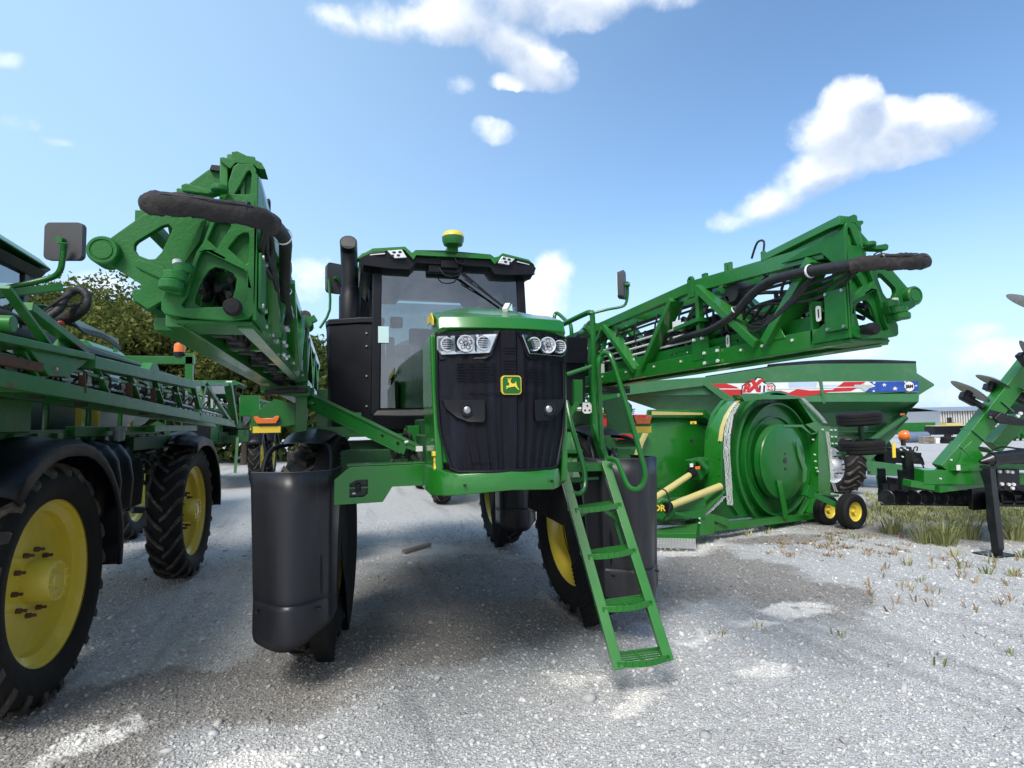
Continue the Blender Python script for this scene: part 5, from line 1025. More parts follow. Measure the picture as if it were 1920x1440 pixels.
b = MB(); b.b2((-2.72, 7.3, 2.05), (-2.66, 7.42, 2.6)); b.b2((-2.72, 7.75, 2.05), (-2.66, 7.80, 2.5)); obj('tank_sight_strip', b, 'yellow', nb)
b = MB()
for y in (6.1, 7.0, 7.9): b.tube([(-2.5, y, 1.95), (-2.5, y, 2.3), (-2.62, y, 2.5), (-2.9, y, 2.55)], .025, 8)
objs('tank_hoop', b, 'green', nb, fix=False)
# long folded boom beside it (used, rust stained)
bn = MB(); dy = Vector((.085, .996, 0)).normalized()
def Q(px, py, X_=-1.85): p = U(px, py, 0, X_); return p
def bline(b, pa, pb, w_, h_, X_=-1.85, up=(0, 0, 1)): b.beam(Q(*pa, X_), Q(*pb, X_), w_, h_, up)
z1_, z2_, z3_ = 2.26, 2.50, 2.64
def N(a, y, z): return Vector((-1.95+a, y, z))
def nbeam(b, p, q, w_, h_, up=(0, 0, 1)): b.beam(N(*p), N(*q), w_, h_, up)
nbeam(bn, (0, 3.0, 2.36), (0, 12.2, 2.09), .06, .11); nbeam(bn, (-.34, 3.0, 2.36), (-.34, 12.2, 2.09), .06, .10)
nbeam(bn, (0, 3.0, 2.52), (0, 5.35, 2.585), .16, .05); nbeam(bn, (.0, 5.4, 2.55), (.0, 8.8, 2.60), .13, .10); nbeam(bn, (0, 8.9, 2.62), (0, 11.6, 2.80), .06, .06)
nbeam(bn, (-.22, 5.3, 2.66), (-.22, 8.6, 2.68), .14, .06); nbeam(bn, (-.44, 5.3, 2.74), (-.44, 8.9, 2.74), .10, .06); nbeam(bn, (-.6, 6.0, 2.86), (-.6, 8.9, 2.84), .05, .08)
nbeam(bn, (-.2, 3.0, 2.54), (-.2, 5.4, 2.60), .34, .02); nbeam(bn, (0, 3.4, 2.47), (0, 8.8, 2.44), .03, .03)
for y in (3.6, 4.4, 5.6, 6.4, 7.2, 8.0): nbeam(bn, (0, y, 2.52), (0, y+.28, 2.30), .03, .055, (1, 0, 0)); nbeam(bn, (-.32, y, 2.54), (-.32, y+.3, 2.28), .03, .05, (1, 0, 0)); nbeam(bn, (0, y+.1, 2.28), (-.3, y+.1, 2.28), .04, .04)
nbeam(bn, (.0, 8.9, 2.60), (0, 9.35, 2.22), .06, .06, (1, 0, 0)); nbeam(bn, (0, 9.6, 2.66), (0, 9.2, 2.20), .10, .06, (1, 0, 0)); nbeam(bn, (0, 9.6, 2.68), (0, 11.7, 2.14), .06, .06, (1, 0, 0)); nbeam(bn, (0, 11.5, 2.80), (0, 12.2, 2.10), .12, .12, (1, 0, 0)); nbeam(bn, (-.34, 9.6, 2.68), (-.34, 11.7, 2.14), .06, .06, (1, 0, 0)); nbeam(bn, (-.34, 11.5, 2.8), (-.34, 12.2, 2.10), .1, .1, (1, 0, 0)); nbeam(bn, (-.34, 8.9, 2.62), (-.34, 11.6, 2.80), .06, .06)
nb_boom = obj('boom', bn, 'green_old', nb, bev=.005)
b = MB(); nbeam(b, (-.02, 4.5, 2.82), (0, 5.3, 2.64), .08, .06); nbeam(b, (0, 4.2, 2.88), (0, 4.8, 2.58), .03, .06, (1, 0, 0)); nbeam(b, (-.05, 3.2, 2.66), (-.05, 4.0, 2.56), .05, .05); b.prism([(4.95, 2.62), (5.12, 2.74), (5.3, 2.72), (5.5, 2.64), (5.45, 2.54), (5.2, 2.52)], lambda u, v, t: N(-.06+t, u, v), 0, .05); objs('hinge_bracket', b, 'green_old', nb_boom, bev=.006); b = MB(); b.prism([(4.4, 2.54), (4.7, 2.38), (5.0, 2.40), (5.35, 2.56)], lambda u, v, t: N(-.04+t, u, v), 0, .08); b.prism([(6.8, 2.60), (6.95, 2.71), (7.1, 2.71), (7.25, 2.60)], lambda u, v, t: N(-.05+t, u, v), 0, .1); b.cyl(N(-.1, 4.1, 2.64), N(.1, 4.1, 2.64), .05); objs('hinge_bracket', b, 'green_old', nb_boom, bev=.006)
b = MB()
for q in range(4): b.tube([N(-.10-.06*q, 3.2, 2.60+.03*q), N(-.12-.06*q, 5, 2.66+.03*q), N(-.15-.05*q, 7, 2.70+.02*q), N(-.2-.05*q, 9.5, 2.72)], .013, 7, 4)
for k in range(16): y = 3.3+.5*k; b.tube([N(-.05, y, 2.50), N(.02, y+.05, 2.46), N(.0, y+.1, 2.38), N(-.06, y+.22, 2.34)], .010, 6, 4)
obj('boom_lines', b, 'hose', nb_boom, fix=False)
b = MB()
for k in range(20): y = 3.6+.4*k; nbeam(b, (-.05, y, 2.52), (-.05, y+.02, 2.34), .018, .03, (1, 0, 0)); b.cyl(N(.035, y, 2.44), N(.05, y, 2.44), .010, seg=6)
b.tube([N(-.04, 3.2, 2.42), N(-.04, 8, 2.34), N(-.04, 11.8, 2.22)], .012, 7, 0)
obj('steel_clips', b, 'zinc', nb_boom, fix=False)
b = MB(); rr2 = random.Random(3)
for z, r in ((2.40, .022), (2.34, .018), (2.46, .014)): b.tube([N(-.1, 3.2, z), N(-.1, 6, z-.03), N(-.1, 11.8, z-.18)], r, 8, 3)
for k in range(52):
    y = 3.3+.15*k; s_ = .02+.02*rr2.random(); b.box(N(-.06-.15*rr2.random(), y, 2.48-.16*rr2.random()-.025*(y-3)), (s_*2, s_*2, s_*2))
for k in range(18):
    y = 3.3+.38*k; b.tube([N(-.05, y, 2.34), N(-.02, y+.15, 2.42), N(-.05, y+.3, 2.36), N(-.08, y+.45, 2.44)], .012, 6, 4)
obj('spray_plumbing', b, 'hose', nb_boom, fix=False)
b = MB()
for k in range(30): y = 3.3+.27*k; b.cyl(N(-.05, y, 2.38-.02*(y-3)), N(-.05, y+.09, 2.375-.02*(y-3)), .014, seg=7)
obj('pipe_fittings', b, 'zinc', nb_boom, fix=False)
b = MB(); b.b2(N(.0, 3.3, 2.40), N(.05, 4.6, 2.46))
obj('rusty_clamp', b, 'rust', nb_boom, bev=.004)
for y in (5.3, 6.35, 7.1): b = MB(); nbeam(b, (.01, y, 2.46), (.01, y+.03, 2.30), .02, .05, (1, 0, 0)); obj('rusty_clamp', b, 'rust', nb_boom, bev=.004)
b = MB(); b.tube([W(-60, 560, 4.0), W(10, 590, 4.1), W(60, 604, 4.3), W(105, 585, 4.4), W(128, 553, 4.5), W(150, 543, 4.5), W(164, 558, 4.5), W(158, 580, 4.5), W(135, 598, 4.6), W(100, 606, 4.6)], .030, 12, 5)
b.tube([W(-60, 575, 4.1), W(20, 600, 4.2), W(60, 606, 4.3), W(100, 578, 4.4), W(140, 572, 4.5), W(158, 565, 4.5)], .011, 8, 5); b.tube([W(-40, 552, 4.1), W(50, 598, 4.4), W(115, 560, 4.4), W(148, 548, 4.6), W(160, 572, 4.6), W(120, 590, 4.6)], .014, 8, 5)
for k in range(3): b.tube([W(120+8*k, 604, 4.8), W(160, 618+3*k, 5.4), W(195, 628+3*k, 6.2), W(225, 650+3*k, 7.5)], .013, 8, 4)
obj('boom_hose', b, 'hose', nb_boom, fix=False)
b = MB(); b.tube([W(98, 605, 4.6), W(125, 596, 4.6), W(150, 582, 4.55)], .045, 12, 4); obj('hose_sleeve', b, 'sleeve', nb_boom, fix=False)
b = MB(); b.ball(W(113, 606, 4.5), .028, 12, 8, (1, 1, .7)); obj('marker_lamp', b, 'red_lens', nb_boom, fix=False)
# its cab roof, pillar, mirror, rails
p_ = W(108, 512, 5.6)
b = MB(); A = W(-160, 395, 4.9); B = W(106, 503, 6.4)
rf = MB(); rf.loft([[q+Vector((0, 0, 0)), q+Vector((-.10, 0, .10)), q+Vector((-.35, 0, .16)), q+Vector((-1.2, 0, .18)), q+Vector((-1.2, 0, -.02))] for q in (Vector((p_.x-.02, p_.y-2.0, p_.z)), Vector((p_.x, p_.y-1.0, p_.z+.03)), Vector((p_.x, p_.y-.1, p_.z)), Vector((p_.x-.12, p_.y, p_.z-.04)))])
cabn = obj('cab_roof', rf, 'green', nb, bev=.02, seg=2)
b = MB(); b.loft([[(p_.x-.04, y, p_.z-.02), (p_.x-.10, y, p_.z-.10), (p_.x-.3, y, p_.z-.14), (p_.x-1.2, y, p_.z-.14), (p_.x-1.2, y, p_.z)] for y in (p_.y-1.95, p_.y-.1)]); obj('roof_lining', b, 'black_plastic', cabn, bev=.01)
b = MB(); b.beam((p_.x-.20, p_.y-.25, 2.3), (p_.x-.15, p_.y-.3, 3.45), .09, .1, (0, 1, 0)); b.beam((p_.x-.18, p_.y-1.8, 2.3), (p_.x-.18, p_.y-1.75, 3.45), .07, .08, (0, 1, 0)); b.b2((p_.x-1.2, p_.y-1.8, 2.2), (p_.x-.1, p_.y-.2, 2.4)); cbp = obj('cab_frame', b, 'black_plastic', nb, bev=.012)
b = MB(); b.add([(p_.x-.15, p_.y-1.8, 2.4), (p_.x-.15, p_.y-.3, 2.4), (p_.x-.13, p_.y-.3, 3.44), (p_.x-.13, p_.y-1.8, 3.44)], [(0, 1, 2, 3)]); obj('window', b, 'glass', cbp, fix=False)
c0 = W(118, 452, 4.9); b = MB(); fM = lambda u, v, t: c0+RT*u+Vector((0, 0, 1))*v+FW*t
b.prism([(p[0]*(1-.1*0), p[1]) for p in rr_(.16, .16, .045, 5)], fM, 0, .05); mr = obj('mirror', b, 'mirror_back', nb, bev=.02, seg=3)
b = MB(); b.prism(rr_(.15, .15, .04, 5), fM, .051, .054); obj('mirror_glass', b, 'chrome', mr)
b = MB(); b.cyl(c0-FW*.05, c0, .03, seg=14); b.tube([W(-40, 552, 4.6), W(0, 543, 4.7), W(60, 530, 4.8), W(98, 520, 4.85), W(112, 508, 4.85), W(117, 488, 4.85), W(120, 455, 4.82)], .024, 12, 4); b.tube([W(115, 500, 4.8), W(119, 470, 4.8)], .016, 8, 0); obj('mirror_arm', b, 'green', mr, fix=False)
b = MB(); b.tube([W(18, 566, 5.2), W(40, 566, 5.2), W(52, 580, 5.2), W(55, 600, 5.2)], .026, 10); b.tube([W(62, 600, 5.4), W(64, 585, 5.4), W(76, 576, 5.4), W(95, 580, 5.4), W(110, 590, 5.4)], .024, 10)
b.beam(W(-30, 556, 4.6), W(118, 538, 4.9), .05, .06); b.beam(W(130, 600, 5.8), W(218, 640, 8.2), .05, .06); b.beam(W(218, 640, 8.2), W(217, 660, 8.2), .05, .06); obj('handrail', b, 'green', nb, bev=.003)
b = MB(); b.b2((-2.9, 3.6, 2.0), (-2.3, 5.4, 2.25)); b.b2((-2.6, 3.5, 2.1), (-2.2, 4.2, 2.3)); b.beam((-2.35, 6.2, 2.0), (-2.25, 8.4, 2.0), .08, .1); obj('boom_cradle', b, 'green_old', nb, bev=.01)
b = MB()
for k in range(12):
    q = [Vector((-2.5+.3*rr2.random(), 7.5+.6*rr2.random(), 1.45+.3*rr2.random()))]
    for j in range(4): q.append(q[-1]+Vector((.1*(rr2.random()-.5), .25*rr2.random(), .22*(rr2.random()-.5))))
    b.tube(q, .012+.010*rr2.random(), 7, 4)
obj('chassis_hoses', b, 'hose', nb, fix=False)
b = MB(); b.cyl((-2.1, 7.05, 1.18), (-2.02, 7.15, 1.16), .04, seg=10); obj('drain_valve', b, 'black_paint', nb, bev=.004)
# ------------------------------------------------------------------ sprayers parked further back
def far_sprayer(x, y, label, roof='green', booms=True, beacon=False, tz=0.0):
    r = thing('self_propelled_sprayer', label, 'sprayer', (x, y, 0), 'sprayers parked further back in the row')
    for sx in (-1, 1):
        for dy_ in (0, 3.8):
            wheel(r, (x+sx*1.5, y+dy_, WR), WR, .38, .60, sx, 18)
            arch_fender(r, x+sx*1.5, y+dy_, 0, math.radians(-60), math.radians(70), r=.99, w_=.44)
    b = MB(); b.b2((x-.45, y-1, 1.5), (x+.45, y+5, 1.9)); b.b2((x-1.5, y-.12, 1.5), (x+1.5, y+.12, 1.75)); b.b2((x-1.5, y+3.7, 1.5), (x+1.5, y+3.9, 1.75)); b.b2((x-1.2, y+.8, 1.75), (x+1.2, y+3.4, 2.0))
    b.b2((x+1.0, y-.9, 1.55), (x+1.35, y-.85, 1.95)); b.b2((x-1.35, y-.9, 1.55), (x-1.0, y-.85, 1.95)); obj('chassis_frame', b, 'green_dark', r, bev=.01)
    b = MB(); b.loft([[(x+a, yy, z) for a, z in ((-.42, 1.6), (-.44, zt-.15), (-.3, zt), (.3, zt), (.44, zt-.15), (.42, 1.6))] for yy, zt in ((y-2.1, 2.65), (y-1.2, 2.85), (y-.2, 2.9))]); hd_ = obj('hood', b, 'green', r, bev=.02)
    b = MB(); b.b2((x-.40, y-2.14, 1.7), (x+.40, y-2.09, 2.55)); obj('grille', b, 'black_plastic', r, bev=.02)
    for sx in (-1, 1): b = MB(); b.b2((x+sx*.12, y-2.17, 2.44), (x+sx*.38, y-2.13, 2.54)); obj('headlight', b, 'lamp_silver', r, bev=.01)
    b = MB(); b.b2((x-.06, y-2.17, 2.2), (x+.06, y-2.14, 2.32)); obj('badge', b, 'yellow_sticker', r)
    b = MB(); b.b2((x-.85, y-.1, 2.0), (x+.85, y+1.5, 2.25))
    for sx in (-1, 1):
        for yy in (y-.05, y+1.4): b.beam((x+sx*.78, yy, 2.2), (x+sx*.75, yy, 3.55), .08, .08, (0, 1, 0))
    cb_ = obj('cab', b, 'black_plastic', r, bev=.01)
    b = MB(); b.b2((x-.75, y-.03, 2.25), (x+.75, y-.01, 3.5)); b.b2((x-.79, y, 2.25), (x-.77, y+1.35, 3.5)); b.b2((x+.77, y, 2.25), (x+.79, y+1.35, 3.5)); obj('window', b, 'far_glass', cb_)
    b = MB(); b.loft([[(x-.92, yy, 3.56), (x-.8, yy, 3.68), (x+.8, yy, 3.68), (x+.92, yy, 3.56), (x+.85, yy, 3.5), (x-.85, yy, 3.5)] for yy in (y-.2, y+1.6)]); rf_ = obj('roof', b, roof, cb_, bev=.02)
    for sx in (-1, 1): b = MB(); b.b2((x+sx*.5, y-.23, 3.57), (x+sx*.7, y-.2, 3.66)); obj('roof_light', b, 'lamp_silver', rf_)
    b = MB(); b.loft([[(x+.7*math.cos(t)*k, yy, 2.6+.6*math.sin(t)*k) for t in np.linspace(0, 6.283, 17)[:-1]] for yy, k in ((y+1.8, .85), (y+1.9, 1), (y+4.4, 1), (y+4.5, .85))]); obj('solution_tank', b, 'grey_tank', r)
    for sx in (-1, 1):
        b = MB(); X0 = x+sx*1.5
        for a in (0, .3):
            b.beam((X0+sx*a, y-3.2, 2.42), (X0+sx*a, y+4.8, 2.42), .06, .09); b.beam((X0+sx*a, y-3.1, 2.9), (X0+sx*a, y+4.8, 2.98), .06, .08); yy = y-3.1
            while yy < y+4.2: b.beam((X0+sx*a, yy, 2.45), (X0+sx*a, yy+.5, 2.92), .05, .06, (1, 0, 0)); b.beam((X0+sx*a, yy+.5, 2.92), (X0+sx*a, yy+1.0, 2.45), .05, .06, (1, 0, 0)); yy += 1.05
        b.b2((X0-.08, y-3.25, 2.38), (X0+sx*.45, y-3.15, 3.0)); bo_ = obj('boom', b, 'green', r, bev=.004)
        b = MB()
        for q in range(3): b.tube([(X0+sx*.12, y-3.0, 2.55+.09*q), (X0+sx*.12, y+4.7, 2.57+.09*q)], .02, 6, 0)
        obj('spray_pipes', b, 'hose', bo_, fix=False)
        b = MB(); b.prism([(-.20, 1.95), (.20, 1.95), (.20, 2.2), (.0, 2.3), (-.2, 2.2)], lambda u, v, t: (X0+u, y-.5+t, v), 0, .02); sp_ = obj('signal_plate', b, 'green', r)
        b = MB(); b.b2((X0-.16, y-.53, 2.03), (X0+.16, y-.5, 2.12)); obj('turn_signal', b, 'orange', sp_, bev=.01); b = MB(); b.b2((X0-.17, y-.52, 1.94), (X0+.17, y-.5, 2.01)); obj('reflector', b, 'yellow_sticker', sp_)
        b = MB(); b.tube([(X0-sx*.4, y-1.1, 2.0), (X0-sx*.4, y-1.1, 2.8), (X0-sx*.5, y-.6, 3.05), (X0-sx*.5, y, 3.05)], .025, 8); b.beam((X0-sx*.5, y-1.3, .55), (X0-sx*.5, y-.9, 1.7), .03, .09, (1, 0, 0)); obj('ladder_rail', b, 'green', r, fix=False)
    if beacon:
        q = W(335, 668, y-EYE.y-.6); b = MB(); b.b2((q.x-1.0, q.y, q.z-.16), (q.x+.28, q.y+.12, q.z+.0)); b.b2((q.x+.12, q.y, q.z-.75), (q.x+.26, q.y+.1, q.z+.06)); rb = obj('beacon_bracket', b, 'green', r, bev=.006)
        b = MB(); b.cyl((q.x, q.y+.06, q.z), (q.x, q.y+.06, q.z+.09), .10, seg=16); obj('beacon_base', b, 'black_plastic', rb)
        b = MB(); b.lathe([(.105, .09), (.105, .2), (.09, .26), (.05, .285), (.001, .29)], (q.x, q.y+.06, q.z), (0, 0, 1), 20); obj('beacon', b, 'orange', rb, fix=False)
    return r
far_sprayer(-5.3, 12.6, 'green sprayer behind the rusty boom with an orange beacon', beacon=True)
far_sprayer(-4.35, 22.5, 'distant green sprayer with dark cab in front of the oaks')
far_sprayer(3.95, 15.1, 'green sprayer behind the central one, its wheel visible below the nose')
# ------------------------------------------------------------------ rotary mower with folded wings
def vplane(pa, da, pb, db):
    A, B = W(pa, 800, da), W(pb, 800, db); h = Vector((B.x-A.x, B.y-A.y, 0)).normalized(); n = Vector((h.y, -h.x, 0))
    if n.dot(FW) > 0: n = -n                       # n points to the viewer
    def f(px, py, off=0.0):
        d = direction(px, py); t = (A+n*off-EYE).dot(n)/d.dot(n); return EYE+d*t
    return f, h, n
WP, WH, WN = vplane(1335, 9.8, 1560, 11.8)
mw = thing('rotary_mower', 'bright green folding rotary mower with round pan, silver chains and yellow drive shafts', 'mower', tuple(WP(1450, 990).xy)+(0,))
def z6(x, y): return (1160+x*.3125, 640+y*.3125)
def wpoly(b, pts, t0, t1, holes=()):
    P = [WP(*z6(*p)) for p in pts]; O = P[0]
    c2 = lambda p: ((p-O).dot(WH), p.z)
    b.prism([c2(p) for p in P], lambda u, v, t: Vector((O.x, O.y, 0))+WH*u+WN*t+Vector((0, 0, v)), t0, t1, [[c2(WP(*z6(*q))) for q in h] for h in holes])
def wbar(b, p, q, w_, h_, off=0.0): b.beam(WP(*z6(*p))+WN*off, WP(*z6(*q))+WN*off, w_, h_, tuple(WN))
b = MB(); wpoly(b, [(700, 350), (640, 430), (606, 540), (600, 700), (600, 900), (470, 1040), (462, 1110), (640, 1085), (1200, 1035), (1262, 900), (1262, 510), (1235, 495), (1110, 345), (880, 335)], -.30, -.22)
deck = obj('wing_deck', b, 'green', mw, bev=.006)
b = MB()
sk = [(715, 352), (672, 395), (638, 450), (614, 520), (603, 600), (600, 700), (600, 800), (601, 885)]
P = [WP(*z6(*p)) for p in sk]
b.loft([[p-WN*.30, p+WN*.06, p+WN*.06+WH*.012, p-WN*.30+WH*.012] for p in P])
for i, p in enumerate(P[4:]): b.cyl(p+WN*.02-WH*.01, p+WN*.02-WH*.022, .014, seg=8)
obj('side_skirt', b, 'green_bright', deck, bev=.002)
b = MB(); P = [WP(*z6(*p)) for p in sk[:5]]
b.loft([[p-WN*.02-WH*.006, p+WN*.062-WH*.006, p+WN*.062, p-WN*.02] for p in P]); obj('skirt_stripe', b, 'cream', deck)
b = MB(); A, B = WP(*z6(610, 895)), WP(*z6(470, 1035)); b.loft([[p-WN*.25, p+WN*.10, p+WN*.10-Vector((0, 0, .03)), p-WN*.25-Vector((0, 0, .03))] for p in (A, B)]); wpoly(b, [(460, 1035), (640, 1110), (640, 1060), (540, 1030)], .02, .06); wpoly(b, [(457, 1045), (545, 1040), (545, 1150), (457, 1160)], .0, .10)
wpoly(b, [(460, 1105), (1215, 1030), (1215, 1060), (660, 1130), (460, 1150)], -.1, .02); wpoly(b, [(470, 1150), (760, 1125), (1100, 1085), (1200, 1040), (1180, 1090), (1120, 1105), (1050, 1085), (760, 1135), (560, 1150)], -.35, -.28)
wpoly(b, [(690, 322), (878, 318), (870, 345), (720, 362)], -.05, .12); wpoly(b, [(850, 322), (1060, 325), (1110, 345), (860, 350)], -.25, .02); wpoly(b, [(1060, 325), (1115, 345), (1238, 490), (1190, 520), (1180, 500)], -.1, .0)
wpoly(b, [(978, 500), (1095, 500), (1150, 560), (1180, 550), (1110, 500), (1180, 480), (1190, 525), (1180, 545), (1135, 555), (1085, 515), (978, 515)], .0, .04)
wpoly(b, [(1190, 505), (1262, 510), (1262, 900), (1190, 905)], -.2, .03); wpoly(b, [(1195, 905), (1262, 905), (1262, 1060), (1180, 1090), (1160, 1030)], -.15, .04); wbar(b, (1200, 930), (1310, 925), .05, .09); wbar(b, (1220, 1030), (1320, 1030), .06, .08); wpoly(b, [(1262, 950), (1325, 1010), (1325, 1050), (1262, 1045)], -.1, .05)
for p_, q_ in (((640, 850), (770, 1050)), ((670, 560), (640, 700)), ((1140, 930), (1190, 870)), ((1130, 1040), (1195, 900))): wbar(b, p_, q_, .02, .05, -.18)
obj('deck_frame', b, 'green_bright', deck, bev=.004)
b = MB(); wpoly(b, [(1262, 512), (1308, 515), (1308, 632), (1262, 635)], -.02, .03); obj('bolt_plate', b, 'green', deck, bev=.004)
b = MB()
for x, y in ((1272, 533), (1296, 533), (1276, 573), (1298, 573), (1280, 614), (1302, 614), (1220, 530), (1190, 780), (1172, 680), (1176, 720), (1182, 760), (1162, 590)): p = WP(*z6(x, y), .03); b.cyl(p, p+WN*.03, .017, seg=10)
for x, y in ((482, 1062), (482, 1090), (640, 640), (640, 560)): p = WP(*z6(x, y), .1); b.cyl(p, p+WN*.02, .015, seg=8)
obj('deck_bolts', b, 'zinc', deck, fix=False)
C0 = WP(*z6(935, 705), -.22); Rb = (WP(*z6(1182, 705))-WP(*z6(680, 705))).length/2
b = MB(); b.lathe([(Rb, 0), (Rb, .10), (Rb*.97, .12), (Rb*.96, .0), (Rb*.83, .0), (Rb*.82, .11), (Rb*.80, .11), (Rb*.79, -.04), (Rb*.64, -.04), (Rb*.63, .04), (Rb*.615, .04), (Rb*.60, -.06), (.001, -.06)], C0, tuple(WN), 72); obj('blade_housing', b, 'green', deck, fix=False)
C1 = WP(*z6(985, 722), .0); Rp = (WP(*z6(1118, 722))-WP(*z6(852, 722))).length/2
b = MB(); b.lathe([(Rp*.97, -.03), (Rp, 0), (Rp*.985, .02), (Rp*.96, .028), (Rp*.5, .046), (.001, .05)], C1, tuple(WN), 56); b.lathe([(Rp*1.0, -.12), (Rp*.97, -.03)], C1, tuple(WN), 56); pan = obj('blade_pan', b, 'green', mw, fix=False)
b = MB()
for x, y, r in ((998, 675, .022), (998, 715, .055), (1000, 765, .028)): p = WP(*z6(x, y), .050); b.cyl(p, p+WN*.006, r, seg=14)
obj('pan_holes', b, 'black_paint', pan, fix=False)
for pts in ([(925, 830), (955, 835), (962, 880), (985, 985), (995, 1060), (972, 1062), (960, 990), (938, 890)], [(1040, 600), (1062, 640), (1108, 760), (1100, 840), (1082, 845), (1085, 775), (1055, 690)]): b = MB(); wpoly(b, pts, .055, .08); obj('blade', b, 'green_bright', pan, bev=.004)
# chains
def chains(pa, pb, n, L, off, name='chain_curtain', sc=.022, par=None, along=None):
    """n hanging chains from pa to pb, each made of alternating links; L = length each"""
    b = MB()
    for i in range(n):
        f = i/(n-1) if n > 1 else 0; A = pa+(pb-pa)*f; m = int(L/sc/.8*(.92+.16*rnd()))
        for k in range(m):
            c = A+Vector((0, 0, -k*sc*.8))+WN*(off*random.gauss(0, .3)*.05)
            u = WH if k % 2 else WN
            pts = [c+u*(math.cos(t)*sc*.30)+Vector((0, 0, math.sin(t)*sc*.52)) for t in (0, 1.05, 2.1, 3.14, 4.19, 5.24)]
            b.tube(pts+[pts[0]], sc*.13, 4, 0)
    return obj(name, b, 'zinc', mw, fix=False)
def curtain(path, w_px, rows, name='chain_curtain'):
    b = MB(); P = [WP(*z6(*p), .05) for p in path]; d = 0
    segs = []
    for i in range(len(P)-1):
        L = (P[i+1]-P[i]).length; n = max(1, int(L/.024))
        for k in range(n): segs.append((P[i]+(P[i+1]-P[i])*(k/n), (P[i+1]-P[i]).normalized()))
    wd = (WP(*z6(path[0][0]+w_px, path[0][1]))-WP(*z6(*path[0]))).length
    rs_ = [[rnd()-.5 for _ in range(len(segs)//6+2)] for _ in range(rows)]
    for r in range(rows):
        for j, (c, t) in enumerate(segs):
            o = WH*(wd*((r+.25*rs_[r][j // 6])/(max(1, rows-1)))); cc = c+o+WN*(.012*rnd())+t*(.006*r); u = (WH if (j+r) % 2 else WN)
            pts = [cc+u*(math.cos(a)*.0075)+t*(math.sin(a)*.0145) for a in (0, 1.05, 2.1, 3.14, 4.19, 5.24)]
            b.tube(pts+[pts[0]], .0034, 4, 0)
    return obj(name, b, 'zinc', mw, fix=False)
curtain([(695, 372), (655, 440), (634, 560), (630, 680), (640, 800), (645, 900), (650, 985)], 30, 5)
curtain([(1092, 342), (1150, 398), (1205, 455), (1232, 492)], 18, 4)
curtain([(1242, 545), (1258, 650), (1268, 760), (1276, 850), (1298, 905)], 14, 3)
curtain([(1248, 968), (1235, 1010), (1215, 1045)], 20, 4)
curtain([(620, 930), (570, 985), (518, 1035), (525, 1090), (530, 1150)], 22, 4)
# base tray with chain fringe
b = MB(); A = W(1236, 1005, 9.3); B = W(1304, 1003, 9.0); 
b.loft([[W(1225, 992, 9.3), W(1308, 981, 9.3), W(1305, 1000, 8.95), W(1225, 1000, 9.0)], [W(1225, 1012, 9.3), W(1308, 1005, 9.3), W(1305, 1014, 8.95), W(1225, 1012, 9.0)]]); tr_ = obj('front_skirt', b, 'green_bright', mw, bev=.005)
pa, pb = W(1232, 1010, 8.98), W(1303, 1012, 8.93)
chains(pa, pb, 26, .16, 0, sc=.026); chains(pa+WN*-.03, pb+WN*-.03, 26, .15, 0, sc=.026)
# other wing: standing curved deck with gearbox and shafts
b = MB(); secs = []
for px_, dd, yt, yb in ((1188, 9.9, 845, 985), (1197, 9.88, 812, 985), (1215, 9.9, 784, 985), (1260, 10.1, 781, 985), (1300, 10.35, 781, 985), (1330, 10.6, 790, 985), (1356, 10.9, 812, 975)):
    secs.append([W(px_, yt+(yb-yt)*f, dd+.22*(2*f-1)**2*0+.25*(f-.5)**2) for f in np.linspace(0, 1, 12)])
b.loft(secs, closed=False); ow = obj('left_wing_deck', b, 'green_bright', mw, fix=False, ang=60); ow.modifiers.new('t', 'SOLIDIFY').thickness = .03; ow.name = 'folded_deck'
b = MB(); b.loft([[W(1214, y, 9.85), W(1322, y, 10.4), W(1333, y+10, 10.5), W(1335, y+12, 10.7), W(1212, y+3, 10.1)] for y in (768, 783)]); obj('deck_edge', b, 'green_bright', ow, bev=.004)
b = MB(); b.loft([[W(x0, y0, d0), W(x1, y1, d1), W(x1, y1+4, d1), W(x0, y0+7, d0)] for x0, y0, d0, x1, y1, d1 in ((1222, 771, 9.80, 1318, 774, 10.33), (1222, 771, 9.84, 1318, 774, 10.37))]); obj('edge_stripe', b, 'cream', ow)
b = MB(); b.loft([[q-Vector((.012, 0, 0)), q+Vector((.045, .0, 0)), q+Vector((.045, .1, 0)), q+Vector((-.012, .1, 0))] for q in (W(1214, 808, 9.75), W(1203, 830, 9.73), W(1196, 852, 9.73), W(1192, 880, 9.73))]); obj('rim_strip', b, 'cream', ow)
b = MB(); b.b2(W(1294, 790, 9.95), W(1306, 795, 9.97)); obj('safety_sticker', b, 'yellow_sticker', ow)
b = MB(); p = W(1300, 828, 9.95); b.cyl(p, p+FW*.1, .03, seg=14); b.b2(W(1298, 792, 9.93), W(1302, 794, 9.94)); obj('deck_hole', b, 'black_paint', ow)
b = MB(); b.beam(W(1300, 835+55, 9.9), W(1322, 868, 10.1), .22, .22); b.beam(W(1290, 868, 9.85), W(1318, 862, 10.0), .16, .10); b.cyl(W(1308, 862, 9.8), W(1326, 880, 9.8), .05); b.beam(W(1322, 870, 10), W(1332, 900, 10.2), .05, .16); gb = obj('gearbox', b, 'green', mw, bev=.012)
b = MB(); q = W(1304, 880, 9.66); b.b2(q, q+Vector((.09, .01, .05))); obj('gearbox_label', b, 'orange', gb); b = MB(); q = W(1294, 876, 9.66); b.b2(q, q+Vector((.06, .01, .06))); obj('gearbox_plate', b, 'white', gb)
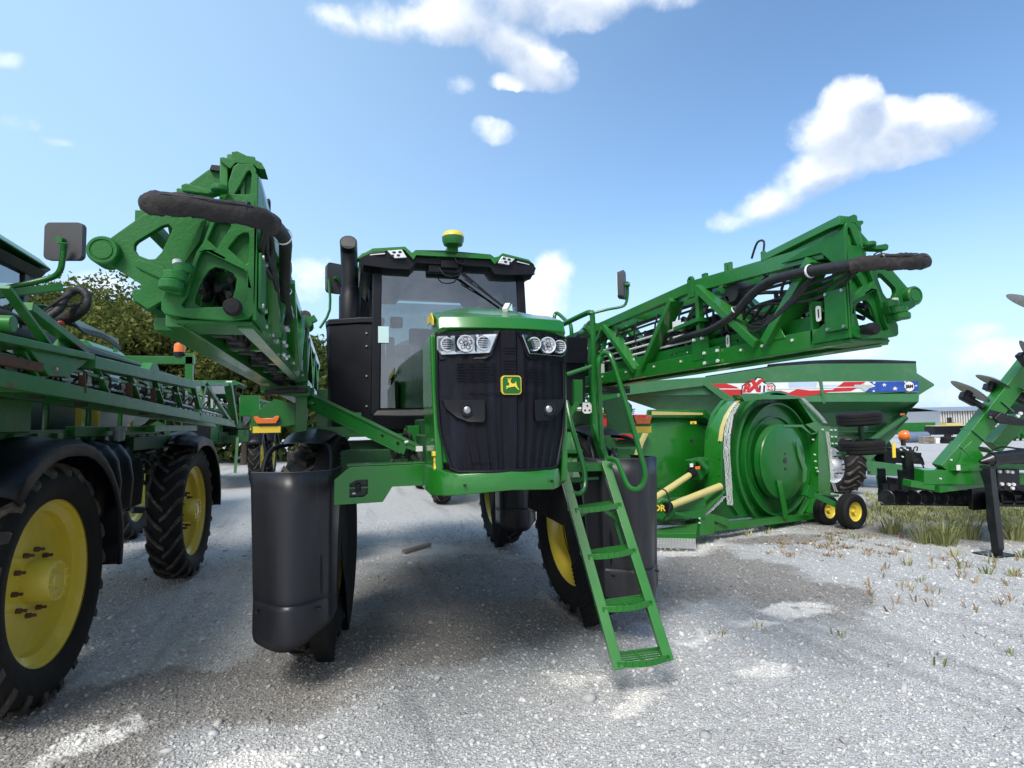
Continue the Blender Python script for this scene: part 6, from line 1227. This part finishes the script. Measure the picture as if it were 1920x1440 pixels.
b = MB(); b.cyl(W(1222, 938, 9.1), W(1297, 888, 9.7), .055, .05, 20); sh1 = obj('drive_shaft', b, 'cream', mw, fix=False, ang=60); b = MB(); b.cyl(W(1293, 890, 9.65), W(1300, 885, 9.72), .075, .085, 18); obj('shaft_shield', b, 'black_plastic', sh1)
b = MB(); b.cyl(W(1253, 950, 9.0), W(1350, 912, 9.7), .055, .06, 20); sh2 = obj('drive_shaft', b, 'cream', mw, fix=False, ang=60); b = MB(); b.cyl(W(1248, 952, 8.97), W(1256, 949, 9.03), .08, .07, 18); obj('shaft_shield', b, 'black_plastic', sh2); b = MB(); b.cyl(W(1272, 942.5, 9.14), W(1286, 937, 9.24), .0575, .058, 20); obj('shaft_label', b, 'white', sh2)
b = MB(); b.lathe([(.17, 0), (.17, -.12), (.15, -.14), (.001, -.14)], W(1241, 953, 9.15), tuple(FW), 32); b.beam(W(1240, 945, 9.4), W(1312, 945, 9.6), .35, .22); b.beam(W(1240, 965, 9.3), W(1312, 962, 9.5), .3, .12); b.beam(W(1265, 962, 9.0), W(1286, 967, 9.05), .03, .05); ctr = obj('centre_gearcase', b, 'green', mw, bev=.006)
q0 = W(1236, 953, 8.99); b = text_mb('OR', .13, lambda u, v, t: q0+RT*u+Vector((0, 0, 1))*v-FW*(t+.0), .006, bold=.004); obj('lettering', b, 'yellow_sticker', ctr, fix=False)
b = MB(); b.tube([W(1232, 915, 8.9), W(1248, 920, 8.8), W(1255, 940, 8.8), W(1254, 960, 8.8), W(1244, 975, 8.9)], .012, 8); b.tube([W(1238, 982, 9.1), W(1262, 980, 9.1), W(1296, 972, 9.2)], .014, 8); obj('hydraulic_hose', b, 'hose', mw, fix=False)
# castor and wing wheels
TY = Matrix.Rotation(math.atan2(WH.y, WH.x)+math.radians(52), 4, 'Z')
def z0pt(px, py, dd): q = W(px, py, dd); return q
q = U(1602, 992, 2, 0.0)
wheel(mw, (q.x-.0, q.y+.05, .31), .31, .22, .17, 1, lugs=False, small=True, tilt=Matrix.Rotation(math.radians(-82), 4, 'Z'))
q = U(1555, 984, 2, 0.0); wheel(mw, (q.x, q.y+.05, .27), .27, .2, .15, 1, lugs=False, small=True, tilt=Matrix.Rotation(math.radians(-82), 4, 'Z'))
q3 = U(1602, 992, 2, 0.0); b = MB(); b.beam((q3.x-.05, q3.y+.1, .33), (q3.x-.6, q3.y+.3, .62), .08, .10); b.beam((q3.x-.6, q3.y+.3, .62), (q3.x-.75, q3.y+.3, .7), .10, .2); obj('castor_arm', b, 'green', mw, bev=.006)
VZ = Matrix.Rotation(math.radians(86), 4, 'Y')
for px_, py_ in ((1611, 785), (1617, 838)): c = W(px_, py_, 12.1); wheel(mw, tuple(c), .42, .27, .22, 1, lugs=False, small=True, tilt=VZ)
b = MB(); b.beam(W(1612, 785, 12.1), W(1617, 838, 12.1), .08, .08); b.beam(W(1612, 815, 12.2), W(1560, 815, 12.0), .06, .06); b.beam(W(1570, 850, 11.9), W(1630, 850, 12.3), .05, .05); b.beam(W(1575, 860, 12), W(1625, 800, 12.6), .06, .06); obj('wheel_arm', b, 'green_dark', mw, bev=.006)
# ------------------------------------------------------------------ grain cart
GD = 16.0
gc = thing('grain_cart', 'large green grain cart wearing a stars and stripes decal along its hopper', 'grain cart', tuple(W(1520, 800, GD).xy)+(0,))
def gp_(px, py, off=0.0): q = W(px, py, GD); return Vector((q.x, q.y, q.z))+Vector((FW.x, FW.y, 0)).normalized()*off
GN = Vector((FW.x, FW.y, 0)).normalized(); GH = Vector((RT.x, RT.y, 0)).normalized()
def gz(x, y): return gp_(1160+x*.3125, 640+y*.3125)
O_ = gz(0, 0)
def gpoly(b, pts, t0, t1, slope=None):
    P = [gz(*p) for p in pts]; c2 = lambda p: ((p-O_).dot(GH), p.z)
    b.prism([c2(p) for p in P], lambda u, v, t: Vector((O_.x, O_.y, 0))+GH*u+GN*t+Vector((0, 0, v)), t0, t1)
def gq(x, y, t): return gz(x, y)+GN*t
def gz_(x, y, t): return W(1160+x*.3125, 640+y*.3125, GD+t)
b = MB(); gpoly(b, [(0, 250), (520, 215), (950, 150), (1180, 135), (1780, 133), (1786, 300), (1080, 345), (690, 345), (560, 262), (0, 330)], 0, .05)
b.loft([[gz_(0, 330, .02), gz_(0, 250, .02), gq(0, 250, 2.6), gq(0, 330, 2.6)], [gz_(1782, 300, .02), gz_(1780, 135, .02), gq(1780, 135, 2.6), gq(1782, 300, 2.6)]], caps=True)
hop = obj('hopper', b, 'green_cart', gc, bev=.01)
b = MB()   # ledges and slopes under the side
def strip(b, top, bot, ta, tb): b.add([gz_(*top[0], ta), gz_(*top[1], ta), gz_(*bot[1], tb), gz_(*bot[0], tb)], [(0, 1, 2, 3)])
strip(b, ((660, 322), (1803, 320)), ((660, 362), (1800, 362)), -.10, -.16); strip(b, ((660, 362), (1800, 362)), ((760, 430), (1735, 425)), -.16, .55); strip(b, ((760, 430), (1735, 425)), ((760, 448), (1725, 445)), .52, .50); strip(b, ((760, 448), (1725, 445)), ((1240, 730), (1500, 730)), .50, 1.1)
b.add([gz_(660, 322, -.10), gz_(1803, 320, -.10), gz_(1790, 305, .0), gz_(640, 305, .0)], [(0, 1, 2, 3)]); b.add([gz_(1803, 320, -.1), gz_(1800, 362, -.16), gz_(1640, 520, .6), gz_(1500, 730, 1.1), gz_(1500, 730, 1.6), gq(1790, 362, 2.5), gq(1770, 300, 2.5)], [(0, 1, 2, 3, 4, 5, 6)])
strip(b, ((0, 335), (600, 275)), ((500, 500), (760, 430)), .05, .5)
obj('hopper_slope', b, 'green_cart', hop, fix=False, ang=20)
b = MB(); b.loft([[gz_(x, y, -.02), gz_(x, y-14, -.02), gz_(x, y-14, .10), gz_(x, y, .10)] for x, y in ((520, 222), (950, 156), (1180, 141), (1784, 139))]); b.beam(gz_(950, 138, .2), gz_(1780, 128, 1.4), .06, .05); b.tube([gz_(900, 150, .3), gz_(1180, 126, .8), (gz_(1500, 120, 1.2)), gz_(1780, 130, 1.0)], .06, 10, 4); obj('roll_tarp', b, 'black_paint', gc, fix=False)
b = MB()
for x, y0, y1 in ((1193, 140, 228), (1628, 140, 238), (1636, 140, 238), (590, 210, 258), (600, 208, 258)): b.beam(gz_(x, y0, -.03), gz_(x+(3 if x > 1200 else 6), y1, -.03), .08 if x == 1193 else .02, .02, tuple(GN))
obj('tarp_straps', b, 'black_paint', gc)
b = MB(); gpoly(b, [(1190, 235), (1207, 235), (1222, 375), (1207, 375)], -.05, .0); gpoly(b, [(500, 262), (560, 262), (720, 370), (690, 400), (640, 372)], -.03, .1)
b.beam(gz_(380, 300, .3), gz_(640, 470, .6), .10, .18, tuple(GN)); b.beam(gz_(1480, 620, .4), gz_(1720, 445, .2), .10, .14, tuple(GN)); b.beam(gz_(1450, 720, .5), gz_(1640, 520, .5), .35, .10, tuple(GN)); b.beam(gz_(1240, 540, .7), gz_(1660, 540, .7), .05, .05); objs('hopper_brace', b, 'green_cart', gc, bev=.006)
b = MB(); b.beam(gz_(1540, 600, .8), gz_(1700, 440, .8), .3, .25, tuple(GN)); b.beam(gz_(1500, 690, 1.3), gz_(1600, 640, 1.3), .8, .8); obj('auger_shadow_plate', b, 'green_dark', gc).name = 'auger_shade_plate'  # dark green blocks standing in for the shadow under the hopper
b = MB(); b.loft([[gz_(1780, 185, .05), gz_(1740, 180, 1.6), gz_(1740, 318, 1.6), gz_(1798, 325, .05)], [gz_(1893, 256, .2), gz_(1870, 250, 1.2), gz_(1870, 262, 1.2), gz_(1893, 266, .2)]]); obj('front_spout', b, 'green_cart', gc, bev=.008)
b = MB(); b.beam(gz_(1400, 735, .4), gz_(1950, 805, .4), .14, .30, (0, 0, 1)); b.beam(gz_(1250, 735, .9), gz_(1500, 735, .9), .6, .35); b.beam(gz_(1565, 790, .4), gz_(1580, 905, .4), .14, .14, tuple(GN)); b.beam(gz_(1500, 790, .4), gz_(1760, 800, .4), .16, .10); obj('tongue', b, 'green_cart', gc, bev=.01)
b = MB(); b.beam(gz_(1560, 690, .8), gz_(1780, 700, .8), .5, .32); b.tube([gz_(1700, 680, .3), gz_(1760, 665, .3), gz_(1810, 690, .3), gz_(1830, 740, .3)], .03, 8); b.tube([gz_(1690, 700, .3), gz_(1750, 690, .3), gz_(1790, 730, .3)], .03, 8); obj('pto_cover', b, 'black_plastic', gc, fix=False)
b = MB(); b.b2(gz_(1688, 432, .1), gz_(1722, 443, .12)+Vector((0, .02, 0))); obj('amber_reflector', b, 'orange', gc)
q = W(1575, 884, 15.6); wheel(gc, (q.x, q.y, .74), .74, .55, .46, 1, 18, tilt=Matrix.Rotation(math.radians(172), 4, 'Z'), m_rim='lamp_silver'); wheel(gc, (q.x+.3, q.y+2.6, .74), .74, .55, .46, 1, 18, tilt=Matrix.Rotation(math.radians(172), 4, 'Z'), m_rim='lamp_silver')
# decal
def decal(pts, m_, t, name='flag_decal', par=None): b = MB(); gpoly(b, pts, -t-.004, -t); return obj(name, b, m_, par or hop)
dc = decal([(535, 257), (1190, 243), (1785, 240), (1785, 300), (1230, 310), (1100, 332), (1080, 345), (690, 345), (640, 318)], 'decal_white', .004)
decal([(535, 257), (640, 255), (700, 275), (740, 300), (720, 345), (690, 345), (640, 318)], 'decal_red', .010, 'red_stripe', dc)
decal([(915, 300), (960, 296), (1010, 310), (1060, 288), (1140, 296), (1270, 292), (1300, 275), (1340, 245), (1470, 243), (1440, 270), (1380, 300), (1250, 305), (1110, 332), (1085, 345), (1020, 340), (940, 325)], 'decal_red', .010, 'red_stripe', dc)
decal([(1010, 247), (1180, 244), (1175, 280), (1010, 290)], 'decal_sky', .009, 'pale_stripe', dc); decal([(1215, 262), (1320, 262), (1290, 285), (1215, 285)], 'decal_sky', .009, 'pale_stripe', dc)
decal([(1490, 243), (1785, 240), (1785, 300), (1465, 306), (1480, 285), (1530, 270)], 'decal_blue', .012, 'blue_field', dc)
decal([(560, 285), (900, 285), (1480, 272), (1480, 276), (900, 290), (560, 290)], 'white', .016, 'pinstripe', dc)
decal([(1400, 262), (1440, 262), (1450, 255), (1465, 262), (1510, 262), (1505, 280), (1490, 282), (1470, 300), (1455, 298), (1440, 282), (1400, 280)], 'grey_sticker', .020, 'emblem', dc)
def star(cx, cy, r): return [(cx+(r if k % 2 == 0 else r*.4)*math.sin(math.pi*k/5)*1.25, cy-(r if k % 2 == 0 else r*.4)*math.cos(math.pi*k/5)) for k in range(10)]
for cx, cy, r in ((1580, 263, 12), (1643, 285, 14), (1520, 250, 10), (1515, 300, 8), (1705, 245, 7), (1770, 268, 7)): decal(star(cx, cy, r), 'white', .018, 'star', dc)
dcirc = decal([(1728+29*math.cos(a), 272+29*math.sin(a)) for a in np.linspace(0, 6.283, 29)[:-1]], 'white', .022, 'maker_disc', dc)
def gtxt(txt, cx, cy, hpx, m_, t, shear=0, bold=0, sx=1.0, name='lettering'):
    O1 = gz(cx, cy); O1 = Vector((O_.x, O_.y, 0))+GH*((O1-O_).dot(GH))+Vector((0, 0, O1.z)); h = hpx*.3125/FPX*GD
    b = text_mb(txt, h, lambda u, v, tt: O1+GH*(u*sx)+Vector((0, 0, 1))*v-GN*(t+tt), .004, shear, bold); return obj(name, b, m_, hop, fix=False)
gtxt('J&M', 1728, 272, 27, 'black_paint', .03, bold=.006)
decal([(722, 318), (730, 268), (760, 245), (800, 240), (820, 215), (850, 220), (862, 245), (880, 255), (915, 252), (930, 270), (925, 318)], 'black_paint', .030, 'logo_outline', dc)
decal([(730, 314), (736, 272), (765, 252), (805, 245), (824, 222), (846, 226), (855, 250), (880, 262), (912, 259), (922, 273), (918, 314)], 'decal_white', .036, 'logo_field', dc)
gtxt('R', 752, 283, 72, 'decal_red', .042, .35, .02); gtxt('X', 797, 272, 92, 'decal_red', .044, .35, .03); gtxt('11', 846, 288, 50, 'black_paint', .044, .1, .012); 
decal([(876, 266), (914, 266), (914, 296), (876, 296)], 'decal_red', .044, 'logo_box', dc); gtxt('HD', 895, 283, 24, 'white', .05, 0, .004)
# ------------------------------------------------------------------ red implement far behind the ladder
rq = W(1150, 800, 15.5); ri = thing('red_implement', 'dark red implement with a pale name strip, seen between the ladder handrails', 'implement', (rq.x, rq.y, 0))
b = MB(); b.beam(W(1080, 789, 15.5), W(1260, 789, 15.5), .6, .32); b.beam(W(1150, 815, 15.2), W(1230, 815, 15.2), .5, .25); bod = obj('body', b, 'red', ri, bev=.02)
b = MB(); A, B = W(1080, 772, 15.15), W(1182, 773, 15.15); b.beam(A, B, .02, .15); st_ = obj('name_strip', b, 'cream', bod)
q1_ = W(1159, 772, 15.12); b = text_mb('SCHULTE', .17, lambda u, v, t: q1_+GH*(u*1.15)+Vector((0, 0, 1))*v-GN*t, .006, .25, .006); obj('lettering', b, 'black_paint', st_, fix=False)
b = MB(); b.beam(W(1085, 830, 15.5), W(1260, 830, 15.5), .8, .5); b.beam(W(1155, 850, 15), W(1240, 850, 15), .4, .3); obj('underframe', b, 'green_dark', ri, bev=.02)
for px_ in (1120, 1215): q = U(px_, 925, 2, 0); 
wheel(ri, (rq.x-.5, rq.y+.2, .5), .5, .3, .25, 1, lugs=False, small=True, tilt=Matrix.Rotation(.3, 4, 'Z')); wheel(ri, (rq.x+1.2, rq.y+.2, .5), .5, .3, .25, 1, lugs=False, small=True, tilt=Matrix.Rotation(.3, 4, 'Z'))
b = MB(); b.tube([W(1155, 802, 13.5), W(1200, 803, 13.5), W(1202, 826, 13.5)], .02, 8, 0); b.tube([W(1157, 802, 13.5), W(1156, 826, 13.5)], .02, 8, 0); b.tube([W(1156, 812, 13.5), W(1202, 813, 13.5)], .015, 8, 0); obj('guard_rail', b, 'green', ri, fix=False)
# ------------------------------------------------------------------ tillage implement on the right
TD = 9.0
ti = thing('tillage_implement', 'green folded tillage implement with black parking leg and raised disc blades, at the right edge', 'implement', tuple(W(1840, 900, TD).xy)+(0,))
def tb(b, p, q, w_, h_, d0=TD, d1=None, up=None): b.beam(W(*p, d0), W(*q, d1 or d0), w_, h_, up or tuple(FW))
b = MB(); tb(b, (1723, 893), (1844, 893), .22, .22); tb(b, (1840, 897), (1990, 897), .16, .20); tb(b, (1838, 876), (1990, 876), .07, .16); tb(b, (1700, 905), (1745, 912), .10, .2); tb(b, (1745, 915), (1830, 905), .1, .3, TD, TD+.3)
fr_ = obj('frame', b, 'green_bright', ti, bev=.008)
b = MB(); tb(b, (1768, 882), (1806, 838), .27, .22); tb(b, (1803, 842), (1990, 605), .25, .2); fb = obj('wing_beam', b, 'green_bright', ti, bev=.008)
b = MB(); tb(b, (1860, 838), (2010, 678), .24, .2, 10.2); obj('wing_beam', b, 'green_bright', ti, bev=.008)
b = MB()
for p_, q_ in (((1790, 836), (1812, 858)), ((1812, 805), (1836, 826)), ((1866, 752), (1889, 772)), ((1838, 838), (1853, 848))): tb(b, p_, q_, .02, .26)
objs('weld_band', b, 'green_cart', fb, bev=.003)
b = MB(); P = [W(x, y, TD-.12) for x, y in ((1802, 846), (1824, 826), (1840, 848), (1852, 868), (1858, 882), (1800, 884), (1786, 882), (1800, 862))]
b.prism([((p-P[0]).dot(GH), p.z) for p in P], lambda u, v, t: Vector((P[0].x, P[0].y, 0))+GH*u+GN*t+Vector((0, 0, v)), 0, .04); obj('gusset', b, 'green_bright', ti, bev=.006)
b = MB(); q = W(1794, 872, TD-.16); b.b2(q, q+Vector((.07, .01, -.08))); obj('safety_label', b, 'white', ti)
b = MB(); b.cyl(W(1838, 866, 8.7), W(1858, 861, 8.7), .03, .09, 16); b.cyl(W(1858, 861, 8.7), W(1990, 845, 8.7), .10, seg=20); b.cyl(W(1860, 874, 9.2), W(1990, 866, 9.2), .08, seg=16); obj('lift_cylinder', b, 'black_paint', ti, fix=False, ang=40)
b = MB(); b.beam(W(1854, 878, 8.55), W(1871, 1030, 8.35), .11, .11, (1, 0, 0)); q = U(1869, 1041, 2, 0.0); b.b2((q.x-.2, q.y-.15, .0), (q.x+.2, q.y+.2, .02)); b.beam((q.x, q.y, .02), W(1870, 1028, 8.35), .10, .10); b.beam(W(1846, 876, 8.6), W(1862, 876, 8.6), .2, .04); leg_ = obj('parking_leg', b, 'black_paint', ti, bev=.006)
b = MB(); tb(b, (1830, 905), (1833, 955), .22, .1, 9.3); tb(b, (1846, 882), (1866, 945), .09, .09, 8.7); objs('front_post', b, 'black_paint', ti, bev=.006)
b = MB(); c = W(1861, 962, 9.2); b.lathe([(.30, -.05), (.32, 0), (.30, .05), (.1, .07), (.001, .07)], c, (.5, -.85, 0), 28); b.lathe([(.30, -.05), (.1, -.07), (.001, -.07)], c, (.5, -.85, 0), 28)
obj('gauge_wheel', b, 'rubber', ti, fix=False)
b = MB(); tb(b, (1698, 838), (1708, 915), .12, .12, 9.4); tb(b, (1672, 843), (1704, 845), .05, .26, 9.35); tb(b, (1700, 880), (1702, 918), .25, .1, 9.4); lp_ = obj('lamp_post', b, 'black_paint', ti, bev=.006)
b = MB(); tb(b, (1675.5, 831), (1676.5, 858), .05, .012, 9.2); obj('reflector', b, 'yellow_sticker', lp_)
b = MB(); c = W(1693, 817, 9.4); b.lathe([(.001, -.06), (.055, -.055), (.085, 0), (.085, .05), (.06, .09), (.001, .1)], c, (.5, -.8, .15), 24); obj('amber_lamp', b, 'orange', lp_, fix=False); b = MB(); b.cyl(c-Vector((0, 0, .16)), c, .035); obj('lamp_stalk', b, 'black_paint', lp_)
b = MB()
for x, y in ((1873, 884), (1887, 884), (1896, 885), (1877, 907), (1890, 908), (1899, 908), (1897, 915), (1782, 862), (1700, 815+28), (1688, 843), (1691, 856), (1695, 840), (1907, 780), (1912, 775), (1862, 775), (1858, 781), (1762, 897)): p = W(x, y, 8.82 if x > 1750 else 9.2); b.cyl(p, p-FW*.03, .024 if x > 1850 else .012, seg=10)
objs('frame_bolt', b, 'zinc', ti, fix=False)
b = MB(); tb(b, (1880, 880), (1882, 912), .22, .06, 8.9); tb(b, (1900, 880), (1902, 914), .14, .06, 8.9); tb(b, (1845, 785), (1990, 800), .1, .1, 9.2); tb(b, (1856, 774), (1900, 788), .09, .08, 8.8); tb(b, (1869, 778), (1878, 788), .15, .06, 8.75); objs('clamp_bracket', b, 'black_paint', ti, bev=.008)
for (a_, c_, dd, ax_) in (((1788, 718), (1850, 750), 9.0, (.35, .25, .9)), ((1835, 706), (1890, 728), 9.1, (.3, .2, .92)), ((1895, 725), (1945, 750), 9.0, (.35, .25, .9)), ((1913, 640), (1950, 690), 8.6, (.9, -.3, .2)), ((1896, 557), (1990, 590), 9.4, (.35, .25, .9))):
    A, B = W(*a_, dd), W(*c_, dd); r = (B-A).length/2; C_ = (A+B)/2; e = (B-A).normalized(); vd = (C_-EYE).normalized(); nn = e.cross(vd).normalized(); nn = (nn+vd*.22).normalized()
    b = MB(); b.lathe([(r, 0), (r*.96, .006), (r*.5, .045), (.001, .06)], C_, tuple(nn), 36); b.lathe([(r, 0), (r*.5, .038), (.001, .052)], C_, tuple(nn), 36); dk = obj('disc_blade', b, 'steel', ti, fix=False)
    b = MB(); b.cyl(C_+nn*.0, C_-nn*.13, .05, .07, 14); b.beam(C_-nn*.10, C_-nn*.12+e*r*1.1, .08, .07); b.beam(C_-nn*.10-e*.08, C_-nn*.10+e*.12, .10, .10); obj('disc_hub', b, 'black_paint', dk, bev=.01)
b = MB(); tb(b, (1802, 744), (1828, 758), .08, .09, 9.05); tb(b, (1850, 730), (1905, 732), .07, .07, 9.3); tb(b, (1880, 770), (2000, 760), .12, .12, 9.6); objs('gang_arm', b, 'black_paint', ti, bev=.01)
b = MB(); tb(b, (1855, 757), (1990, 757), .16, .2, 9.9); obj('cross_tube', b, 'green', ti, bev=.008)
b = MB()
for y_, d_ in ((912, 9.6), (925, 9.5), (936, 9.4), (943, 9.3)): tb(b, (1652, y_+2), (2000, y_+6), .035, .035, d_+.5, d_)
for k in range(14):
    x = 1660+k*25; tb(b, (x, 908), (x+6, 940), .05, .05, 9.7); tb(b, (x-6, 914), (x+14, 912), .12, .06, 9.7)
    c = W(x+2, 933, 9.6); b.lathe([(.12, -.01), (.13, 0), (.12, .01), (.001, .03)], c, tuple(RT*.8+FW*.6), 14)
tb(b, (1652, 878), (1656, 935), .09, .09, 9.9); tb(b, (1650, 930), (1700, 930), .2, .12, 9.8); tb(b, (1665, 906), (1700, 910), .2, .1, 9.7); tb(b, (1745, 918), (2000, 922), .12, .25, 9.8)
obj('rolling_harrow', b, 'black_paint', ti, fix=False)
b = MB(); b.tube([W(1860, 845, 9.6), W(1880, 838, 9.6), W(1920, 842, 9.6), W(1990, 842, 9.6)], .014, 8); b.tube([W(1705, 868, 9.6), W(1722, 862, 9.6), W(1733, 880, 9.6), W(1728, 892, 9.6)], .012, 8); b.tube([W(1716, 868, 9.6), W(1713, 842, 9.6), W(1720, 838, 9.6), W(1719, 846, 9.6)], .01, 8); obj('hydraulic_hose', b, 'hose', ti, fix=False)
# ------------------------------------------------------------------ far yard: machinery row at the shed
def far_box_thing(name, label, cat, px, dist, parts):
    q = W(px, 800, dist); r = thing(name, label, cat, (q.x, q.y, 0), 'equipment stored along the shed'); T = Matrix.Translation(Vector((q.x, q.y, 0))) @ Matrix.Rotation(math.atan2(RT.y, RT.x), 4, 'Z') @ Matrix.Scale(.6, 4)
    for nm, m_, boxes in parts:
        b = MB(T)
        for bx in boxes:
            if len(bx) == 6: b.b2(bx[:3], bx[3:])
            else: b.cyl(bx[0], bx[1], bx[2], seg=20)
        obj(nm, b, m_, r, bev=.02)
    return r
far_box_thing('tarp_roll', 'long grey-blue tarpaulin covered roller lying at left end of the far row', 'roller', 1722, 44, [('cover', 'blue_tarp', [((-2.2, 0, .7), (1.0, 0, .7), .65)]), ('stand', 'black_paint', [(-2, -.2, 0, -1.7, .2, .5), (.6, -.2, 0, .9, .2, .5), (1.0, -.3, 0, 1.3, .5, 1.2)])])
far_box_thing('crate_stack', 'pale wooden pallets stacked beside the grey-blue roller', 'pallets', 1742, 42, [('pallet', 'wood', [(-.7, 0, .12+k*.16, .6, 1, .22+k*.16) for k in range(5)]+[(-.7, 0, 0, -.6, 1, .8), (.5, 0, 0, .6, 1, .8)]), ('white_box', 'white', [(.7, 0, 0, 1.2, .6, .6)])])
far_box_thing('tyre_stack', 'two dark tyres stacked flat near the pallets', 'tyres', 1776, 42, [('tyre', 'rubber', [((0, 0, .0), (0, 0, .36), .9)]), ('tyre', 'rubber', [((.05, 0, .38), (.05, 0, .74), .8)])])
far_box_thing('covered_trailer', 'black covered trailer with pale tarp peak standing before the shed', 'trailer', 1790, 46, [('bed', 'black_plastic', [(-2.6, 0, .8, 2.6, 2, 1.9)]), ('cover', 'cream', [(-2.5, .1, 1.9, 2.5, 1.9, 2.02), (-.8, .4, 2.0, 1.2, 1.6, 2.3)]), ('wheel', 'rubber', [((-1, -.1, .45), (-1, .2, .45), .45), ((1, -.1, .45), (1, .2, .45), .45)])])
far_box_thing('green_header', 'low green harvesting header behind the roller with a yellow end', 'header', 1728, 54, [('frame', 'green', [(-3.5, 0, .5, 2.6, .8, 1.0), (-3.5, .6, .8, 2.6, 1.0, 2.3)]+[(-3.4+k*.6, -.8, .4, -3.2+k*.6, .2, .9) for k in range(10)]), ('end_cap', 'yellow', [(2.6, -.4, 1.0, 3.6, .8, 1.5)]), ('hydraulics', 'black_paint', [(3.6, 0, .4, 5.2, 1, 2.2), (4.2, -.2, .2, 4.6, .4, 3.0)])])
for i, (px_, dd, lb) in enumerate(((1852, 46, 'green planter frame seen between the two slanting beams of the tillage implement'), (1905, 44, 'green seed planter row at the right edge beyond the slanting beams'))):
    far_box_thing('row_planter', lb, 'planter', px_, dd, [('toolbar', 'green', [(-3.4, 0, .9, 3.4, .25, 1.1), (-3.4, .4, 1.5, 3.4, .5, 1.6)]), ('row_units', 'green', [(-3.3+k*.75, -.5, .25, -3.0+k*.75, .2, .9) for k in range(9)]+[(-3.35+k*.75, -.1, 1.1, -2.9+k*.75, .4, 1.7) for k in range(9)]), ('closing_wheels', 'rubber', [((-3.2+k*.75, -.7, .2), (-3.1+k*.75, -.7, .2), .2) for k in range(9)])])
for i, (px_, dd, lb) in enumerate(((1880, 520, 'x'),)):
    pass
